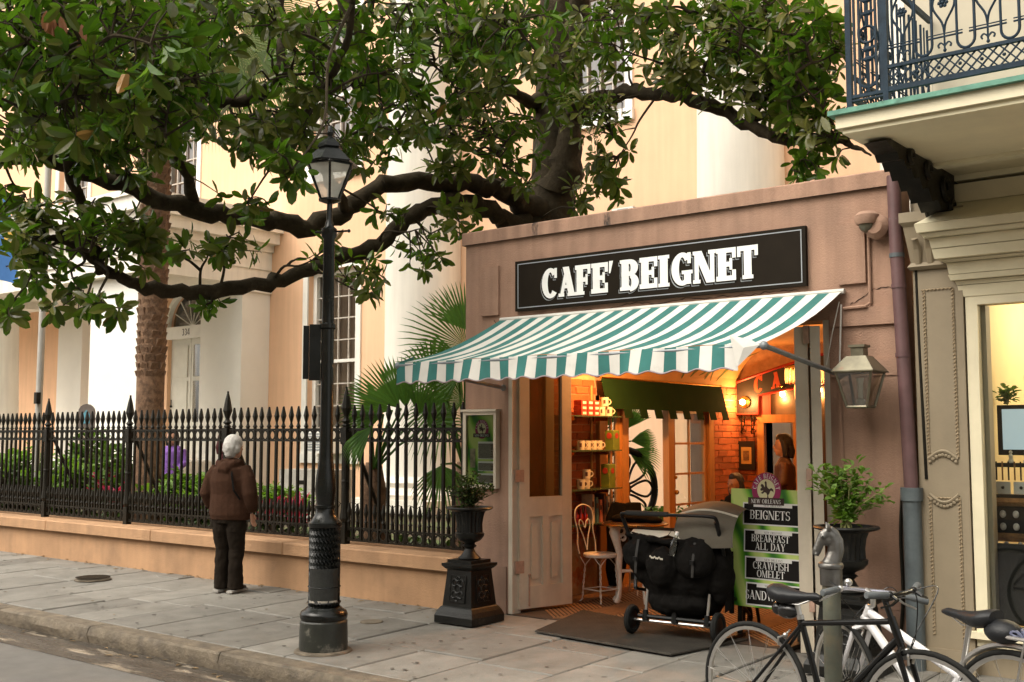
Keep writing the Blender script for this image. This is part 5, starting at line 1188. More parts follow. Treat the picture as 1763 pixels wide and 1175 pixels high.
def urn_thing(x, y, scale, label, rot):
    t = thing('planter_urn', label, 'urn', (x, y, 0), 'black urns on pedestals beside the cafe door')
    s = scale; zb_ = 0.51
    MB().frust((x, y, 0), [(0.215*s, 0.215*s, 0), (0.215*s, 0.215*s, 0.06), (0.198*s, 0.198*s, 0.10), (0.178*s, 0.178*s, 0.13), (0.165*s, 0.165*s, 0.14), (0.135*s, 0.135*s, 0.445), (0.15*s, 0.15*s, 0.455), (0.172*s, 0.172*s, 0.48), (0.172*s, 0.172*s, 0.50), (0.13*s, 0.13*s, 0.505), (0.13*s, 0.13*s, 0.53)], rot).build('pedestal', m_urn, t)
    for k in range(4):
        a = rot + k * math.pi/2; M = Matrix.Translation((x, y, 0)) @ Matrix.Rotation(a, 4, 'Z')
        ta = math.atan2(0.035*s, 0.305); pm = MB()
        pm.box((-0.10*s, -0.004, -0.11), (0.10*s, 0.0, 0.11)); 
        for (u, v, r_) in ((-.045, .05, .028), (.045, .05, .028), (-.045, -.05, .028), (.045, -.05, .028), (0, .0, .035), (0, .085, .018), (0, -.085, .018)): pm.torus((u*s, -0.006, v), r_*s, 0.008, 12, 5, a1=5.4)
        for a_, b_ in (((-.1, -.11), (.1, -.11)), ((.1, -.11), (.1, .11)), ((.1, .11), (-.1, .11)), ((-.1, .11), (-.1, -.11))): pm.tube([(a_[0]*s, -0.005, a_[1]), (b_[0]*s, -0.005, b_[1])], 0.006, 4)
        pm.xf(M @ Matrix.Translation((0, -0.151*s, 0.29)) @ Matrix.Scale(0.86, 4, (1, 0, 0)) @ Matrix.Rotation(-ta, 4, 'X')); pm.build('relief_panel', m_urn, t)
    c = (x, y, zb_ + 0.02)
    MB().lathe([(0.095*s, 0.0), (0.10*s, 0.012), (0.06*s, 0.05), (0.04*s, 0.09), (0.045*s, 0.10), (0.065*s, 0.115), (0.045*s, 0.13), (0.05*s, 0.14), (0.10*s, 0.165), (0.128*s, 0.20), (0.130*s, 0.225), (0.115*s, 0.235)], c, 28).build('urn_foot', m_urn, t, smooth=True)
    MB().lathe([(0.115*s, 0.235), (0.112*s, 0.30), (0.122*s, 0.37), (0.14*s, 0.415)], c, 80, flute=0.09, nf=20).build('fluted_bowl', m_urn, t, smooth=True)
    MB().lathe([(0.14*s, 0.413), (0.20*s, 0.432), (0.208*s, 0.442), (0.20*s, 0.452), (0.165*s, 0.452), (0.155*s, 0.42), (0.01, 0.415)], c, 36).build('rim', m_urn, t, smooth=True)
    MB().lathe([(0.155*s, 0.424), (0.1, 0.43), (0.01, 0.43)], c, 20).build('soil', m_soil, t)
    return t
u1 = urn_thing(-6.37, 7.36, 1.0, 'black iron urn on square pedestal left of the cafe doorway', 0.0)
b1_ = thing('potted_shrub', 'dark leafy shrub growing in the left black urn', 'plant', (-6.37, 7.36, 0.96)); bush(b1_, (-6.37, 7.36, 0.96), 26, 0.30, 0.24, 0.042, m_leafD, m_twig, 3, 40)
u2 = urn_thing(-3.0, 7.42, 1.08, 'black iron urn right of the doorway behind the horse head bollard', 0.0)
b2_ = thing('potted_shrub', 'bright green leafy shrub in the urn by the drainpipe', 'plant', (-3.0, 7.42, 0.97)); bush(b2_, (-3.0, 7.42, 0.97), 26, 0.46, 0.30, 0.058, m_leafU, m_stem, 11, 36)

# menu case on the wall left of the door
mc = thing('menu_case', 'glazed wall case with a green cafe menu left of the doorway', 'menu case', (-6.62, CY - 0.05, 1.12))
mx0, mx1, mz0, mz1 = -6.83, -6.43, 1.12, 1.82
f = MB(); f.box((mx0, CY - 0.06, mz0), (mx0 + 0.035, CY - 0.004, mz1)); f.box((mx1 - 0.03, CY - 0.06, mz0), (mx1, CY - 0.004, mz1)); f.box((mx0 + 0.035, CY - 0.06, mz0), (mx1 - 0.03, CY - 0.004, mz0 + 0.03)); f.box((mx0 + 0.035, CY - 0.06, mz1 - 0.03), (mx1 - 0.03, CY - 0.004, mz1)); f.box((mx0 - 0.02, CY - 0.075, mz1 + 0.001), (mx1 + 0.01, CY - 0.004, mz1 + 0.022)); f.build('frame', m_doorpaint, mc)
def splash_mat(name, a, b_, c_):
    m = bpy.data.materials.new(name); m.use_nodes = True; N = m.node_tree.nodes; L = m.node_tree.links
    tc = N.new('ShaderNodeTexCoord'); mp = N.new('ShaderNodeMapping'); mp.inputs['Scale'].default_value = (1.6, 1.6, 1.0); mp.inputs['Rotation'].default_value = (0, 0.7, 0)
    wv = N.new('ShaderNodeTexWave'); wv.inputs['Scale'].default_value = 0.9; wv.inputs['Distortion'].default_value = 5.0; wv.inputs['Detail'].default_value = 2.5; wv.inputs['Detail Scale'].default_value = 1.2
    cr = N.new('ShaderNodeValToRGB'); e = cr.color_ramp.elements; e[0].color = a + (1,); e[0].position = 0.0; e[1].color = c_ + (1,); e[1].position = 0.8; x = e.new(0.28); x.color = b_ + (1,)
    L.new(tc.outputs['Object'], mp.inputs['Vector']); L.new(mp.outputs[0], wv.inputs['Vector']); L.new(wv.outputs[0], cr.inputs[0]); L.new(cr.outputs[0], N['Principled BSDF'].inputs['Base Color']); N['Principled BSDF'].inputs['Roughness'].default_value = 0.35
    MATS[name] = m; return m
m_splash = splash_mat('green_splash_print', (0.03, 0.17, 0.02), (0.20, 0.50, 0.04), (0.60, 0.74, 0.22))
MB().box((mx0 + 0.035, CY - 0.03, mz0 + 0.03), (mx1 - 0.03, CY - 0.012, mz1 - 0.03)).build('poster', m_splash, mc)
m_plum = mat('plum_print', (0.32, 0.012, 0.10), 0.45, 0.1, 8); m_creamp = mat('cream_print', (0.72, 0.68, 0.42), 0.5, 0.03, 8); m_brownp = mat('brown_print', (0.04, 0.015, 0.01), 0.5, 0.1, 8)
def emblem(par, fn, s, d0):
    """round plum emblem: ring lettering, horse and rider, name banner"""
    n = 32
    def disc(r, d, m, nm, cut=None):
        pts = [(r*s*math.cos(2*math.pi*k/n), r*s*math.sin(2*math.pi*k/n)*1.08) for k in range(n)]
        MB().add([fn(u, v, d) for u, v in pts], [tuple(range(n))]).build(nm, m, par, fix=False)
    disc(0.50, d0, m_plum, 'emblem_disc'); disc(0.31, d0 + 0.0012, m_creamp, 'emblem_centre')
    mb = MB(); SERIF.arctext(mb, 'CAFE BEIGNET', lambda u, v, d: fn(u, v * 1.08, d), 0.135 * s, 0.335 * s, 90, d0 + 0.0014, gap=0.16, squeeze=0.82); mb.build('emblem_lettering', m_signwhite, par, fix=False)
    horse = [(-.22, .02), (-.16, .08), (-.21, .12), (-.17, .19), (-.10, .16), (-.05, .08), (-.04, .16), (-.06, .24), (-.01, .28), (.02, .24), (.03, .12), (.07, .06), (.13, .03), (.19, .07), (.27, .02), (.28, -.07), (.22, -.02), (.16, -.02), (.13, -.10), (.08, -.16), (.10, -.24), (.04, -.25), (.05, -.16), (.01, -.09), (-.06, -.07), (-.12, -.12), (-.20, -.10), (-.14, -.06), (-.10, -.02), (-.2, -.03)]
    bmh = MB(); bmh.add([fn(u*s*0.92, v*s + 0.0, d0 + 0.0022) for u, v in horse], [tuple(range(len(horse)))]); bmh.build('emblem_rider', m_brownp, par, fix=False)
    MB().add([fn(u*s, v*s, d0 + 0.003) for u, v in ((-.62, -.46), (.62, -.46), (.62, -.24), (-.62, -.24))], [(0, 1, 2, 3)]).build('emblem_banner', m_brownp, par, fix=False)
    mb = MB(); SERIF.text(mb, 'NEW ORLEANS', lambda u, v, d: fn(u, v - 0.415 * s, d), 0.125 * s, d0 + 0.0036, gap=0.1, squeeze=0.92); mb.build('banner_lettering', m_signwhite, par, fix=False)
emblem(mc, lambda u, v, d: (-6.62 + u, CY - 0.032 - d, 1.66 + v), 0.165, 0.001)
m_small = mat('small_print', (0.10, 0.085, 0.06), 0.5, 0.6, 40, stretch=(1, 1, 2))
for z0, z1 in ((1.385, 1.545), (1.275, 1.365), (1.165, 1.255)):
    cd_ = MB().box((-6.665, CY - 0.034, z0), (-6.475, CY - 0.0305, z1)).build('menu_card', m_signwhite, mc)
    ink = MB().box((-6.66, CY - 0.0352, z0 + 0.006), (-6.48, CY - 0.0342, z1 - 0.018)).build('menu_ink', m_small, mc)
    tl = MB(); z = z0 + 0.014
    while z < z1 - 0.025: tl.box((-6.655, CY - 0.036, z), (-6.485 - random.uniform(0, .03), CY - 0.0354, z + 0.0035)); z += 0.0105
    tl.build('menu_text', mat('grey_print', (0.42, 0.38, 0.33), 0.6), mc)
MB().box((-6.76, CY - 0.034, 1.305), (-6.70, CY - 0.0305, 1.48)).build('menu_photo', mat('statue_photo', (0.34, 0.29, 0.20), 0.5, 0.5, 12), mc)
MB().add([(mx0 + .035, CY - .05, mz0 + .03), (mx1 - .03, CY - .05, mz0 + .03), (mx1 - .03, CY - .05, mz1 - .03), (mx0 + .035, CY - .05, mz1 - .03)], [(0, 1, 2, 3)]).build('pane', m_glass, mc, fix=False)

# gas lantern beside the doorway
gx, gy = -2.93, 7.56
gl = thing('wall_lantern', 'copper gas lantern on a bracket right of the awning', 'lantern', (gx, gy, 1.8))
m_cop = mat('aged_copper', (0.16, 0.145, 0.10), 0.4, 0.3, 8, metal=0.6, col2=(0.20, 0.09, 0.06), c2lo=0.6, c2hi=0.75, c2scale=7)
def sq(h, z): return [(gx - h, gy - h, z), (gx + h, gy - h, z), (gx + h, gy + h, z), (gx - h, gy + h, z)]
q0, q1, q2, q3 = sq(0.072, 1.80), sq(0.128, 2.045), sq(0.150, 2.05), sq(0.070, 2.155)
ribs = MB()
for k in range(4): ribs.tube([q0[k], q1[k]], 0.010, 5); ribs.tube([q0[k], q0[(k+1) % 4]], 0.010, 5); ribs.tube([q1[k], q1[(k+1) % 4]], 0.010, 5)
ribs.build('frame', m_cop, gl)
MB().hexa(q2 + q3).build('roof', m_cop, gl); MB().box((gx - .150, gy - .150, 2.042), (gx + .150, gy + .150, 2.05)).build('roof_brim', m_cop, gl)
MB().frust((gx, gy, 2.155), [(0.045, 0.045, 0), (0.045, 0.045, 0.06), (0.058, 0.058, 0.062), (0.058, 0.058, 0.08)]).build('chimney', m_cop, gl)
m_gasglass = glass_mat('milky_lantern_glass', (0.86, 0.85, 0.78), 0.12, 1.0, 0.12)
for k in range(4): MB().add([q0[k], q0[(k+1) % 4], q1[(k+1) % 4], q1[k]], [(0, 1, 2, 3)]).build('pane', m_gasglass, gl, fix=False)
MB().box((gx - .07, gy - .07, 1.795), (gx + .07, gy + .07, 1.805)).build('floor_plate', m_cop, gl)
MB().lathe([(0.03, 0), (0.03, 0.05), (0.016, 0.06), (0.02, 0.16), (0.028, 0.2)], (gx, gy, 1.80), 10).build('burner', m_white, gl, smooth=True)
MB().tube([(gx, gy + 0.1, 2.10), (gx - 0.18, CY - 0.02, 2.10)], 0.011, 6).tube([(gx - 0.18, CY - 0.03, 2.06), (gx - 0.18, CY - 0.03, 2.17)], 0.02, 8).build('bracket', m_cop, gl)

# horse head hitching post
HX, HY = -2.37, 5.64
hp = thing('hitching_post', 'iron hitching post bollard topped by a horse head', 'bollard', (HX, HY, 0))
m_post = mat('worn_green_post', (0.095, 0.10, 0.075), 0.5, 0.3, 6, 0.2, 40, col2=(0.15, 0.115, 0.065), c2lo=0.5, c2hi=0.7, c2scale=4)
m_horse = mat('worn_iron_head', (0.16, 0.155, 0.145), 0.33, 0.35, 10, 0.2, 60, metal=0.85, col2=(0.22, 0.13, 0.10), c2lo=0.6, c2hi=0.75, c2scale=12)
MB().lathe([(0.05, 0), (0.046, 0.02), (0.046, 0.86)], (HX, HY, 0), 16).build('post', m_post, hp, smooth=True)
MB().lathe([(0.057, 0.86), (0.058, 0.945), (0.064, 0.95), (0.066, 0.965), (0.06, 0.975), (0.05, 0.98)], (HX, HY, 0), 18).build('collar', m_horse, hp, smooth=True)
hd = Vector((-0.82, -0.57, 0)).normalized(); sd = Vector((-hd.y, hd.x, 0))
def H(f_, s_, z): return Vector((HX, HY, 0)) + hd * f_ + sd * s_ + Vector((0, 0, z))
hm = MB()
hm.tube([H(0.0, 0, 0.96), H(-0.008, 0, 0.985), H(-0.020, 0, 1.03), H(-0.022, 0, 1.075), H(-0.006, 0, 1.115), H(0.014, 0, 1.135)], [0.052, 0.046, 0.037, 0.035, 0.033, 0.028], 12, flat=(1.0, 0.75, tuple(hd)))
hm.tube([H(0.008, 0, 1.140), H(0.030, 0, 1.118), H(0.056, 0, 1.072), H(0.071, 0, 1.036), H(0.078, 0, 1.012)], [0.026, 0.033, 0.025, 0.0235, 0.017], 12, flat=(1.0, 0.8, (0, 0, 1)))
hm.sphere(tuple(H(0.020, 0, 1.092)), 0.029, 12, 8, sc=(1, 0.8, 1))
for s2 in (-1, 1):
    hm.tube([H(0.008, s2 * 0.018, 1.145), H(0.010, s2 * 0.024, 1.165), H(0.016, s2 * 0.026, 1.188)], [0.012, 0.011, 0.003], 7)
    hm.sphere(tuple(H(0.040, s2 * 0.026, 1.112)), 0.009, 8, 6)
    hm.sphere(tuple(H(0.078, s2 * 0.014, 1.020)), 0.009, 8, 6)
hm.tube([H(-0.045, 0, 0.985), H(-0.060, 0, 1.04), H(-0.056, 0, 1.09), H(-0.034, 0, 1.135), H(-0.004, 0, 1.160)], [0.012, 0.013, 0.013, 0.012, 0.010], 8)
remesh(hm.build('horse_head', m_horse, hp, fix=True), 0.0045, 3, 0.5)
for s2 in (-1, 1): MB().sphere(tuple(H(0.045, s2 * 0.031, 1.113)), 0.0055, 8, 6).build('eye', m_iron2, hp, smooth=True)
hp.location.z += gz(HY)

# ------------------------------------------------------------------ bicycles
m_tyre = mat('tyre', (0.014, 0.014, 0.013), 0.8, 0.2, 20, 0.2, 80, spec=0.2); m_rim = mat('alloy', (0.55, 0.54, 0.52), 0.3, 0.1, 12, metal=0.9)
m_bkframe = mat('black_frame', (0.006, 0.006, 0.006), 0.2, 0.1, 8, spec=0.35); m_whframe = mat('white_frame', (0.72, 0.71, 0.72), 0.25, 0.05, 8, coat=0.5)
m_sad = mat('saddle_leather', (0.016, 0.017, 0.019), 0.4, 0.2, 20, 0.2, 90, spec=0.3); m_grip = mat('grey_grip', (0.10, 0.11, 0.115), 0.7, 0.15, 30, 0.3, 120)
RW = 0.337
def wheel_meshes(rim_m, tag_):
    n = 40
    ty = MB().torus((0, 0, 0), RW - 0.013, 0.014, n, 8).mesh('tyre', m_tyre, smooth=True)
    ri = MB(); 
    for a, b in ((RW - 0.024, RW - 0.042),):
        vs = []; fs = []
        for k in range(n):
            an = 2*math.pi*k/n; c_, s_ = math.cos(an), math.sin(an)
            vs += [(a*c_, -.010, a*s_), (b*c_, -.008, b*s_), (b*c_, .008, b*s_), (a*c_, .010, a*s_)]
        for k in range(n):
            j = (k+1) % n
            for q in range(4): fs.append((k*4+q, j*4+q, j*4+(q+1) % 4, k*4+(q+1) % 4))
        ri.add(vs, fs)
    ri = ri.mesh('rim', rim_m, fix=True)
    hb_ = MB().lathe([(0.006, -0.05), (0.012, -0.045), (0.024, -0.03), (0.026, -0.027), (0.014, -0.022), (0.014, 0.022), (0.026, 0.027), (0.024, 0.03), (0.012, 0.045), (0.006, 0.05)], (0, 0, 0), 12, axis=(0, 1, 0)).mesh('hub', m_rim, smooth=True)
    sp = MB().tube([(0, 0, 0.02), (0, 0, RW - 0.04)], 0.0013, 3).mesh('spoke', m_rim)
    return ty, ri, hb_, sp
def bicycle(name, label, rear, frnt, z0, frame_m, steer=0.0, lean=0.0, kind='black'):
    rear = Vector(rear); frnt = Vector(frnt); wb = (frnt - rear).length; ang = math.atan2(frnt.y - rear.y, frnt.x - rear.x)
    t = thing(name, label, 'bicycle', (rear.x, rear.y, z0)); t.rotation_euler = (lean, 0, ang)
    ty, ri, hb_, sp = wheel_meshes(m_rim, kind)
    def part(mb, nm, m, par=t, **kw):
        o = bpy.data.objects.new(nm, mb.mesh(nm, m, smooth=True, fix=True)); o.data.set_sharp_from_angle(angle=R(45)); COL.objects.link(o); o.parent = par; return o
    def wheel(x, yaw=0.0):
        w_ = bpy.data.objects.new('wheel', ty); COL.objects.link(w_); w_.parent = t; w_.location = (x, 0, RW); w_.rotation_euler = (0, 0, yaw)
        inst('rim', ri, w_); inst('hub', hb_, w_)
        for k in range(28): inst('spoke', sp, w_, (0, (0.02 if k % 2 else -0.02), 0), ((-0.06 if k % 2 else 0.06), 2 * math.pi * k / 28, 0))
        return w_
    wheel(0); 
    hubR = Vector((0, 0, RW)); bb = Vector((0.43, 0, 0.275)); st_top = Vector((0.31, 0, 0.715)); hd_top = Vector((wb - 0.165, 0, 0.80)); hd_bot = Vector((wb - 0.122, 0, 0.685)); hubF = Vector((wb, 0, RW))
    if kind == 'white': st_top = Vector((0.28, 0, 0.50)); hd_top = Vector((wb - 0.17, 0, 0.765)); hd_bot = Vector((wb - 0.13, 0, 0.685))
    fr = MB(); th = 0.0165 if kind == 'black' else 0.021
    top_end = hd_top - Vector((-0.004, 0, 0.02))
    if kind == 'black': fr.tube([st_top - Vector((0, 0, 0.01)), top_end], 0.0145, 12)
    else: fr.tube([st_top + Vector((0, 0, 0.0)), hd_top - Vector((0, 0, 0.03))], 0.021, 12)
    fr.tube([bb, st_top + Vector((-0.008, 0, 0.03))], th * 0.95, 12); fr.tube([bb, hd_bot + Vector((0, 0, 0.03))], th * 1.1, 12); fr.tube([hd_bot, hd_top], 0.02, 12)
    for s_ in (-1, 1):
        fr.tube([bb + Vector((-0.02, s_*.03, 0)), hubR + Vector((0, s_*.06, 0))], 0.009, 8); fr.tube([st_top + Vector((0, s_*.015, -0.02)), hubR + Vector((0, s_*.06, 0))], 0.0085, 8)
    fr.lathe([(0.022, -0.036), (0.022, 0.036)], tuple(bb), 12, axis=(0, 1, 0)); frame = part(fr, 'frame', frame_m)
    # steered front assembly
    piv = hd_bot; ax = (hd_top - hd_bot).normalized(); Mst = Matrix.Translation(piv) @ Matrix.Rotation(steer, 4, ax) @ Matrix.Translation(-piv)
    fk = MB(); cr_ = piv + Vector((0.006, 0, -0.02))
    fk.tube([piv, cr_], 0.018, 10)
    for s_ in (-1, 1): fk.tube([cr_ + Vector((0, 0, 0.0)), cr_ + Vector((0.004, s_*.045, -0.02)), lerp(cr_, hubF, .5) + Vector((-0.005, s_*.05, 0)), hubF + Vector((0, s_*.052, 0))], [0.014, 0.015, 0.012, 0.008], 8)
    fk.xf(Mst); part(fk, 'fork', frame_m)
    w2 = wheel(wb); p = Mst @ hubF; w2.location = p; w2.rotation_euler = (0, 0, steer * 0.97)
    hs_top = hd_top + ax * (0.085 if kind == 'black' else 0.065)
    sm_ = MB()
    if kind == 'black':
        fwd = hs_top + Vector((0.095, 0, 0.035)); sm_.tube([hd_top, hs_top], 0.015, 10); sm_.tube([hs_top, fwd], 0.017, 10); barc = fwd; half = 0.25
        bp = [barc + Vector((-0.05, -half, 0.01)), barc + Vector((-0.015, -half*.55, 0.005)), barc, barc + Vector((-0.015, half*.55, .005)), barc + Vector((-0.05, half, .01))]
    else:
        fwd = hs_top + Vector((0.07, 0, 0.02)); sm_.tube([hd_top, hs_top - Vector((0, 0, 0.05)), hs_top, fwd], [0.014, 0.014, 0.015, 0.015], 10); barc = fwd; half = 0.30
        bp = [barc + Vector((-0.09, -half, -0.02)), barc + Vector((-0.03, -half*.5, 0.0)), barc, barc + Vector((-0.03, half*.5, 0.0)), barc + Vector((-0.09, half, -0.03))]
    sm_.xf(Mst); part(sm_, 'stem', m_bkframe if kind == 'black' else m_rim)
    br = MB(); cv = [Vector(q) for q in catmull([tuple(q) for q in bp], 5)]; br.tube(cv, 0.0115, 10); br.xf(Mst); part(br, 'handlebar', m_bkframe if kind == 'black' else mat('silver_bar', (0.62, 0.62, 0.72), 0.2, 0.05, 10, metal=0.85))
    for e, e2 in ((cv[0], cv[4]), (cv[-1], cv[-5])):
        d = (e2 - e).normalized(); g_ = MB(); g_.tube([e - d * 0.006, e, e + d * 0.12, e + d * 0.125], [0.014, 0.0175, 0.0165, 0.014], 12); g_.xf(Mst); part(g_, 'grip', m_grip)
        lv = MB(); a = e + d * 0.14; lv.tube([a, a + Vector((0.035, 0, -0.02)), a + Vector((0.055, 0, -0.04)) - d * 0.06, a + Vector((0.05, 0, -0.05)) - d * 0.12], [0.010, 0.009, 0.006, 0.005], 6); lv.sphere(tuple(a), 0.017, 8, 6); lv.xf(Mst); part(lv, 'brake_lever', m_bkframe if kind == 'black' else m_rim)
        cb = MB(); cb.tube(catmull([tuple(a), tuple(a + Vector((0.12, 0, 0.02))), tuple(hd_top + Vector((0.12, 0, -0.06))), tuple(piv + Vector((0.05, 0.0, -0.02)))], 6), 0.0028, 5); cb.xf(Mst); part(cb, 'brake_cable', m_bkframe)
    if kind == 'white': be = cv[14]; bl = MB(); bl.sphere(tuple(be + Vector((0, 0, 0.03))), 0.021, 12, 8); bl.tube([be, be + Vector((0, 0, 0.02))], 0.006, 6); bl.xf(Mst); part(bl, 'bell', m_rim)
    bk = MB(); c_ = piv + Vector((0.02, 0, -0.03)); bk.sphere(tuple(c_ + Vector((0.012, 0, 0))), 0.014, 8, 6)
    for s_ in (-1, 1): bk.tube([c_ + Vector((0.02, 0, 0.0)), c_ + Vector((0.03, s_ * 0.032, -0.02)), c_ + Vector((0.028, s_ * 0.02, -0.06))], 0.006, 6)
    bk.xf(Mst); part(bk, 'front_brake', m_rim)
    bk = MB(); c_ = lerp(st_top, hubR, 0.27) + Vector((-0.02, 0, 0.02)); bk.sphere(tuple(c_), 0.014, 8, 6)
    for s_ in (-1, 1): bk.tube([c_, c_ + Vector((-0.02, s_ * 0.034, -0.01)), c_ + Vector((-0.03, s_ * 0.02, -0.05))], 0.006, 6)
    bk.tube([c_ + Vector((.03, 0, .03)), c_ + Vector((-.06, 0.03, -.04))], 0.005, 5); part(bk, 'rear_brake', m_rim)
    # saddle: long nose, wide swept tail
    sz_ = 0.845 if kind == 'black' else 0.80; sx_ = st_top.x - 0.03 if kind == 'black' else 0.215
    sdl = MB(); prof = [(-0.14, 0.055, 0.034, 0.018), (-0.115, 0.078, 0.046, 0.012), (-0.06, 0.076, 0.044, 0.0), (-0.01, 0.050, 0.036, -0.004), (0.06, 0.028, 0.027, -0.002), (0.12, 0.023, 0.024, 0.004), (0.148, 0.012, 0.012, 0.002)]
    vs = []; n = 12
    for x, wy, hz, dz in prof:
        for k in range(n):
            a = 2*math.pi*k/n; yy = wy*math.cos(a); zz = hz*math.sin(a)*(1.0 if math.sin(a) > 0 else 1.25) * (1 if abs(math.cos(a)) < 0.9 else 1)
            vs.append((sx_ + x, yy, sz_ + dz + zz * 0.72 - (0.012 if math.sin(a) < -0.3 and x < 0 else 0)))
    fs = [(i*n+k, i*n+(k+1) % n, (i+1)*n+(k+1) % n, (i+1)*n+k) for i in range(len(prof)-1) for k in range(n)] + [tuple(reversed(range(n))), tuple(range((len(prof)-1)*n, len(prof)*n))]
    sdl.add(vs, fs); part(sdl, 'saddle', m_sad)
    rl = MB(); 
    for s_ in (-1, 1): rl.tube([(sx_ - 0.11, s_*.03, sz_ - 0.012), (sx_ - 0.05, s_*.022, sz_ - 0.045), (sx_ + 0.03, s_*.022, sz_ - 0.045), (sx_ + 0.11, s_*.008, sz_ - 0.01)], 0.0035, 5)
    part(rl, 'saddle_rail', m_rim)
    spm = MB(); spm.tube([st_top + Vector((0.0, 0, 0.0)), Vector((sx_ + 0.005, 0, sz_ - 0.04))], 0.0135, 10); spm.tube([st_top + Vector((-.004, 0, 0.01)), st_top + Vector((-.007, 0, 0.03))], 0.019, 10); part(spm, 'seat_post', m_rim)
    # saddle bag
    if kind == 'black':
        bg_ = MB(); bg_.sphere((sx_ - 0.055, 0, sz_ - 0.085), 0.05, 12, 8, sc=(1.35, 0.8, 0.85)); bg_.sphere((sx_ - 0.11, 0, sz_ - 0.08), 0.035, 10, 8); part(bg_, 'saddle_bag', mat('shiny_bag', (0.012, 0.012, 0.012), 0.2, 0.2, 9))
    else:
        bg_ = MB(); bg_.sphere((sx_ - 0.17, 0, sz_ - 0.05), 0.065, 14, 10, sc=(1.35, 1.2, 0.85)); part(bg_, 'saddle_bag', m_sad)
        rk = MB()
        for s_ in (-1, 1): rk.tube([(sx_ - 0.12, s_*.05, 0.74), (-0.30, s_*.06, 0.74), (-0.32, s_*.03, 0.74)], 0.009, 6); rk.tube([(-0.1, s_*.06, 0.74), (0.0, s_*.07, RW)], 0.005, 6); rk.tube([(-0.25, s_*.06, 0.74), (0.0, s_*.07, RW)], 0.005, 6)
        rk.tube([(-0.32, -.03, 0.74), (-0.32, .03, 0.74)], 0.009, 6); rk.tube([(-0.1, -.06, .745), (-0.1, .06, .745)], 0.006, 5); part(rk, 'rear_rack', m_rim)
        ck = MB(); pts = [(-0.06 + 0.035*math.cos(k*1.1), 0.05*math.sin(k*0.7), 0.755 + 0.012*math.sin(k*1.7)) for k in range(26)]; ck.tube(catmull(pts, 3), 0.007, 5); part(ck, 'coiled_lock', mat('blue_cable', (0.10, 0.11, 0.17), 0.35))
        gd = MB(); gd.torus((0, 0, RW), RW + 0.02, 0.014, 16, 6, a0=R(10), a1=R(120)); part(gd, 'mudguard', m_rim)
    # cranks, chainring, pedals, chain
    cr = MB(); cr.lathe([(0.09, -0.048), (0.09, -0.044)], tuple(bb), 28, axis=(0, 1, 0)); part(cr, 'chainring', m_bkframe if kind == 'black' else m_rim)
    for s_, a in ((-1, 0.6), (1, 0.6 + math.pi)):
        e = bb + Vector((0.165*math.cos(a), s_*.065, 0.165*math.sin(a))); ca = MB(); ca.tube([bb + Vector((0, s_*.06, 0)), e], [0.012, 0.009], 8); part(ca, 'crank', m_rim)
        pe = MB(); pe.box(tuple(e + Vector((-.045, min(0, s_*.09), -.011))), tuple(e + Vector((.045, max(0, s_*.09), .011)))); part(pe, 'pedal', m_bkframe)
    cn = MB(); cn.tube([bb + Vector((0, -.046, 0.09)), hubR + Vector((0, -.046, 0.035))], 0.004, 4); cn.tube([bb + Vector((0, -.046, -0.09)), hubR + Vector((0, -.046, -0.035))], 0.004, 4); cn.lathe([(0.035, -0.03), (0.04, -0.028), (0.04, -0.024)], tuple(hubR + Vector((0, -.02, 0))), 16, axis=(0, 1, 0)); part(cn, 'chain', mat('rusty_chain', (0.14, 0.10, 0.06), 0.5, 0.2, 30, metal=0.6))
    if kind == 'black':
        bt = MB(); c_ = lerp(bb, hd_bot, 0.42) + Vector((-0.02, 0, 0.05)); bt.tube(catmull([tuple(c_ + Vector((-.05, .03, -.06))), tuple(c_ + Vector((.02, .035, .02))), tuple(c_ + Vector((.03, 0, .09))), tuple(c_ + Vector((.02, -.035, .02))), tuple(c_ + Vector((-.05, -.03, -.06)))], 4), 0.003, 5); part(bt, 'bottle_cage', m_bkframe)
    return t
bicycle('bicycle', 'black bicycle with black saddle parked in front of the horse head bollard', (-2.70, 5.42, 0), (-1.74, 5.21, 0), gz(5.33), m_bkframe, steer=0.1, lean=0.03, kind='black')
bicycle('bicycle', 'white bicycle with silver handlebar and rear rack parked behind the black one', (-1.41, 5.42, 0), (-2.33, 5.74, 0), gz(5.6), m_whframe, steer=-0.35, lean=-0.03, kind='white')
lk = thing('cable_lock', 'thin cable lock looped around the hitching post', 'lock', (-2.35, 5.35, 0.38))
MB().tube(catmull([(-2.62, 5.37, 0.33), (-2.45, 5.345, 0.30), (-2.30, 5.335, 0.31), (-2.19, 5.345, 0.37), (-2.18, 5.42, 0.40), (-2.26, 5.47, 0.36), (-2.34, 5.42, 0.31), (-2.40, 5.34, 0.30)], 6), 0.005, 6).build('cable', m_iron, lk)

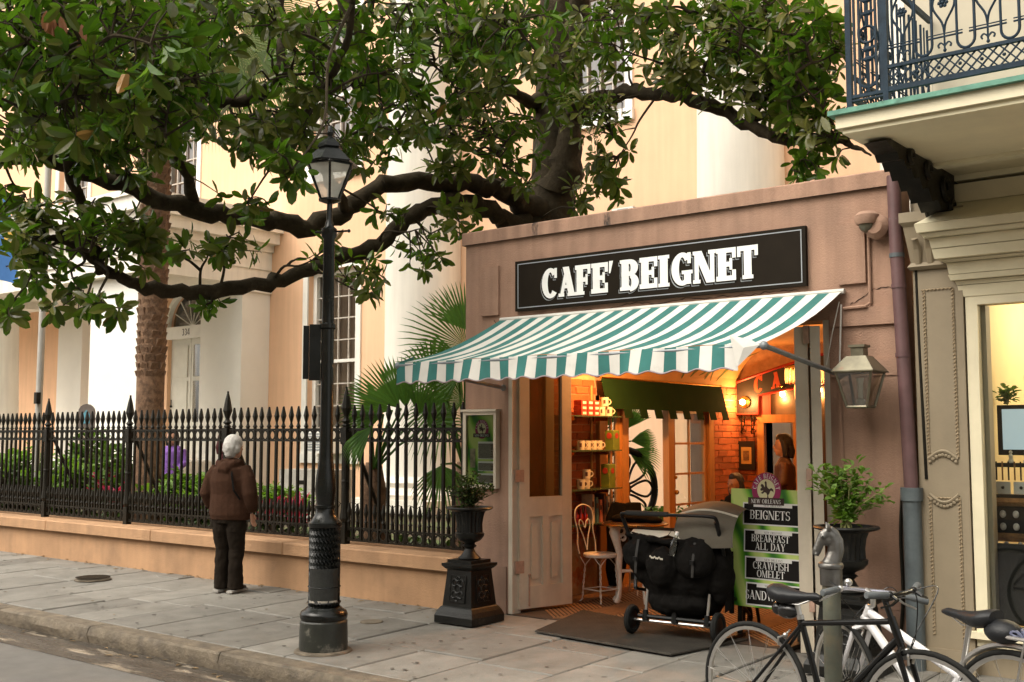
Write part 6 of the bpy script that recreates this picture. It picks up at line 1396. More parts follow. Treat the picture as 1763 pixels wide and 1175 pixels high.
# ------------------------------------------------------------------ doormats
m_mat = mat('rubber_mat', (0.050, 0.043, 0.034), 0.85, 0.3, 6, 0.5, 120)
dm = thing('doormat', 'large black ribbed rubber mat lying in front of the cafe doorway', 'mat', (-4.9, 7.8, 0.004))
P4 = [(-5.58, 7.26), (-4.22, 7.12), (-4.05, 8.0), (-5.90, 8.40)]
MB().hexa([(x, y, 0.006) for x, y in P4] + [(x, y, 0.017) for x, y in P4]).build('sheet', m_mat, dm)
rb_ = MB()
for k in range(58):
    t_ = (k + 0.5) / 58; a = Vector((lerp(P4[0][0], P4[1][0], t_), lerp(P4[0][1], P4[1][1], t_), 0.017)); b = Vector((lerp(P4[3][0], P4[2][0], t_), lerp(P4[3][1], P4[2][1], t_), 0.017)); w = Vector((0.007, 0, 0)); a = lerp(a, b, .02); b = lerp(a, b, .97)
    rb_.hexa([a - w, a + w, b + w, b - w, a - w * .4 + Vector((0, 0, .005)), a + w * .4 + Vector((0, 0, .005)), b + w * .4 + Vector((0, 0, .005)), b - w * .4 + Vector((0, 0, .005))])
rbo = rb_.build('rib', m_mat, dm); rbo['kind'] = 'stuff'

# ------------------------------------------------------------------ menu board in the doorway
ab = thing('menu_board', 'upright green menu board reading BEIGNETS and BREAKFAST ALL DAY in the doorway', 'menu board', (-4.0, 8.42, 0))
AX, AY = -3.89, 8.02; AW, AZ0, AZ1 = 0.70, 0.20, 1.16
tl_ = math.atan2(0.06, 1.0)
MA = Matrix.Translation((AX, AY, 0)) @ Matrix.Rotation(R(-3), 4, 'Z') @ Matrix.Rotation(R(-3.2), 4, 'X') @ Matrix.Translation((0, 0, 0.072)) @ Matrix.Scale(0.955, 4)
def abf(u, v, d): return MA @ Vector((u, -0.0125 - d, v))
MB().box((-AW/2, -0.012, AZ0), (AW/2, 0.012, AZ1)).xf(MA).build('board', m_splash, ab)
for s_ in (-1, 1): MB().box((s_*0.27 - 0.02, 0.013, -0.05), (s_*0.27 + 0.02, 0.035, 1.0)).xf(MA).build('leg', m_iron, ab); MB().tube([MA @ Vector((s_*0.27, 0.03, 1.0)), Vector((AX + s_*0.27, AY + 0.42, 0.012))], 0.014, 6).build('leg', m_iron, ab)
for s_ in (-1, 1): MB().box((s_*0.27 - 0.03, -0.35, 0.017), (s_*0.27 + 0.03, 0.1, 0.045)).xf(Matrix.Translation((AX, AY, 0))).build('foot', m_iron, ab)
emblem(ab, lambda u, v, d: abf(u - 0.02, v + 1.155, d), 0.265, 0.004)
# back half of the emblem stands above the board edge: a real disc behind it
MB().lathe([(0.1325, 0.0), (0.1325, 0.012)], (0, 0, 0), 32, axis=(0, 1, 0)).xf(MA @ Matrix.Translation((-0.02, -0.0135, 1.155)) @ Matrix.Scale(1.08, 4, (0, 0, 1))).build('emblem_plate', m_plum, ab)
ys = [0.865, 0.645, 0.425, 0.215]; lines = [['BEIGNETS'], ['BREAKFAST', 'ALL DAY'], ['CRAWFISH', 'OMELET'], ['SANDWICHES']]
m_panelblk = mat('menu_black', (0.012, 0.010, 0.009), 0.6, 0.1, 8, spec=0.15)
for i, (y, tx_) in enumerate(zip(ys, lines)):
    h = 0.185; x0, x1 = -0.235 + 0.012*i, 0.335
    fr = MB(); fr.add([abf(u, v, 0.002) for u, v in ((x0, y), (x1, y), (x1, y + h), (x0, y + h))], [(0, 1, 2, 3)]); fr.build('panel_border', m_signwhite, ab, fix=False)
    bl = MB(); bl.add([abf(u, v, 0.0035) for u, v in ((x0 + .012, y + .012), (x1 - .006, y + .012), (x1 - .006, y + h - .012), (x0 + .012, y + h - .012))], [(0, 1, 2, 3)]); bl.build('panel', m_panelblk, ab, fix=False)
    tb_ = MB(); tb_.add([abf(u, v, 0.0045) for u, v in ((x0 + .10, y + h - .036), (x1 - .12, y + h - .036), (x1 - .12, y + h - .004), (x0 + .10, y + h - .004))], [(0, 1, 2, 3)]); tb_.build('panel_tab', m_signwhite, ab, fix=False)
    mb = MB(); Font(0.13, 0.05, 0.03, 0.04, 0.2).text(mb, 'NEW ORLEANS', lambda u, v, d: abf(u + (x0+x1)/2 - .01, v + y + h - .03, d), 0.018, 0.006, gap=0.12); mb.build('tab_lettering', m_panelblk, ab, fix=False)
    n = len(tx_)
    for j, tt in enumerate(tx_):
        hh = 0.072 if n == 1 else 0.058; yy = y + (0.05 if n == 1 else (0.088 if j == 0 else 0.022)); sq_ = 0.92 if len(tt) < 9 else 0.86
        mb = MB(); SERIF.text(mb, tt, lambda u, v, d: abf(u + (x0+x1)/2 - 0.035, v + yy, d), hh, 0.0055, gap=0.07, squeeze=sq_); mb.build('lettering', m_signwhite, ab, fix=False)

# ------------------------------------------------------------------ wire cafe chair
m_whiteiron = mat('white_iron', (0.80, 0.76, 0.68), 0.45, 0.1, 20, 0.1, 60)
ch = thing('cafe_chair', 'white wire ice cream parlour chair with heart back just inside the doorway', 'chair', (-6.16, 8.98, 0))
CXc, CYc, SH = -6.10, 8.98, 0.43; cr_ = 0.165
MB().lathe([(cr_ - .012, SH), (cr_, SH + .008), (cr_, SH + .03), (cr_ - .01, SH + .038), (cr_ - .03, SH + .04), (0.01, SH + .042)], (CXc, CYc, 0), 30).build('seat', m_whiteiron, ch, smooth=True)
def twist_leg(p0, p1, nm):
    mb = MB(); p0 = Vector(p0); p1 = Vector(p1); d = (p1 - p0); ax = d.normalized(); u = ax.orthogonal().normalized(); v = ax.cross(u)
    for ph in (0, math.pi):
        pts = []
        for k in range(25):
            t = k / 24; am = 0.05 * max(0, 1 - t * 6) + 0.006; a = ph + (t > 0.15) * (t - 0.15) * 22
            pts.append(p0 + d * t + (u * math.cos(a) + v * math.sin(a)) * am)
        mb.tube(pts, 0.0045, 5)
    e = p1; o = (Vector((e.x, e.y, 0)) - Vector((CXc, CYc, 0))).normalized(); mb.tube([e, e + o * 0.025 - Vector((0, 0, 0.02))], 0.006, 5)
    mb.build(nm, m_whiteiron, ch)
lg = []
for a in (35, 125, 215, 305):
    c_, s_ = math.cos(R(a)), math.sin(R(a)); twist_leg((CXc + c_*.14, CYc + s_*.14, SH), (CXc + c_*.175, CYc + s_*.175, 0.028), 'leg'); lg.append((CXc + c_*.165, CYc + s_*.165, 0.125))
for k in range(4): MB().tube([lg[k], lg[(k+1) % 4]], 0.006, 6).build('stretcher', m_whiteiron, ch)
bd = Vector((-0.98, 0.0, 0)).normalized(); bs = Vector((-bd.y, bd.x, 0))     # back rises on the side away from the table
bc = Vector((CXc, CYc, SH + .03)) + bd * 0.15
ho = [(-.14, 0), (-.15, .10), (-.13, .22), (-.155, .34), (-.12, .43), (0, .465), (.12, .43), (.155, .34), (.13, .22), (.15, .10), (.14, 0)]
MB().tube(catmull([tuple(bc + bs*u + bd*(v*0.12) + Vector((0, 0, v))) for u, v in ho], 5), 0.007, 6).build('back_hoop', m_whiteiron, ch)
he = [(0, 0.03), (-.04, .16), (-.09, .26), (-.075, .32), (-.03, .30), (0, .24), (.03, .30), (.075, .32), (.09, .26), (.04, .16), (0, .03)]
MB().tube(catmull([tuple(bc + bs*u + bd*(v*0.12) + Vector((0, 0, v))) for u, v in he], 5), 0.006, 6).build('heart_splat', m_whiteiron, ch)

# ------------------------------------------------------------------ cast iron table with bag and coat
TX, TYc = -5.82, 9.17
tb = thing('cafe_table', 'round brass edged table on white cast iron legs inside the doorway', 'table', (TX, TYc, 0))
MB().lathe([(0.30, 0.735), (0.312, 0.74), (0.312, 0.755), (0.30, 0.765), (0.01, 0.766)], (TX, TYc, 0), 40).build('table_top', mat('dark_wood_top', (0.05, 0.025, 0.012), 0.35, 0.2, 6), tb, smooth=True)
MB().torus((TX, TYc, 0.75), 0.315, 0.009, 40, 6, u=(1, 0, 0), w=(0, 1, 0)).build('brass_edge', m_brass, tb)
for a in (-120, -30, 90, 195):
    c_, s_ = math.cos(R(a)), math.sin(R(a)); mb = MB()
    P = [(.20, .73), (.215, .66), (.19, .56), (.165, .46), (.175, .40), (.17, .30), (.165, .16), (.18, .06), (.21, .005)]
    mb.tube([(TX + c_*u, TYc + s_*u, v) for u, v in P], [.045, .05, .036, .03, .034, .022, .02, .024, .03], 10, flat=(1, .62, (c_, s_, 0))); mb.build('leg', m_whiteiron, tb, smooth=True)
    sc_ = MB()
    for u, v, r_ in ((.145, .68, .035), (.13, .62, .026), (.24, .70, .022)): sc_.torus((TX + c_*u, TYc + s_*u, v), r_, 0.009, 14, 5, u=(c_, s_, 0), a1=5.3)
    sc_.build('scroll', m_whiteiron, tb)
    MB().tube([(TX, TYc, .30), (TX + c_*.165, TYc + s_*.165, .30)], 0.012, 6).build('stretcher', m_whiteiron, tb)
bgm = MB(); rr = random.Random(5)
bgm.sphere((TX + 0.0, TYc + .02, 0.80), 0.16, 16, 10, sc=(1.35, 0.95, 0.42)); bgm.sphere((TX - .12, TYc - .02, 0.79), 0.11, 12, 8, sc=(1.2, 1, .5)); bgm.sphere((TX + .16, TYc + .03, 0.785), 0.10, 12, 8, sc=(1.2, 1, .5))
bgo = bgm.build('folded_jacket', m_black); tag(bgo, 'black jacket heaped on the brass edged table', 'jacket'); remesh(bgo, 0.014, 3)
cc_ = thing('table_chair', 'white wire chair on the far side of the table with a black coat over it', 'chair', (-5.95, 9.62, 0))
ex, ey = -6.12, 9.60
MB().lathe([(.16, .43), (.165, .46), (.01, .465)], (ex, ey, 0), 24).build('seat', m_whiteiron, cc_)
for a in (45, 135, 225, 315): MB().tube([(ex + .12*math.cos(R(a)), ey + .12*math.sin(R(a)), .43), (ex + .18*math.cos(R(a)), ey + .18*math.sin(R(a)), 0.012)], 0.008, 6).build('leg', m_whiteiron, cc_)
MB().tube(catmull([(ex - .17, ey - .10, .45), (ex - .2, ey - .1, .7), (ex - .16, ey + .0, .88), (ex - .05, ey + .12, .88), (ex + .02, ey + .17, .7), (ex + .02, ey + .15, .45)], 5), 0.008, 6).build('back_hoop', m_whiteiron, cc_)
co = MB(); co.tube([(ex - .12, ey - .05, .92), (ex - .13, ey - .08, .75), (ex - .10, ey - .12, .5), (ex - .12, ey - .14, .25), (ex - .13, ey - .14, .09)], [.09, .13, .12, .11, .07], 14, flat=(1, .55, (.6, .8, 0))); co.tube([(ex - .04, ey + .08, .92), (ex - .02, ey + .06, .7), (ex + .0, ey + .03, .45), (ex + .02, ey + .0, .25)], [.08, .10, .09, .05], 12, flat=(1, .55, (.6, .8, 0)))
coo = co.build('hanging_coat', m_black); tag(coo, 'long black coat hanging over a chair behind the table', 'coat'); remesh(coo, 0.015, 3)

# ------------------------------------------------------------------ double stroller, seen from behind
so = thing('double_stroller', 'black double stroller with grey hood parked at the cafe doorway', 'stroller', (-4.55, 8.15, 0.012))
MS = Matrix.Translation((-4.50, 7.66, 0.022)) @ Matrix.Rotation(R(4), 4, 'Z') @ Matrix.Diagonal((1.06, 1.0, 1.0, 1.0))       # local x right, y away, z up
def S(mb, nm, m, smooth=True, **k): mb.xf(MS); return mb.build(nm, m, so, smooth=smooth, **k)
m_frame_g = mat('dark_frame', (0.007, 0.007, 0.007), 0.4, 0.1, 8, spec=0.25); m_blackfab = mat('black_fabric', (0.006, 0.0052, 0.0045), 0.85, 0.25, 10, 0.35, 50, spec=0.12); m_hood = mat('grey_hood', (0.10, 0.085, 0.062), 0.75, 0.12, 6, 0.2, 60); m_hoodl = mat('pale_piping', (0.50, 0.46, 0.38), 0.7, 0.1, 12)
for sx in (-.36, .34):
    w_ = MB().torus((sx, 0, 0.115), 0.092, 0.024, 24, 8, u=(0, 1, 0)); wo = S(w_, 'wheel', m_tyre)
    S(MB().lathe([(.03, -.02), (.075, -.012), (.075, .012), (.03, .02)], (sx, 0, .115), 18, axis=(1, 0, 0)), 'wheel_hub', m_frame_g)
    w_ = MB().torus((sx * .8, .72, 0.10), 0.078, 0.022, 20, 8, u=(0, 1, 0)); S(w_, 'wheel', m_tyre)
S(MB().tube([(-.36, 0, .115), (.34, 0, .115)], 0.012, 8), 'axle', m_rim)
S(MB().tube([(-.30, -.01, .15), (.30, -.01, .15)], 0.018, 8), 'rear_bar', m_frame_g)
for x, z1 in ((-.24, .40), (.0, .45), (.26, .36)):
    S(MB().tube([(x, -.01, .15), (x + .01, .02, z1)], 0.011, 8), 'upright', m_rim); S(MB().tube([(x, -.012, .12), (x, -.01, .20)], [.03, .02], 8), 'joint', m_frame_g)
for sx in (-.37, .37):
    S(MB().tube([(sx * .92, .02, .36), (sx, .1, .5), (sx * 1.02, .0, .78), (sx * 1.02, -.10, .92)], 0.015, 8), 'side_tube', m_frame_g); S(MB().tube([(sx * .92, .02, .36), (sx * .9, .4, .28), (sx * .8, .72, .12)], 0.014, 8), 'side_tube', m_frame_g)
hd_ = catmull([(-.37, -.03, .80), (-.385, -.10, .93), (-.33, -.135, .965), (0, -.145, .965), (.33, -.135, .965), (.385, -.10, .93), (.37, -.02, .78)], 6)
S(MB().tube(hd_, 0.014, 10), 'handle', m_frame_g)
S(MB().tube(catmull([(-.33, -.137, .966), (-.12, -.144, .967), (.02, -.145, .967)], 5), 0.020, 10), 'handle_grip', mat('foam_grip', (0.016, 0.016, 0.015), 0.9, 0.1, 30, 0.2, 90))
# fabric seat back: sagging pouch
def pouch(cols, rows, f, nm, m, thick=0.0):
    mb = MB(); vs = [f(u / cols, v / rows) for v in range(rows + 1) for u in range(cols + 1)]
    mb.add(vs, [(v*(cols+1)+u, v*(cols+1)+u+1, (v+1)*(cols+1)+u+1, (v+1)*(cols+1)+u) for v in range(rows) for u in range(cols)]); return S(mb, nm, m, fix=False)
fab = MB()          # soft fabric body: seat backs, basket and bulging pockets in one skin
for c_, r_, sc3 in (((-.17, .10, .58), .25, (.95, .72, .95)), ((.17, .12, .58), .25, (.95, .75, .95)), ((0, .12, .46), .30, (1.15, .70, .70)), ((0, .20, .27), .26, (1.15, 1.1, .55)), ((-.27, -.06, .64), .12, (1.05, .75, 1.05)), ((-.06, -.09, .55), .125, (1.0, .75, 1.25)), ((.20, -.07, .63), .145, (1.1, .75, 1.0)), ((.33, .10, .50), .13, (.7, 1.1, 1.7)), ((-.34, .10, .62), .11, (.7, 1.1, 1.3)), ((0, .45, .40), .28, (1.2, .9, .7))):
    fab.sphere(c_, r_, 18, 12, sc=sc3)
fab.tube([(-.38, -.02, .79), (-.15, -.08, .765), (0, -.09, .75), (.15, -.08, .765), (.38, -.02, .79)], .028, 8)
folds(remesh(S(fab, 'fabric_body', m_blackfab), .012, 3), .045, .11, 2)
lo_ = MB(); 
for k in range(9): lo_.sphere((-.105 + .012 * k, -.196, .635 + (.008 if k % 3 == 0 else 0) - .001 * k), .007, 6, 4, sc=(1, .3, 1.2))
S(lo_, 'script_logo', m_hoodl)
def liner(a, b):
    return lambda u, v: Vector((lerp(a, b, u), -.055 + .05 * v + .01 * math.sin(8 * u), .80 + .012 * v - .035 * math.sin(math.pi * u) * (1 - v) + .015 * v))
for a, b in ((-.34, -.03), (-.02, .32)): pouch(8, 3, liner(a, b), 'seat_liner', m_hoodl)
def hood_f(u, v):   # u across, v from back edge to front over the top
    a = lerp(R(-8), R(128), v); x = lerp(-.02, .45, u); r_ = .30 * (0.80 + .20 * math.sin(math.pi * u)); return Vector((x + .02, .26 - r_ * math.cos(a) * 1.15, .76 + r_ * math.sin(a)))
pouch(10, 14, hood_f, 'hood', m_hood)
S(MB().tube([tuple(hood_f(k / 10, .45)) for k in range(11)], 0.010, 6), 'hood_piping', m_hoodl)
def hood2(u, v): a = lerp(R(-5), R(60), v); x = lerp(-.42, -.02, u); r_ = .17; return Vector((x, .30 - r_ * math.cos(a), .70 + r_ * math.sin(a) * .9))
pouch(8, 8, hood2, 'folded_hood', m_blackfab)
S(MB().lathe([(.028, 0), (.03, .02), (.03, .10), (.012, .14), (.012, .16)], (.06, -.17, .66), 12, axis=(.25, .0, 1)), 'water_bottle', m_glass)
S(MB().lathe([(.014, .16), (.014, .185)], (.06, -.17, .66), 10, axis=(.25, 0, 1)), 'bottle_cap', m_signwhite)
m_strap = mat('grey_strap', (0.018, 0.016, 0.014), 0.7, 0.2, 20)
for x in (-.24, .22):       # hanging straps with buckles
    S(MB().tube([(x, -.12, .76), (x + .01, -.18, .64), (x - .005, -.165, .50)], .010, 6, flat=(1, .25, (1, 0, 0))), 'strap', m_strap); S(MB().box((x - .014, -.190, .60), (x + .016, -.175, .63)), 'buckle', m_frame_g, smooth=False)
def coat_side(u, v): return Vector((.37 + .03 * math.sin(6 * u), lerp(.06, .26, u), lerp(.22, .70, v) + .03 * math.sin(5 * u)))
pouch(8, 8, coat_side, 'side_drape', m_blackfab)

# ------------------------------------------------------------------ shop window display
m_gilt = mat('gilt_frame', (0.30, 0.16, 0.06), 0.4, 0.4, 25, 0.7, 60, metal=0.5); m_velvet = mat('black_velvet', (0.012, 0.012, 0.014), 0.9)
m_pearl = mat('pearl_bead', (0.62, 0.58, 0.55), 0.25, 0.3, 30, rnd=0.3)
gf = thing('gilt_jewellery_frame', 'carved gilt frame holding rows of earrings in the shop window', 'frame', (-2.0, 8.28, 0.87))
GX0, GX1, GZ0, GZ1, GY = -2.26, -1.5, 0.90, 1.14, 8.16
G = Matrix.Translation((0, 0, 0))
f = MB()
for a, b in (((GX0, GZ0), (GX1, GZ0)), ((GX1, GZ0), (GX1, GZ1)), ((GX1, GZ1), (GX0, GZ1)), ((GX0, GZ1), (GX0, GZ0))):
    f.tube([(a[0], GY, a[1]), (b[0], GY + (0), b[1])], 0.032, 6); f.tube([(a[0], GY - .02, a[1]), (b[0], GY - .02, b[1])], 0.016, 6)
f.build('carved_frame', m_gilt, gf); MB().box((GX0, GY, GZ0), (GX1, GY + .012, GZ1)).build('velvet', m_velvet, gf)
me_pearl = MB().sphere((0, 0, 0), .022, 10, 7, sc=(1, .5, 1.2)).mesh('earring', m_pearl, smooth=True)
for r_ in range(2):
    for k in range(8): inst('earring', me_pearl, gf, Vector((GX0 + .09 + .085 * k, GY - .02, GZ1 - .08 - .085 * r_)) - gf.location)
for k in range(9): inst('earring', me_pearl, gf, Vector((GX0 + .02 + .09 * k, GY - .03, GZ0 - .045)) - gf.location, (0, 0, 0), (.8, .8, .8))
rk = thing('pen_rack', 'dark rack of slim pens above white cards in the shop window', 'rack', (-2.1, 8.3, 1.15))
MB().box((-2.24, 8.22, 1.16), (-1.75, 8.30, 1.19)).box((-2.24, 8.22, 1.38), (-1.75, 8.25, 1.41)).build('rack', m_velvet, rk)
for k in range(12): MB().tube([(-2.22 + .04 * k, 8.21, 1.29), (-2.22 + .04 * k, 8.21, 1.42)], .006, 5).build('pen', m_gilt if k % 2 else m_velvet, rk)
for k in range(4): MB().box((-2.23 + .12 * k, 8.205, 1.195), (-2.13 + .12 * k, 8.21, 1.28)).build('card', m_signwhite, rk); MB().sphere((-2.18 + .12 * k, 8.2, 1.24), .012, 6, 4).build('stud', m_velvet, rk)
ml_ = thing('monitor', 'flat black monitor with pale screen inside the shop', 'monitor', (-2.0, 8.5, 1.43))
MB().box((-2.27, 8.46, 1.46), (-1.6, 8.50, 1.82)).build('bezel', m_velvet, ml_); MB().box((-2.235, 8.455, 1.50), (-1.63, 8.4595, 1.79)).build('screen', mat('pale_screen', (0.42, 0.52, 0.56), 0.3, 0.02, 3, emit=(0.55, 0.72, 0.8), estr=0.25), ml_)
MB().box((-2.05, 8.48, 1.32), (-1.9, 8.52, 1.46)).build('stand', m_velvet, ml_)
for k in range(3):
    xx = -2.13 + .10 * k; f_ = thing('figurine', f'{["left", "middle", "right"][k]} small white figurine below the monitor', 'figurine', (xx, 8.3, 1.43), 'figurines in the shop window')
    MB().lathe([(.02, 0), (.022, .01), (.012, .03), (.016, .05), (.006, .065)], (xx, 8.24, 1.41), 10).build('body', m_white, f_); MB().sphere((xx, 8.24, 1.485), .012, 8, 6).build('head', m_white, f_)
pp = thing('shop_plant', 'small leafy green pot plant on top of the shop monitor', 'plant', (-2.2, 8.5, 1.82)); bush(pp, (-2.2, 8.48, 1.83), 8, .12, .07, .05, m_leafS, m_stem, 21, 12)
nc = thing('red_necklace', 'red coral necklace hanging in the yellow shop', 'necklace', (-2.0, 8.6, 1.85)); MB().torus((-1.98, 8.60, 2.02), .12, .012, 24, 6, e=1.15).build('strand', mat('coral', (0.5, 0.05, 0.03), 0.4), nc)
sc_ = thing('spot_camera', 'white tubular camera on the shop ceiling behind the glass', 'camera', (-1.98, 8.2, 2.4))
p_ = at_y(1741, 528, 8.2); MB().tube([p_ + Vector((-.04, 0, .02)), p_ + Vector((.03, -.03, -.03))], .035, 12).tube([p_, p_ + Vector((0, 0, .12))], .01, 6).build('barrel', m_white, sc_); MB().sphere(tuple(p_ + Vector((.032, -.03, -.032))), .03, 10, 6).build('lens', m_velvet, sc_); sc_.location = (0, 0, 0)

# ------------------------------------------------------------------ garden furniture and the flag
fp = at(66, 700, 17.5); flg = thing('flagpole', 'slim grey pole standing before the porch at the far left', 'pole', (fp.x, fp.y, 0.3))
MB().tube([(fp.x, fp.y, .3), (fp.x + .05, fp.y, 7.0)], 0.055, 10).build('pole', mat('grey_pole', (0.42, 0.40, 0.36), 0.5, 0.1, 6), flg, smooth=True); MB().box((fp.x + .04, fp.y - .1, 2.1), (fp.x + .12, fp.y - .03, 2.28)).build('cleat', m_iron, flg)
f0 = at(-30, 300, 15.5); flo = thing('flag', 'pale blue flag with yellow emblem drooping at the left edge', 'flag', (f0.x, f0.y, f0.z - 1.5))
fm = MB(); vs = []; nu, nv = 10, 12
ux = (at(28, 300, 15.5) - at(-30, 300, 15.5)); 
for v in range(nv + 1):
    for u in range(nu + 1):
        a, b = u / nu, v / nv; p = f0 + ux * a * (0.55 + .55 * b) + Vector((0, 0, -1.35 * b - .25 * a)) + Vector((.3, .5, 0)) * .16 * math.sin(7 * a + 2 * b); vs.append(p)
fm.add(vs, [(v*(nu+1)+u, v*(nu+1)+u+1, (v+1)*(nu+1)+u+1, (v+1)*(nu+1)+u) for v in range(nv) for u in range(nu)]); fm.build('cloth', mat('blue_flag', (0.06, 0.20, 0.52), 0.7, 0.1, 5, col2=(0.35, 0.50, 0.66), c2lo=0.5, c2hi=0.62, c2scale=1.2), flo, smooth=True, fix=False)
ec = at(18, 408, 15.2); MB().lathe([(.09, 0), (.09, .01)], tuple(ec), 14, axis=(.5, -.8, 0)).build('emblem', mat('yellow_emblem', (0.6, 0.36, 0.05), 0.6), flo)
MB().tube([f0 + Vector((-.02, 0, .15)), f0 + Vector((-.02, 0, -1.7))], .02, 6).build('staff', m_white, flo)
mk = at(150, 716, 17.0); mo = thing('historic_marker', 'arched metal marker with a small coloured crest on a post in the garden', 'marker', (mk.x, mk.y, .3))
ar = [(-.13, -.2), (.13, -.2), (.13, .05)] + [(.13 * math.cos(math.pi * k / 8), .05 + .13 * math.sin(math.pi * k / 8)) for k in range(1, 8)] + [(-.13, .05)]
nn = Vector((.6, -.8, 0)); tt_ = Vector((.8, .6, 0)); MB().prism(ar, lambda u, v, d: mk + tt_ * u + nn * d + Vector((0, 0, v)), 0, .03).build('plaque', mat('bronze_plaque', (0.16, 0.13, 0.11), 0.5, 0.2, 12), mo)
MB().prism([(-.055, -.12), (.055, -.12), (.055, .02), (0, .09), (-.055, .02)], lambda u, v, d: mk + tt_ * u + nn * (.03 + d) + Vector((0, 0, v)), 0, .006).build('crest', mat('crest_blue', (0.12, 0.35, 0.45), 0.5, 0.3, 10), mo)
MB().tube([(mk.x, mk.y + .02, .3), (mk.x, mk.y + .02, mk.z - .2)], .03, 8).build('post', m_iron, mo)
# stone block and white basin in front of the window
sb = thing('stone_block', 'grey stone pedestal block below the tall window behind the fence', 'stone', (-12.6, 11.2, .3)); q = at(538, 840, 17.0)
sb.location = (q.x, q.y, .3); MB().box((q.x - .55, q.y - .2, .3), (q.x + .55, q.y + .3, 1.08)).box((q.x - .48, q.y - .3, .3), (q.x + .6, q.y - .201, .5)).build('block', mat('grey_stone', (0.42, 0.39, 0.34), 0.85, 0.2, 5, 0.3, 30), sb); MB().box((q.x - .1, q.y - .207, .86), (q.x + .06, q.y - .2005, .92)).build('plate', m_iron, sb)
ac = thing('air_conditioner', 'white window unit under the tall window of the peach building', 'air conditioner', (-15.9, 14.2, 1.2)); MB().box((-16.4, BY - .35, 1.26), (-15.7, BY + .1, 1.72)).build('case', m_white, ac)
for k in range(7): MB().box((-16.36, BY - .362, 1.32 + .05 * k), (-15.9, BY - .3505, 1.345 + .05 * k)).build('louvre', m_line, ac)
# wire hoop edging of the flower bed
ed = thing('hoop_edging', 'low black wire hoop edging around the garden bed behind the fence', 'edging', (-9.5, 8.9, .3))
me_hoop = MB().tube([(-.11, 0, 0)] + [(.11 * -math.cos(math.pi * k / 8), 0, .42 + .11 * math.sin(math.pi * k / 8)) for k in range(9)] + [(.11, 0, 0)], .004, 4).mesh('hoop', m_iron)
x = -6.95
while x > -12: inst('hoop', me_hoop, ed, (x + 9.5, .06 * math.sin(x * 3), 0), (0, 0, random.uniform(-.1, .1))); x -= .16
# cast iron wheel seen through the french doors
wx, wy, wz = -7.75, 11.95, 0.92
wh = thing('garden_ornament', 'dark ornamental iron wheel with petal loops seen through the french doors', 'wheel', (wx, wy, .3))
e1, e2 = Vector((.35, .94, 0)).normalized(), Vector((0, 0, 1))
MB().torus((wx, wy, wz), .50, .045, 36, 8, u=e1, w=e2).build('rim', m_iron, wh, smooth=True)
for k in range(8):
    a = k * math.pi / 4; d = e1 * math.cos(a) + e2 * math.sin(a); s_ = -e1 * math.sin(a) + e2 * math.cos(a); c_ = Vector((wx, wy, wz))
    MB().tube(catmull([tuple(c_ + d * .08), tuple(c_ + d * .22 + s_ * .07), tuple(c_ + d * .38 + s_ * .10), tuple(c_ + d * .46), tuple(c_ + d * .38 - s_ * .10), tuple(c_ + d * .22 - s_ * .07), tuple(c_ + d * .08)], 4), .017, 5).build('petal_loop', m_iron, wh)
MB().lathe([(.09, -.04), (.09, .04)], (wx, wy, wz), 14, axis=(.94, -.35, 0)).build('hub', m_iron, wh); MB().tube([(wx, wy, .3), (wx, wy, wz - .45)], .05, 8).build('stand', m_iron, wh)

# ------------------------------------------------------------------ plants
m_mag = leaf_mat('magnolia_leaf', (0.042, 0.094, 0.008), (0.085, 0.082, 0.020), 0.22, 0.65, 0.36, 0.28, alt=[(.50, (0.070, 0.130, 0.010)), (.78, (0.115, 0.175, 0.014)), (.95, (0.17, 0.18, 0.03)), (.985, (0.20, 0.10, 0.03))])
m_bark = mat('magnolia_bark', (0.038, 0.029, 0.017), 0.92, 0.35, 7, 0.9, 22, spec=0.15, col2=(0.080, 0.066, 0.043), c2lo=0.55, c2hi=0.75, c2scale=4)
rt_ = random.Random(12)
m_dead = leaf_mat('dry_leaf', (0.30, 0.12, 0.05), (0.30, 0.13, 0.07), 0.7, 0.2, 0.3)
tree = thing('magnolia_tree', 'large spreading magnolia tree with glossy leaves reaching over the pavement', 'tree', tuple(at_y(955, 600, 11.6).xy) + (.3,))
def limb(pts, name, n=10):
    """pts: photo x, y, distance, radius"""
    cp = catmull(pts, 5); P = []; Rr = []
    for i, (x, y, s, r_) in enumerate(cp):
        p = at(x, y, s); w = 0.38 * r_
        P.append(p + Vector((rt_.uniform(-w, w), rt_.uniform(-w, w), rt_.uniform(-w, w)))); Rr.append(r_ * rt_.uniform(.86, 1.12))
    MB().tube(P, Rr, n).build(name, m_bark, tree, smooth=True); return P
S0 = 14.3
tr_base = at(955, 600, S0)
limbs = []
tp = [Vector((tr_base.x, tr_base.y, .3)), Vector((tr_base.x, tr_base.y, 1.5)), at(952, 560, S0), at(950, 420, S0), at(952, 330, S0), at(955, 220, S0), at(958, 100, S0), at(962, -60, S0), at(975, -260, S0), at(985, -480, S0)]
MB().tube(tp, [.42, .36, .33, .31, .29, .275, .25, .22, .16, .08], 16).build('trunk', m_bark, tree, smooth=True)
limbs.append(limb([(965, 330, 14.2, .27), (985, 220, 14.0, .16), (985, 120, 13.8, .15), (1000, 0, 13.5, .13), (1030, -140, 13, .09), (1060, -300, 12.5, .05)], 'limb'))
limbs.append(limb([(960, 250, 14.3, .14), (1000, 190, 14, .10), (1060, 162, 13.4, .085), (1120, 160, 12.8, .08), (1180, 168, 12.2, .075), (1240, 190, 11.6, .07), (1290, 218, 11.2, .065), (1345, 238, 10.8, .06), (1400, 236, 10.4, .055), (1440, 242, 10.0, .038), (1470, 252, 9.8, .024), (1500, 268, 9.6, .008)], 'limb'))
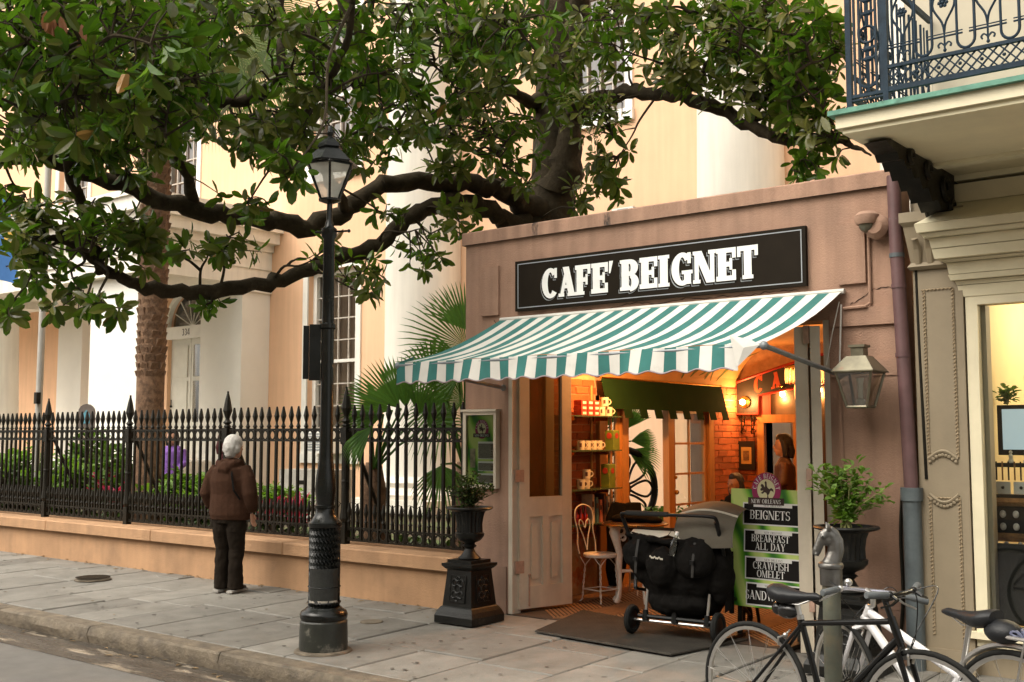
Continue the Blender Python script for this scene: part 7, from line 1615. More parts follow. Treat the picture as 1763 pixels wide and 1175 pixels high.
limbs.append(limb([(950, 400, 14.3, .26), (905, 350, 14.0, .17), (850, 325, 13.6, .13), (790, 313, 13.2, .112), (700, 318, 12.7, .105), (640, 328, 12.4, .10), (590, 368, 12.1, .098), (520, 390, 11.8, .098), (440, 376, 11.4, .098), (340, 362, 11.0, .095), (250, 335, 10.6, .086), (150, 302, 10.2, .076), (80, 272, 9.9, .066), (0, 268, 9.6, .058), (-120, 230, 9.2, .05)], 'limb', 12))
limbs.append(limb([(930, 400, 14.2, .22), (880, 385, 13.8, .14), (820, 352, 13.4, .11), (755, 348, 12.9, .10), (700, 382, 12.5, .095), (640, 428, 12.2, .09), (560, 448, 11.8, .085), (490, 480, 11.4, .08), (410, 498, 11.0, .075), (330, 503, 10.7, .07), (250, 495, 10.4, .06), (190, 468, 10.1, .05), (140, 430, 9.9, .04), (90, 410, 9.7, .025)], 'limb'))
limbs.append(limb([(945, 180, 14.3, .10), (890, 165, 13.8, .07), (850, 120, 13.4, .06), (790, 60, 12.9, .05), (740, -40, 12.4, .04)], 'limb'))
limbs.append(limb([(920, 190, 14.2, .06), (870, 160, 13.6, .05), (800, 200, 13.0, .045), (745, 235, 12.6, .045), (690, 228, 12.3, .035), (620, 220, 12.0, .025)], 'limb'))
limbs.append(limb([(520, -60, 11.5, .06), (482, 0, 11.3, .06), (485, 60, 11.2, .055), (482, 120, 11.0, .055), (455, 160, 10.9, .06), (400, 178, 10.7, .055), (355, 165, 10.5, .05), (335, 125, 10.3, .04), (300, 60, 10.0, .035), (285, -30, 9.7, .03)], 'limb'))
limbs.append(limb([(175, 470, 10.1, .045), (155, 400, 10.0, .045), (140, 350, 10.0, .05), (110, 240, 9.6, .05), (130, 150, 9.2, .045), (100, 60, 8.8, .035), (60, -60, 8.4, .03)], 'limb'))
limbs.append(limb([(250, 335, 10.6, .05), (190, 280, 10.0, .05), (130, 200, 9.4, .045), (60, 110, 8.6, .035), (20, 30, 8.0, .025)], 'limb'))
limbs.append(limb([(340, 362, 11.0, .06), (300, 260, 10.4, .05), (240, 180, 9.8, .04), (200, 90, 9.2, .035), (190, -40, 8.8, .03)], 'limb'))
limbs.append(limb([(600, 365, 12.1, .06), (560, 300, 11.2, .05), (520, 230, 10.4, .04), (560, 150, 9.8, .035), (600, 60, 9.4, .03), (610, -60, 9.0, .03)], 'limb'))
limbs.append(limb([(1180, 168, 12.2, .04), (1230, 100, 11.8, .035), (1300, 40, 11.3, .03), (1360, -40, 11, .025)], 'limb'))
limbs.append(limb([(1290, 218, 11.2, .03), (1330, 150, 10.9, .03), (1400, 100, 10.5, .025), (1440, 40, 10.2, .02)], 'limb'))
limb_pts = [p for L in limbs for p in L]
# leaf whorls: ellipse in the photo (x, y, rx, ry), distance range, count
regions = [(130, 60, 210, 110, 7.0, 9.0, 130),
           (90, 170, 170, 90, 7.2, 9.0, 95),
           (280, 70, 150, 120, 8.5, 10.6, 103),
           (230, 190, 150, 80, 8.0, 10.0, 60),
           (450, 20, 120, 40, 9, 11, 25),
           (520, 120, 90, 110, 9.4, 11.4, 48),
           (480, 235, 70, 50, 9, 11, 27),
           (640, 90, 120, 110, 9.5, 12, 95),
           (760, 80, 120, 110, 10.5, 13, 95),
           (860, 50, 110, 70, 10, 13, 77),
           (690, 190, 80, 60, 10.5, 12.5, 37),
           (820, 190, 70, 70, 11, 13.2, 43),
           (880, 260, 70, 80, 11.5, 13.6, 37),
           (790, 260, 60, 40, 11, 13, 19),
           (640, 260, 60, 40, 10, 12, 19),
           (498, 285, 36, 40, 7.6, 8.2, 8),
           (440, 250, 60, 40, 9, 10.6, 16),
           (380, 215, 50, 30, 9.5, 11, 11),
           (250, 270, 100, 40, 9, 10.5, 26),
           (90, 250, 100, 50, 8.4, 10, 29),
           (30, 370, 60, 60, 9, 10.2, 19),
           (120, 400, 90, 60, 9, 10.4, 34),
           (230, 420, 70, 50, 9.4, 10.6, 25),
           (60, 460, 60, 45, 8.8, 10, 14),
           (110, 520, 40, 30, 8.8, 10, 6),
           (180, 540, 45, 35, 8.6, 9.6, 8),
           (20, 545, 20, 20, 8.8, 9.6, 4),
           (350, 430, 60, 30, 10, 11, 11),
           (430, 355, 40, 25, 9.6, 10.6, 7),
           (420, 420, 40, 20, 10, 11, 5),
           (545, 430, 40, 30, 10.6, 11.6, 6),
           (640, 470, 50, 45, 10.8, 12, 14),
           (730, 430, 50, 40, 11.4, 12.6, 11),
           (780, 375, 50, 35, 11.5, 12.8, 11),
           (680, 370, 40, 25, 11, 12, 5),
           (360, 530, 25, 15, 10.5, 11, 4),
           (1040, 60, 80, 70, 11.5, 13.6, 42),
           (1010, 190, 60, 60, 12, 13.6, 35),
           (1050, 290, 40, 60, 12, 13.6, 19),
           (1010, 340, 35, 35, 12, 13.6, 9),
           (1130, 40, 70, 45, 11, 12.6, 31),
           (1130, 120, 60, 30, 11, 12.6, 18),
           (1200, 110, 60, 60, 10.6, 12, 31),
           (1290, 60, 90, 70, 10, 11.6, 74),
           (1390, 90, 65, 100, 9.6, 11, 84),
           (1320, 160, 70, 45, 10, 11.4, 42),
           (1400, 200, 55, 45, 9.6, 10.8, 31),
           (1395, 285, 40, 25, 9.8, 10.6, 10),
           (1240, 20, 60, 40, 10.6, 12, 27),
           (300, -120, 420, 110, 7.5, 11, 130),
           (900, -120, 380, 110, 9.5, 13.5, 130),
           (960, 130, 50, 80, 12.6, 13.8, 27)]
big = []; crown = MB(); twigs = MB(); nl = 0
twl = []
sub_br = MB()
for (cx, cy, rx, ry, s0, s1, cnt) in regions:
    local = list(limb_pts)
    for _ in range(max(2, cnt // 7)):          # secondary branches that carry the twigs
        u, v = rt_.uniform(-.85, .85), rt_.uniform(-.85, .85); e = at(cx + u * rx, cy + v * ry, rt_.uniform(s0, s1))
        b0_ = min(local, key=lambda q: (q - e).length_squared + rt_.uniform(0, .3)); d_ = e - b0_
        if d_.length > 2.6: continue
        k1 = lerp(b0_, e, .35) + Vector((rt_.uniform(-.1, .1), rt_.uniform(-.1, .1), rt_.uniform(-.02, .14))) * d_.length; k2 = lerp(b0_, e, .7) + Vector((rt_.uniform(-.08, .08), rt_.uniform(-.08, .08), rt_.uniform(-.04, .10))) * d_.length
        cv_ = [Vector(q) for q in catmull([tuple(b0_), tuple(k1), tuple(k2), tuple(e)], 4)]
        sub_br.tube(cv_, [lerp(.017, .006, i / len(cv_)) for i in range(len(cv_))], 5, cap=False); local += cv_[3:]
    for _ in range(cnt):
        while True:
            u, v = rt_.uniform(-1, 1), rt_.uniform(-1, 1)
            if u*u + v*v < 1: break
        s = rt_.uniform(s0, s1); p = at(cx + u * rx, cy + v * ry, s)
        near = min(local, key=lambda q: (q - p).length_squared); d = (p - near)
        if d.length > 0.55: p = near + d.normalized() * rt_.uniform(.2, .55)
        base = near
        tdir = (p - base).normalized() if (p - base).length > .02 else rvec()
        droop = Vector((0, 0, -.06))
        mid = lerp(base, p, .5) + Vector((rt_.uniform(-.04, .04), rt_.uniform(-.04, .04), rt_.uniform(-.02, .06)))
        twigs.tube([base, mid, p], [.010, .007, .004], 4, cap=False)
        ax = (tdir + Vector((rt_.uniform(-.5, .5), rt_.uniform(-.5, .5), rt_.uniform(-.35, .45)))).normalized()
        nlv = rt_.randint(5, 10); u0 = ax.orthogonal().normalized(); v0 = ax.cross(u0); ph = rt_.uniform(0, 6.28)
        for k in range(nlv):
            a = ph + k * 2.4 + rt_.uniform(-.5, .5); el = rt_.uniform(-.45, .95)
            d = (u0 * math.cos(a) + v0 * math.sin(a)) * math.cos(el) + ax * math.sin(el) + Vector((rt_.uniform(-.2, .2), rt_.uniform(-.2, .2), rt_.uniform(-.5, .0))); d.normalize()
            up_ = (ax - d * ax.dot(d)); up_ = (up_.normalized() + Vector((0, 0, .6))).normalized() if up_.length > .05 else Vector((0, 0, 1))
            L = rt_.uniform(.095, .205); pb = p - ax * rt_.uniform(0, .12) + d * .015
            big.append((s, pb, d, up_, L))
big.sort(key=lambda t: t[0])
vis = [b for b in big if b[0] < 9.2]
step_ = max(1, len(vis) // 300); own = set(id(b) for b in vis[::step_][:300])
me_leaf = []
for v in range(4):
    mb = MB(); leaf_quad(mb, Vector((0, 0, 0)), Vector((1, 0, 0)), Vector((0, 0, 1)), 1.0, .36 + .04 * v, 0, .12 + .06 * v); me_leaf.append(mb.mesh('leaf', m_mag))
for b in big:
    if id(b) not in own: leaf_quad(crown, b[1], b[2], b[3], b[4], b[4] * rt_.uniform(.34, .44), 0, rt_.uniform(.08, .28))
co_ = crown.build('crown', m_mag, tree, fix=False); co_['kind'] = 'stuff'
sb_o = sub_br.build('branches', m_bark, tree, fix=False); sb_o['kind'] = 'stuff'
tw = twigs.build('twigs', m_bark, tree, fix=False); tw['kind'] = 'stuff'
for b in big:
    if id(b) in own:
        o = inst('leaf', me_leaf[rt_.randint(0, 3)], co_); d, n_ = b[2], b[3]; s_ = d.cross(n_).normalized(); n_ = s_.cross(d)
        o.matrix_basis = Matrix.Translation(b[1] - tree.location) @ Matrix(((d.x, -s_.x, n_.x), (d.y, -s_.y, n_.y), (d.z, -s_.z, n_.z))).to_4x4() @ Matrix.Scale(b[4], 4)
for x, y in ((90, 22), (96, 35), (80, 18), (104, 28), (112, 45), (140, 42), (146, 52), (88, 40)):
    mb = MB(); leaf_quad(mb, at(x, y, 7.4), Vector((rt_.uniform(-.6, .6), rt_.uniform(-.3, .3), -1)), -_fw, .15, .055); o = mb.build('dry_leaf', m_dead, co_, fix=False)

# ---- tall palm
ps = 16.0; pb_ = at(258, 700, ps)
palm = thing('tall_palm', 'tall palm with rough brown trunk standing behind the fence', 'palm', (pb_.x, pb_.y, .3))
m_ptr = mat('palm_trunk', (0.20, 0.115, 0.065), 0.9, 0.35, 9, 0.9, 26, col2=(0.10, 0.055, 0.03), c2lo=0.45, c2hi=0.65, c2scale=12)
prof = [(.25, .3), (.23, .6), (.205, 1.2), (.195, 2.2), (.200, 3.0), (.205, 3.6), (.195, 5), (.19, 6.5), (.20, 7.4), (.24, 7.9), (.18, 8.3)]
MB().lathe(prof, (pb_.x, pb_.y, 0), 18).build('trunk', m_ptr, palm, smooth=True)
me_scar = MB().hexa([(-.06, -.01, -.045), (.06, -.01, -.045), (.05, .03, -.05), (-.05, .03, -.05), (-.045, -.035, .035), (.045, -.035, .035), (.04, .02, .045), (-.04, .02, .045)]).mesh('leaf_scar', m_ptr, fix=True)
z = 2.5; row = 0
while z < 6.8:
    for k in range(9):
        a = 2 * math.pi * (k + .5 * (row % 2)) / 9
        if math.cos(a - math.atan2(-pb_.y, -pb_.x)) < -.1: continue
        inst('leaf_scar', me_scar, palm, (.188 * math.cos(a), .188 * math.sin(a), z - .3), (0, rt_.uniform(-.35, .35), a + math.pi/2 + rt_.uniform(-.2, .2)), (rt_.uniform(.7, 1.15),) * 3)
    z += .115; row += 1
m_frond = leaf_mat('palm_frond', (0.12, 0.17, 0.06), (0.16, 0.19, 0.09), 0.45, 0.3, 0.3)
def fan_frond(mb, base, d, L, nb, spread, droop, wdt=.035, up=Vector((0, 0, 1)), stalk=.5):
    d = d.normalized(); s = d.cross(up); s = s.normalized() if s.length > .05 else d.orthogonal().normalized(); n_ = s.cross(d)
    hub = base + d * L * stalk; mb.tube([base, lerp(base, hub, .5) + n_ * .02, hub], [.014, .011, .008], 5)
    for k in range(nb):
        a = lerp(-spread, spread, k / (nb - 1)); bd_ = (d * math.cos(a) + s * math.sin(a)).normalized(); Lb = L * (.55 + .45 * math.cos(a * .75)) * (1 - stalk * .4)
        sd_ = bd_.cross(n_).normalized(); f_ = n_ * (.25 * wdt if k % 2 else -.25 * wdt); dr = Vector((0, 0, -1)) * droop * Lb
        p0 = hub; p1 = hub + bd_ * Lb * .45 + dr * .12; p2 = hub + bd_ * Lb * .8 + dr * .45; p3 = hub + bd_ * Lb * .98 + dr * .95
        mb.add([p0, p1 - sd_ * wdt * .5 + f_, p1 + sd_ * wdt * .5 - f_, p2 - sd_ * wdt * .3, p2 + sd_ * wdt * .3, p3], [(0, 2, 1), (1, 2, 4, 3), (3, 4, 5)])
ctr = Vector((pb_.x, pb_.y, 8.0))
for k in range(26):
    a = 2 * math.pi * k / 26 * 3.1; el = rt_.uniform(-.9, .9)
    d = Vector((math.cos(a) * math.cos(el), math.sin(a) * math.cos(el), math.sin(el))); mb = MB(); fan_frond(mb, ctr, d, rt_.uniform(1.5, 2.0), 30, 1.25, .55, .03); mb.build('frond', m_frond, palm, fix=False)
# long fronds that droop into view right of the trunk
for (x, y, s_, L, ph, sp, dr) in ((395, 60, 15.5, 1.25, -35, .75, .55), (420, 40, 15.8, 1.2, -60, .8, .5), (370, 90, 15.6, 1.1, -95, .8, .35), (440, 90, 15.4, .95, -20, .7, .6), (350, 50, 15.2, 1.0, -130, .9, .4), (430, 10, 15.2, 1.2, 10, .9, .6), (400, 110, 15.7, .8, -80, .9, .3)):
    hub = at(x, y, s_); a = R(ph); mb = MB(); mb.tube([ctr, lerp(ctr, hub, .55) + Vector((0, 0, .35)), hub], [.022, .016, .010], 5)
    fan_frond(mb, hub, _rt * math.cos(a) + _up * math.sin(a) - _fw * rt_.uniform(-.2, .2), L, 34, sp, dr, .022, up=-_fw, stalk=.02); mb.build('frond', m_frond, palm, fix=False)
# ---- fan palms beside the cafe
m_fan = leaf_mat('fan_palm_leaf', (0.065, 0.15, 0.028), (0.095, 0.16, 0.05), 0.4, 0.35, 0.35)
def fan_palm(label, base, fronds, seed):
    """fronds: photo x, y of the fan's hub, distance, length, direction in degrees, half spread, droop"""
    rr = random.Random(seed); t = thing('fan_palm', label, 'palm', base, 'fan palms beside the cafe wall'); b = Vector(base)
    MB().lathe([(.16, 0), (.14, .3), (.15, .7), (.09, 1.0)], base, 12).build('trunk', m_ptr, t, smooth=True)
    for (x, y, s, L, ph, sp, dr) in fronds:
        hub = at(x, y, s); root = b + Vector((0, 0, .9)); a = R(ph)
        dd = _rt * math.cos(a) + _up * math.sin(a) - _fw * rr.uniform(-.1, .35); mb = MB()
        mb.tube([root, lerp(root, hub, .5) + Vector((0, 0, .05)), hub], [.018, .014, .010], 5)
        fan_frond(mb, hub, dd, L * .74, int(9 + sp * 11), sp, dr, .025, up=-_fw + Vector((rr.uniform(-.3, .3), 0, rr.uniform(0, .5))), stalk=.02); mb.build('frond', m_fan, t, fix=False)
fan_palm('large fan palm with stiff fronds rising left of the cafe wall', (-8.3, 9.5, .3), [(806, 600, 12.2, 1.15, 140, .95, .08), (804, 570, 12.6, .85, 122, .6, .05), (800, 625, 12.0, .9, 172, .7, .18), (790, 650, 11.9, .8, 195, .9, .4), (770, 690, 11.8, .75, 225, 1.1, .5), (800, 690, 12.0, .8, 160, 1.2, .3), (760, 800, 11.9, .65, 270, 1.2, .4), (745, 660, 11.8, .8, 95, 1.0, .2)], 1)
fan_palm('low fan palm spilling its fronds over the iron fence', (-9.0, 8.75, .3), [(690, 705, 11.3, .85, 128, .55, .05), (700, 705, 11.4, .8, 98, .5, .05), (675, 708, 11.9, .85, 158, .55, .15), (660, 715, 11.8, .6, 190, .5, .4), (640, 735, 10.9, .45, 222, .45, .5), (720, 715, 11.4, .7, 70, .7, .1), (735, 735, 11.3, .6, 40, .9, .3)], 2)
fan_palm('fan palm in the courtyard seen through the french doors', (-8.5, 11.3, .3), [(1080, 775, 14.2, .62, -22, .55, .2), (1078, 740, 14.3, .55, 60, .5, .1), (1085, 760, 14.2, .5, 10, .5, .2), (1050, 735, 14.2, .6, 100, .8, .2), (1060, 770, 14.0, .5, 190, .9, .3)], 3)
# ---- shrubs and red cordylines behind the fence
m_bright = leaf_mat('bright_shrub_leaf', (0.13, 0.24, 0.025), (0.15, 0.25, 0.05), 0.5, 0.35, 0.3)
m_red = leaf_mat('red_cordyline_leaf', (0.32, 0.012, 0.06), (0.30, 0.02, 0.06), 0.4, 0.5, 0.3)
for i, (x, y, s, st_, h, sp, ll, mm, lab) in enumerate([(40, 840, 9.4, 26, 1.05, .7, .16, m_bright, 'leafy green shrub at the far left behind the fence'), (110, 835, 9.2, 22, 1.0, .6, .15, m_bright, 'broad green shrub left of the palm trunk behind the fence'), (160, 800, 10.2, 26, 1.3, .8, .15, m_leafS, 'taller loose green shrub below the metal marker'), (205, 830, 9.2, 20, 1.15, .5, .14, m_leafS, 'dark green shrub close to the palm trunk'), (305, 855, 9.4, 30, .75, .6, .12, m_bright, 'low bright green bush right of the palm trunk'), (345, 850, 9.6, 26, .75, .6, .12, m_bright, 'low bright green bush left of the person in brown'), (470, 860, 9.6, 30, .70, .55, .10, m_bright, 'rounded bright bush right of the person in brown'), (20, 880, 8.7, 20, .7, .6, .14, m_leafD, 'dark low foliage along the fence at the far left')]):
    q = at_y(x, y, s); t = thing('garden_shrub', lab, 'shrub', (q.x, q.y, .3), 'shrubs in the garden bed'); bush(t, (q.x, q.y, .3), st_ * 2, h, sp, ll, mm, m_twig, 40 + i, 40)
for i, (x, y, s, lab) in enumerate([(195, 840, 8.7, 'red leaved cordyline just left of the palm trunk'), (184, 810, 9.0, 'taller red cordyline behind the other one by the palm'), (470, 872, 8.9, 'red cordyline left of the street lamp behind the fence'), (512, 876, 8.8, 'red cordyline nearest the street lamp behind the fence')]):
    q = at_y(x, y, s); t = thing('red_cordyline', lab, 'plant', (q.x, q.y, .3), 'red cordylines in the garden bed'); h = max(.25, q.z - .3)
    MB().tube([(q.x, q.y, .3), (q.x, q.y, .3 + h * .7)], .02, 6).build('stem', m_twig, t)
    for k in range(18):
        a = k * 2.4; el = rt_.uniform(.2, 1.3); d = Vector((math.cos(a) * math.cos(el), math.sin(a) * math.cos(el), math.sin(el))); mb = MB(); leaf_quad(mb, Vector((q.x, q.y, .3 + h * rt_.uniform(.45, .7))), d, Vector((0, 0, 1)), rt_.uniform(.28, .42), .085); mb.build('leaf', m_red, t, fix=False)
gcv = MB()       # low ground cover in the bed
for k in range(2600):
    x = rt_.uniform(-20, -6.95); y = rt_.uniform(8.25, 9.8); p = Vector((x, y, .3)); leaf_quad(gcv, p, Vector((rt_.uniform(-1, 1), rt_.uniform(-1, 1), rt_.uniform(.3, 1.2))), Vector((0, 0, 1)), rt_.uniform(.08, .2), .05)
tag(gcv.build('ground_cover', m_leafD, None, fix=False), 'low dark green ground cover in the garden bed', 'ground cover', kind='stuff')
for i, (x, y) in enumerate(((-7.0, 10.3), (-7.05, 11.2), (-7.6, 10.7), (-7.2, 12.2))):
    t = thing('courtyard_plant', ['leafy plant nearest the glass of the left french door', 'leafy plant below the iron wheel in the courtyard', 'green plant beyond the iron wheel', 'green plant near the right french door'][i], 'plant', (x, y, .3), 'plants in the courtyard'); bush(t, (x, y, .3), 16, .5, .35, .10, m_leafS, m_twig, 70 + i, 24)

lit = MB(); m_litter = leaf_mat('fallen_leaf', (0.16, 0.10, 0.04), (0.18, 0.12, 0.06), 0.7, 0.5, 0.1, alt=[(.4, (0.09, 0.06, 0.03)), (.75, (0.22, 0.17, 0.07)), (.92, (0.45, 0.42, 0.36))])
for k in range(230):
    r_ = rt_.random()
    if r_ < .45: x, y = rt_.uniform(-20, -6.9), 7.69 - abs(rt_.gauss(0, .06))
    elif r_ < .75: x, y = rt_.uniform(-14, -1.5), KY - abs(rt_.gauss(0, .12)) - .01
    else: x, y = rt_.uniform(-14, -2), rt_.uniform(KY + .2, 7.6)
    z = (gz(y) + .006) if y > KY else KZ - .132
    a = rt_.uniform(0, 6.28); L = rt_.uniform(.02, .09) if r_ < .75 else rt_.uniform(.012, .05)
    leaf_quad(lit, Vector((x, y, z)), Vector((math.cos(a), math.sin(a), rt_.uniform(0, .15))), Vector((0, 0, 1)), L, L * .42, 0, .2)
tag(lit.build('leaf_litter', m_litter, None, fix=False), 'scattered dry leaves and scraps along the kerb and wall', 'litter', kind='stuff')
gum = MB()
for k in range(170):
    x, y = rt_.uniform(-15, -1.5), rt_.uniform(KY + .2, 7.6); r_ = rt_.uniform(.008, .022); z = gz(y) + .0058; n = 7; ph = rt_.uniform(0, 6)
    gum.add([(x + r_ * rt_.uniform(.7, 1.2) * math.cos(ph + 6.283 * q / n), y + r_ * rt_.uniform(.7, 1.2) * math.sin(ph + 6.283 * q / n), z) for q in range(n)], [tuple(range(n))])
tag(gum.build('gum_spots', mat('old_gum', (0.06, 0.054, 0.046), 0.8, 0.4, 9), None, fix=False), 'dark trodden gum spots on the pavement', 'spots', kind='stuff')

# ------------------------------------------------------------------ people
m_skin = mat('skin', (0.50, 0.27, 0.18), 0.5, 0.06, 12, sub=0.1); m_skin2 = mat('skin_tan', (0.34, 0.17, 0.10), 0.5, 0.06, 12)
m_grey = mat('white_hair', (0.62, 0.60, 0.56), 0.6, 0.2, 30, 0.6, 90, stretch=(6, 6, 1)); m_dkhair = mat('dark_hair', (0.012, 0.008, 0.006), 0.4, 0.2, 30, 0.5, 80, stretch=(6, 6, 1)); m_redhair = mat('burgundy_hair', (0.10, 0.008, 0.012), 0.5, 0.2, 30, 0.5, 80)
m_hoodie = mat('brown_hoodie', (0.052, 0.025, 0.015), 0.95, 0.18, 7, 0.5, 30, spec=0.1); m_trous = mat('dark_trousers', (0.018, 0.013, 0.009), 0.9, 0.2, 7, 0.4, 25, spec=0.1); m_shoe = mat('grey_shoe', (0.05, 0.048, 0.045), 0.6, 0.2, 12); m_sole = mat('pale_sole', (0.35, 0.33, 0.30), 0.7)
class Fig:
    """figure frame: f forward, s to the figure's right, z up; scale by height"""
    def __init__(self, x, y, face, h=1.62, z=0.0): self.o = Vector((x, y, z)); self.k = h / 1.70; a = R(face); self.f = Vector((math.cos(a), math.sin(a), 0)); self.s = Vector((math.sin(a), -math.cos(a), 0))
    def p(self, f, s, z): return self.o + (self.f * f + self.s * s + Vector((0, 0, z))) * self.k
    def tube(self, mb, pts, rs, n=12, fl=None): mb.tube([self.p(*q) for q in pts], [r * self.k for r in rs], n, flat=None if fl is None else (fl[0], fl[1], tuple(self.s)))
    def ball(self, mb, q, r, sc=(1, 1, 1)): mb.sphere(tuple(self.p(*q)), r * self.k, 14, 10, sc=sc)
def hand(F, mb, wrist, d, side, curl=.35):
    """palm, four bent fingers of unequal length and a thumb from the side of the palm"""
    w = Vector(wrist); d = Vector(d).normalized(); acr = Vector((1, 0, 0)) - d * d.x; acr = acr.normalized() if acr.length > .1 else Vector((0, 1, 0)); nrm = d.cross(acr)
    pts = [w, w + d * .04, w + d * .085]; mb.tube([F.p(*q) for q in pts], [.024 * F.k, .034 * F.k, .036 * F.k], 10, flat=(1, .5, tuple(F.f * acr.x + F.s * acr.y + Vector((0, 0, acr.z)))))
    for i, (o, L) in enumerate(((-.030, .060), (-.010, .075), (.010, .082), (.030, .072))):
        b = w + d * .08 + acr * o; m1 = b + d * L * .5 - nrm * side * curl * L * .15; m2 = b + d * L * .95 - nrm * side * curl * L * .6
        mb.tube([F.p(*q) for q in (b, m1, m2)], [.0098 * F.k, .009 * F.k, .0075 * F.k], 6)
    tb_ = w + d * .03 + acr * .03; mb.tube([F.p(*q) for q in (tb_, tb_ + d * .03 + acr * .028, tb_ + d * .062 + acr * .032)], [.013 * F.k, .0115 * F.k, .009 * F.k], 6)
def head_mesh(F, mb, c, yaw=0.0):
    """skull, jaw, nose, ears; c = centre (f, s, z)"""
    cf, cs, cz = c; q = lambda f, s, z: (cf + f * math.cos(yaw) - s * math.sin(yaw), cs + f * math.sin(yaw) + s * math.cos(yaw), cz + z)
    F.ball(mb, q(0, 0, .02), .088, (1, 1, 1.18)); F.ball(mb, q(.03, 0, -.06), .058, (1, .95, 1.1)); F.ball(mb, q(.055, 0, -.085), .03)
    mb.tube([F.p(*q(.085, 0, .015)), F.p(*q(.108, 0, -.022)), F.p(*q(.09, 0, -.035))], [.010 * F.k, .014 * F.k, .012 * F.k], 6)
    for s_ in (-1, 1): F.ball(mb, q(-.005, s_ * .085, -.01), .022, (.7, .7, 1.3)); F.ball(mb, q(.076, s_ * .032, .012), .014)
    F.ball(mb, q(.085, 0, -.058), .018, (1, 1, .5))
    return q
# woman in the brown hooded jacket, seen from behind
# she stands at the wall and looks through the fence
pw = thing('person', 'white haired person in brown hooded jacket and dark trousers facing the fence', 'person', (-9.52, 7.2, 0))
F = Fig(-9.52, 7.20, 108, 1.61)
body = MB(); q = head_mesh(F, body, (.05, .0, 1.555), R(20)); F.tube(body, [(.0, 0, 1.36), (.02, 0, 1.43), (.04, 0, 1.50)], [.06, .05, .052]); F.tube(body, [(-.01, 0, .95), (0, 0, 1.2), (0, 0, 1.36)], [.11, .12, .07], 12, (1.2, .8))
for s_ in (-1, 1): F.tube(body, [(0, s_ * .16, 1.34), (-.03, s_ * .235, 1.08), (.02 if s_ > 0 else .10, s_ * .25, .86)], [.04, .035, .026]); F.tube(body, [(0, s_ * .09, .95), (.01, s_ * .09, .5), (0, s_ * .085, .08)], [.075, .055, .04])
hand(F, body, (.03, .255, .845), (.25, .05, -1), 1, .45); hand(F, body, (.12, -.245, .86), (.5, .1, -.8), -1, .6)
remesh(body.build('body', m_skin, pw), .0065, 2)
hd2 = MB(); F.tube(hd2, [(0, 0, .80), (-.005, 0, .84), (-.01, 0, .90), (0, 0, 1.05), (-.005, 0, 1.20), (0, 0, 1.32), (.01, 0, 1.39)], [.17, .195, .19, .185, .195, .175, .08], 20, (1.26, .86))
F.tube(hd2, [(0, -.13, 1.355), (0, 0, 1.375), (0, .13, 1.355)], [.07, .085, .07], 12)
for s_ in (-1, 1): F.tube(hd2, [(0, s_ * .165, 1.335), (-.02, s_ * .235, 1.22), (-.045, s_ * .282, 1.06), (-.01 if s_ > 0 else .03, s_ * .280, .95), (.028 if s_ > 0 else .10, s_ * .262, .875)], [.080, .084, .080, .070, .052], 14)
F.tube(hd2, [(0, -.07, 1.40), (-.07, -.09, 1.38), (-.12, -.03, 1.325), (-.13, .03, 1.315), (-.07, .09, 1.38), (0, .07, 1.40)], [.04, .05, .055, .055, .05, .04], 10); F.ball(hd2, (-.095, 0, 1.36), .065, (1.3, 1, .8))
F.tube(hd2, [(0, 0, .775), (0, 0, .80), (0, 0, .83)], [.180, .187, .187], 20, (1.26, .86))
folds(remesh(hd2.build('hooded_jacket', m_hoodie, pw), .009, 4), .012, .22, 1)
MB().tube([F.p(-.10, .07, 1.375), F.p(-.155, .12, 1.25), F.p(-.165, .155, 1.10), F.p(-.11, .20, 1.00)], .009 * F.k, 8, flat=(.35, 1.3, tuple(F.f))).build('bag_strap', m_black, pw)
tr2 = MB()
F.tube(tr2, [(0, 0, .88), (-.01, 0, .80), (-.01, 0, .74)], [.165, .175, .16], 18, (1.1, .82))
for s_ in (-1, 1): F.tube(tr2, [(-.005, s_ * .085, .82), (-.01, s_ * .092, .65), (.012, s_ * .09, .46), (-.005, s_ * .088, .25), (0, s_ * .088, .05), (.0, s_ * .088, .03)], [.115, .108, .086, .080, .088, .086], 16, (.95, 1.0))
folds(remesh(tr2.build('trousers', m_trous, pw), .008, 3), .020, .075, 2)
for s_ in (-1, 1):
    sh = MB(); F.tube(sh, [(-.075, s_ * .09, .045), (0, s_ * .09, .05), (.10, s_ * .095, .04), (.165, s_ * .10, .032)], [.038, .044, .042, .026], 12, (1, .8)); remesh(sh.build('shoe', m_shoe, pw), .008, 2)
    MB().hexa([F.p(f_, s_ * .09 + w_, z_) for z_ in (0.0, .022) for f_, w_ in ((-.115, -.036), (-.115, .036), (.18, .04), (.18, -.036))]).build('sole', m_sole, pw)
hr = MB(); c = (.05, .0, 1.575)
F.ball(hr, (.03, 0, 1.605), .104, (1, 1, .98)); F.ball(hr, (-.012, 0, 1.56), .090, (1, 1, 1.05)); F.ball(hr, (.0, .045, 1.545), .062); F.ball(hr, (.0, -.045, 1.545), .062); F.ball(hr, (-.02, 0, 1.50), .062, (1, 1.1, 1)); F.ball(hr, (.085, 0, 1.645), .055)
rr = random.Random(3)
folds(remesh(hr.build('hair', m_grey, pw), .007, 3), .012, .03, 2)

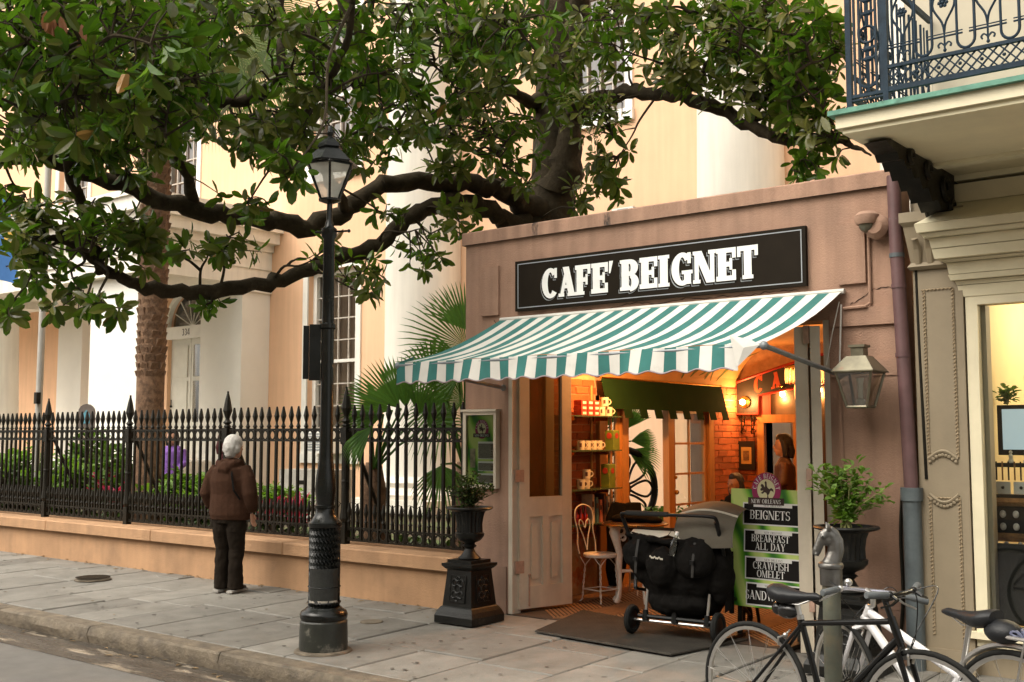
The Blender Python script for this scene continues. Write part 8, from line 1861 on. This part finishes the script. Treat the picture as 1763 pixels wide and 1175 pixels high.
def simple_person(name_label, F, top_m, leg_m, hair_m, skin_m, arms, seated=False, hair='short', yaw=0.0, extra=None):
    t = thing('person', name_label, 'person', tuple(F.o))
    b = MB(); q = head_mesh(F, b, (.02, 0, 1.555), yaw); F.tube(b, [(-.01, 0, 1.38), (.0, 0, 1.44), (.012, 0, 1.50)], [.06, .05, .052]); F.tube(b, [(0, 0, 1.0), (0, 0, 1.25), (0, 0, 1.38)], [.10, .12, .07], 12, (1.2, .75))
    for s_, A in zip((-1, 1), arms):
        F.tube(b, A, [.045, .036, .027]); d = Vector(A[2]) - Vector(A[1]); hand(F, b, A[2], d, s_, .5)
    hips = 1.0
    legs = []
    for s_ in (-1, 1):
        L = [(0, s_ * .09, .93), (.38, s_ * .10, .92), (.40, s_ * .10, .50)] if seated else [(0, s_ * .09, .93), (.01, s_ * .095, .50), (0, s_ * .09, .06)]
        legs.append(L); F.tube(b, L, [.07, .055, .04])
    remesh(b.build('body', skin_m, t), .008, 2)
    for s_ in (-1, 1): e = MB(); c_ = q(.086, s_ * .032, .014); e.sphere(tuple(F.p(*c_)), .008 * F.k, 8, 6); e.build('eye', m_dkhair, t)
    j = MB(); F.tube(j, [(0, 0, .90), (0, 0, 1.0), (0, 0, 1.18), (0, 0, 1.32), (.0, 0, 1.40)], [.155, .155, .165, .155, .075], 18, (1.18, .78)); F.tube(j, [(0, -.14, 1.35), (0, 0, 1.37), (0, .14, 1.35)], [.065, .075, .065])
    for A in arms: F.tube(j, [A[0], A[1], tuple(lerp(Vector(A[1]), Vector(A[2]), .9))], [.066, .058, .044])
    folds(remesh(j.build('jacket', top_m, t), .012, 3), .02, .08, 2)
    l = MB(); F.tube(l, [(0, 0, .97), (0, 0, .86)], [.155, .15], 16, (1.15, .8))
    for L in legs: F.tube(l, L, [.09, .07, .06])
    remesh(l.build('trousers', leg_m, t), .012, 3)
    for L in legs:
        e = L[2]; s = MB(); F.tube(s, [(e[0] - .06, e[1], e[2] - .015), (e[0] + .06, e[1], e[2] - .02), (e[0] + .16, e[1], e[2] - .035)], [.04, .042, .025]); s.build('shoe', m_shoe, t, smooth=True)
    h = MB(); F.ball(h, q(-.030, 0, .050), .098, (1, 1, 1.06)); F.ball(h, q(-.055, 0, -.02), .080, (1, 1, 1.1)); F.ball(h, q(.02, 0, .09), .06)
    if hair == 'long':
        for s_ in (-1, 1): h.tube([F.p(*q(-.01, s_ * .075, .06)), F.p(*q(-.03, s_ * .09, -.03)), F.p(*q(-.03, s_ * .085, -.13))], [.035 * F.k, .04 * F.k, .034 * F.k], 10)
        h.tube([F.p(*q(-.06, 0, .05)), F.p(*q(-.08, 0, -.06)), F.p(*q(-.07, 0, -.14))], [.06 * F.k, .07 * F.k, .06 * F.k], 10)
    remesh(h.build('hair', hair_m, t), .009, 2)
    return t
arm_d = [[(0, -.17, 1.35), (-.04, -.23, 1.12), (.04, -.23, .90)], [(0, .17, 1.35), (-.04, .23, 1.12), (.04, .23, .90)]]
m_purpleshirt = mat('purple_shirt', (0.20, 0.09, 0.36), 0.85, 0.12, 6, 0.2, 40); m_jeans = mat('blue_trousers', (0.04, 0.07, 0.10), 0.9, 0.15, 8)
gp = at(296, 800, 17.5); simple_person('person in a purple shirt standing in the garden right of the palm', Fig(gp.x, gp.y, -60, 1.60, .0 + .3 - .3 + .1), m_purpleshirt, m_jeans, m_dkhair, m_skin, [[(0, -.17, 1.35), (.0, -.25, 1.15), (.14, -.16, 1.0)], [(0, .17, 1.35), (-.02, .25, 1.13), (.05, .25, .92)]], hair='long')
rp = at(388, 800, 13.2); simple_person('person with burgundy hair behind the fence beside the brown jacket', Fig(rp.x, rp.y, 60, 1.60, .05), mat('burgundy_top', (0.08, 0.006, 0.012), 0.9, 0.2, 6), m_trous, m_redhair, m_skin, arm_d, hair='long')
m_brownjk = mat('brown_leather_jacket', (0.09, 0.04, 0.018), 0.55, 0.2, 6, 0.2, 40)
wp = at_y(1352, 850, 11.75); t = simple_person('dark haired woman in a brown jacket standing inside the cafe', Fig(wp.x, wp.y, 205, 1.62), m_brownjk, m_trous, m_dkhair, m_skin, [[(0, -.17, 1.35), (.02, -.23, 1.12), (.16, -.15, 1.02)], [(0, .17, 1.35), (.02, .23, 1.12), (.18, .12, 1.02)]], hair='long')
sp2 = at_y(1268, 900, 11.9); simple_person('seated person with dark hair in black clothes against the brick wall', Fig(sp2.x, sp2.y, 255, 1.62, -.46), m_black, m_trous, m_dkhair, m_skin2, [[(0, -.17, 1.35), (.02, -.23, 1.12), (.22, -.12, 1.02)], [(0, .17, 1.35), (.02, .23, 1.12), (.22, .12, 1.02)]], seated=True, hair='long')
sc2 = thing('dining_chair', 'white wire chair under the seated person by the brick wall', 'chair', (sp2.x, sp2.y, 0))
MB().lathe([(.18, .36), (.185, .375), (.01, .378)], (sp2.x, sp2.y, 0), 24).build('seat', m_whiteiron, sc2)
for a in (45, 135, 225, 315): MB().tube([(sp2.x + .13*math.cos(R(a)), sp2.y + .13*math.sin(R(a)), .36), (sp2.x + .18*math.cos(R(a)), sp2.y + .18*math.sin(R(a)), 0.012)], 0.008, 6).build('leg', m_whiteiron, sc2)
MB().tube(catmull([(sp2.x - .17, sp2.y + .1, .37), (sp2.x - .15, sp2.y + .2, .7), (sp2.x, sp2.y + .24, .85), (sp2.x + .15, sp2.y + .2, .7), (sp2.x + .17, sp2.y + .1, .37)], 5), .008, 6).build('back_hoop', m_whiteiron, sc2)
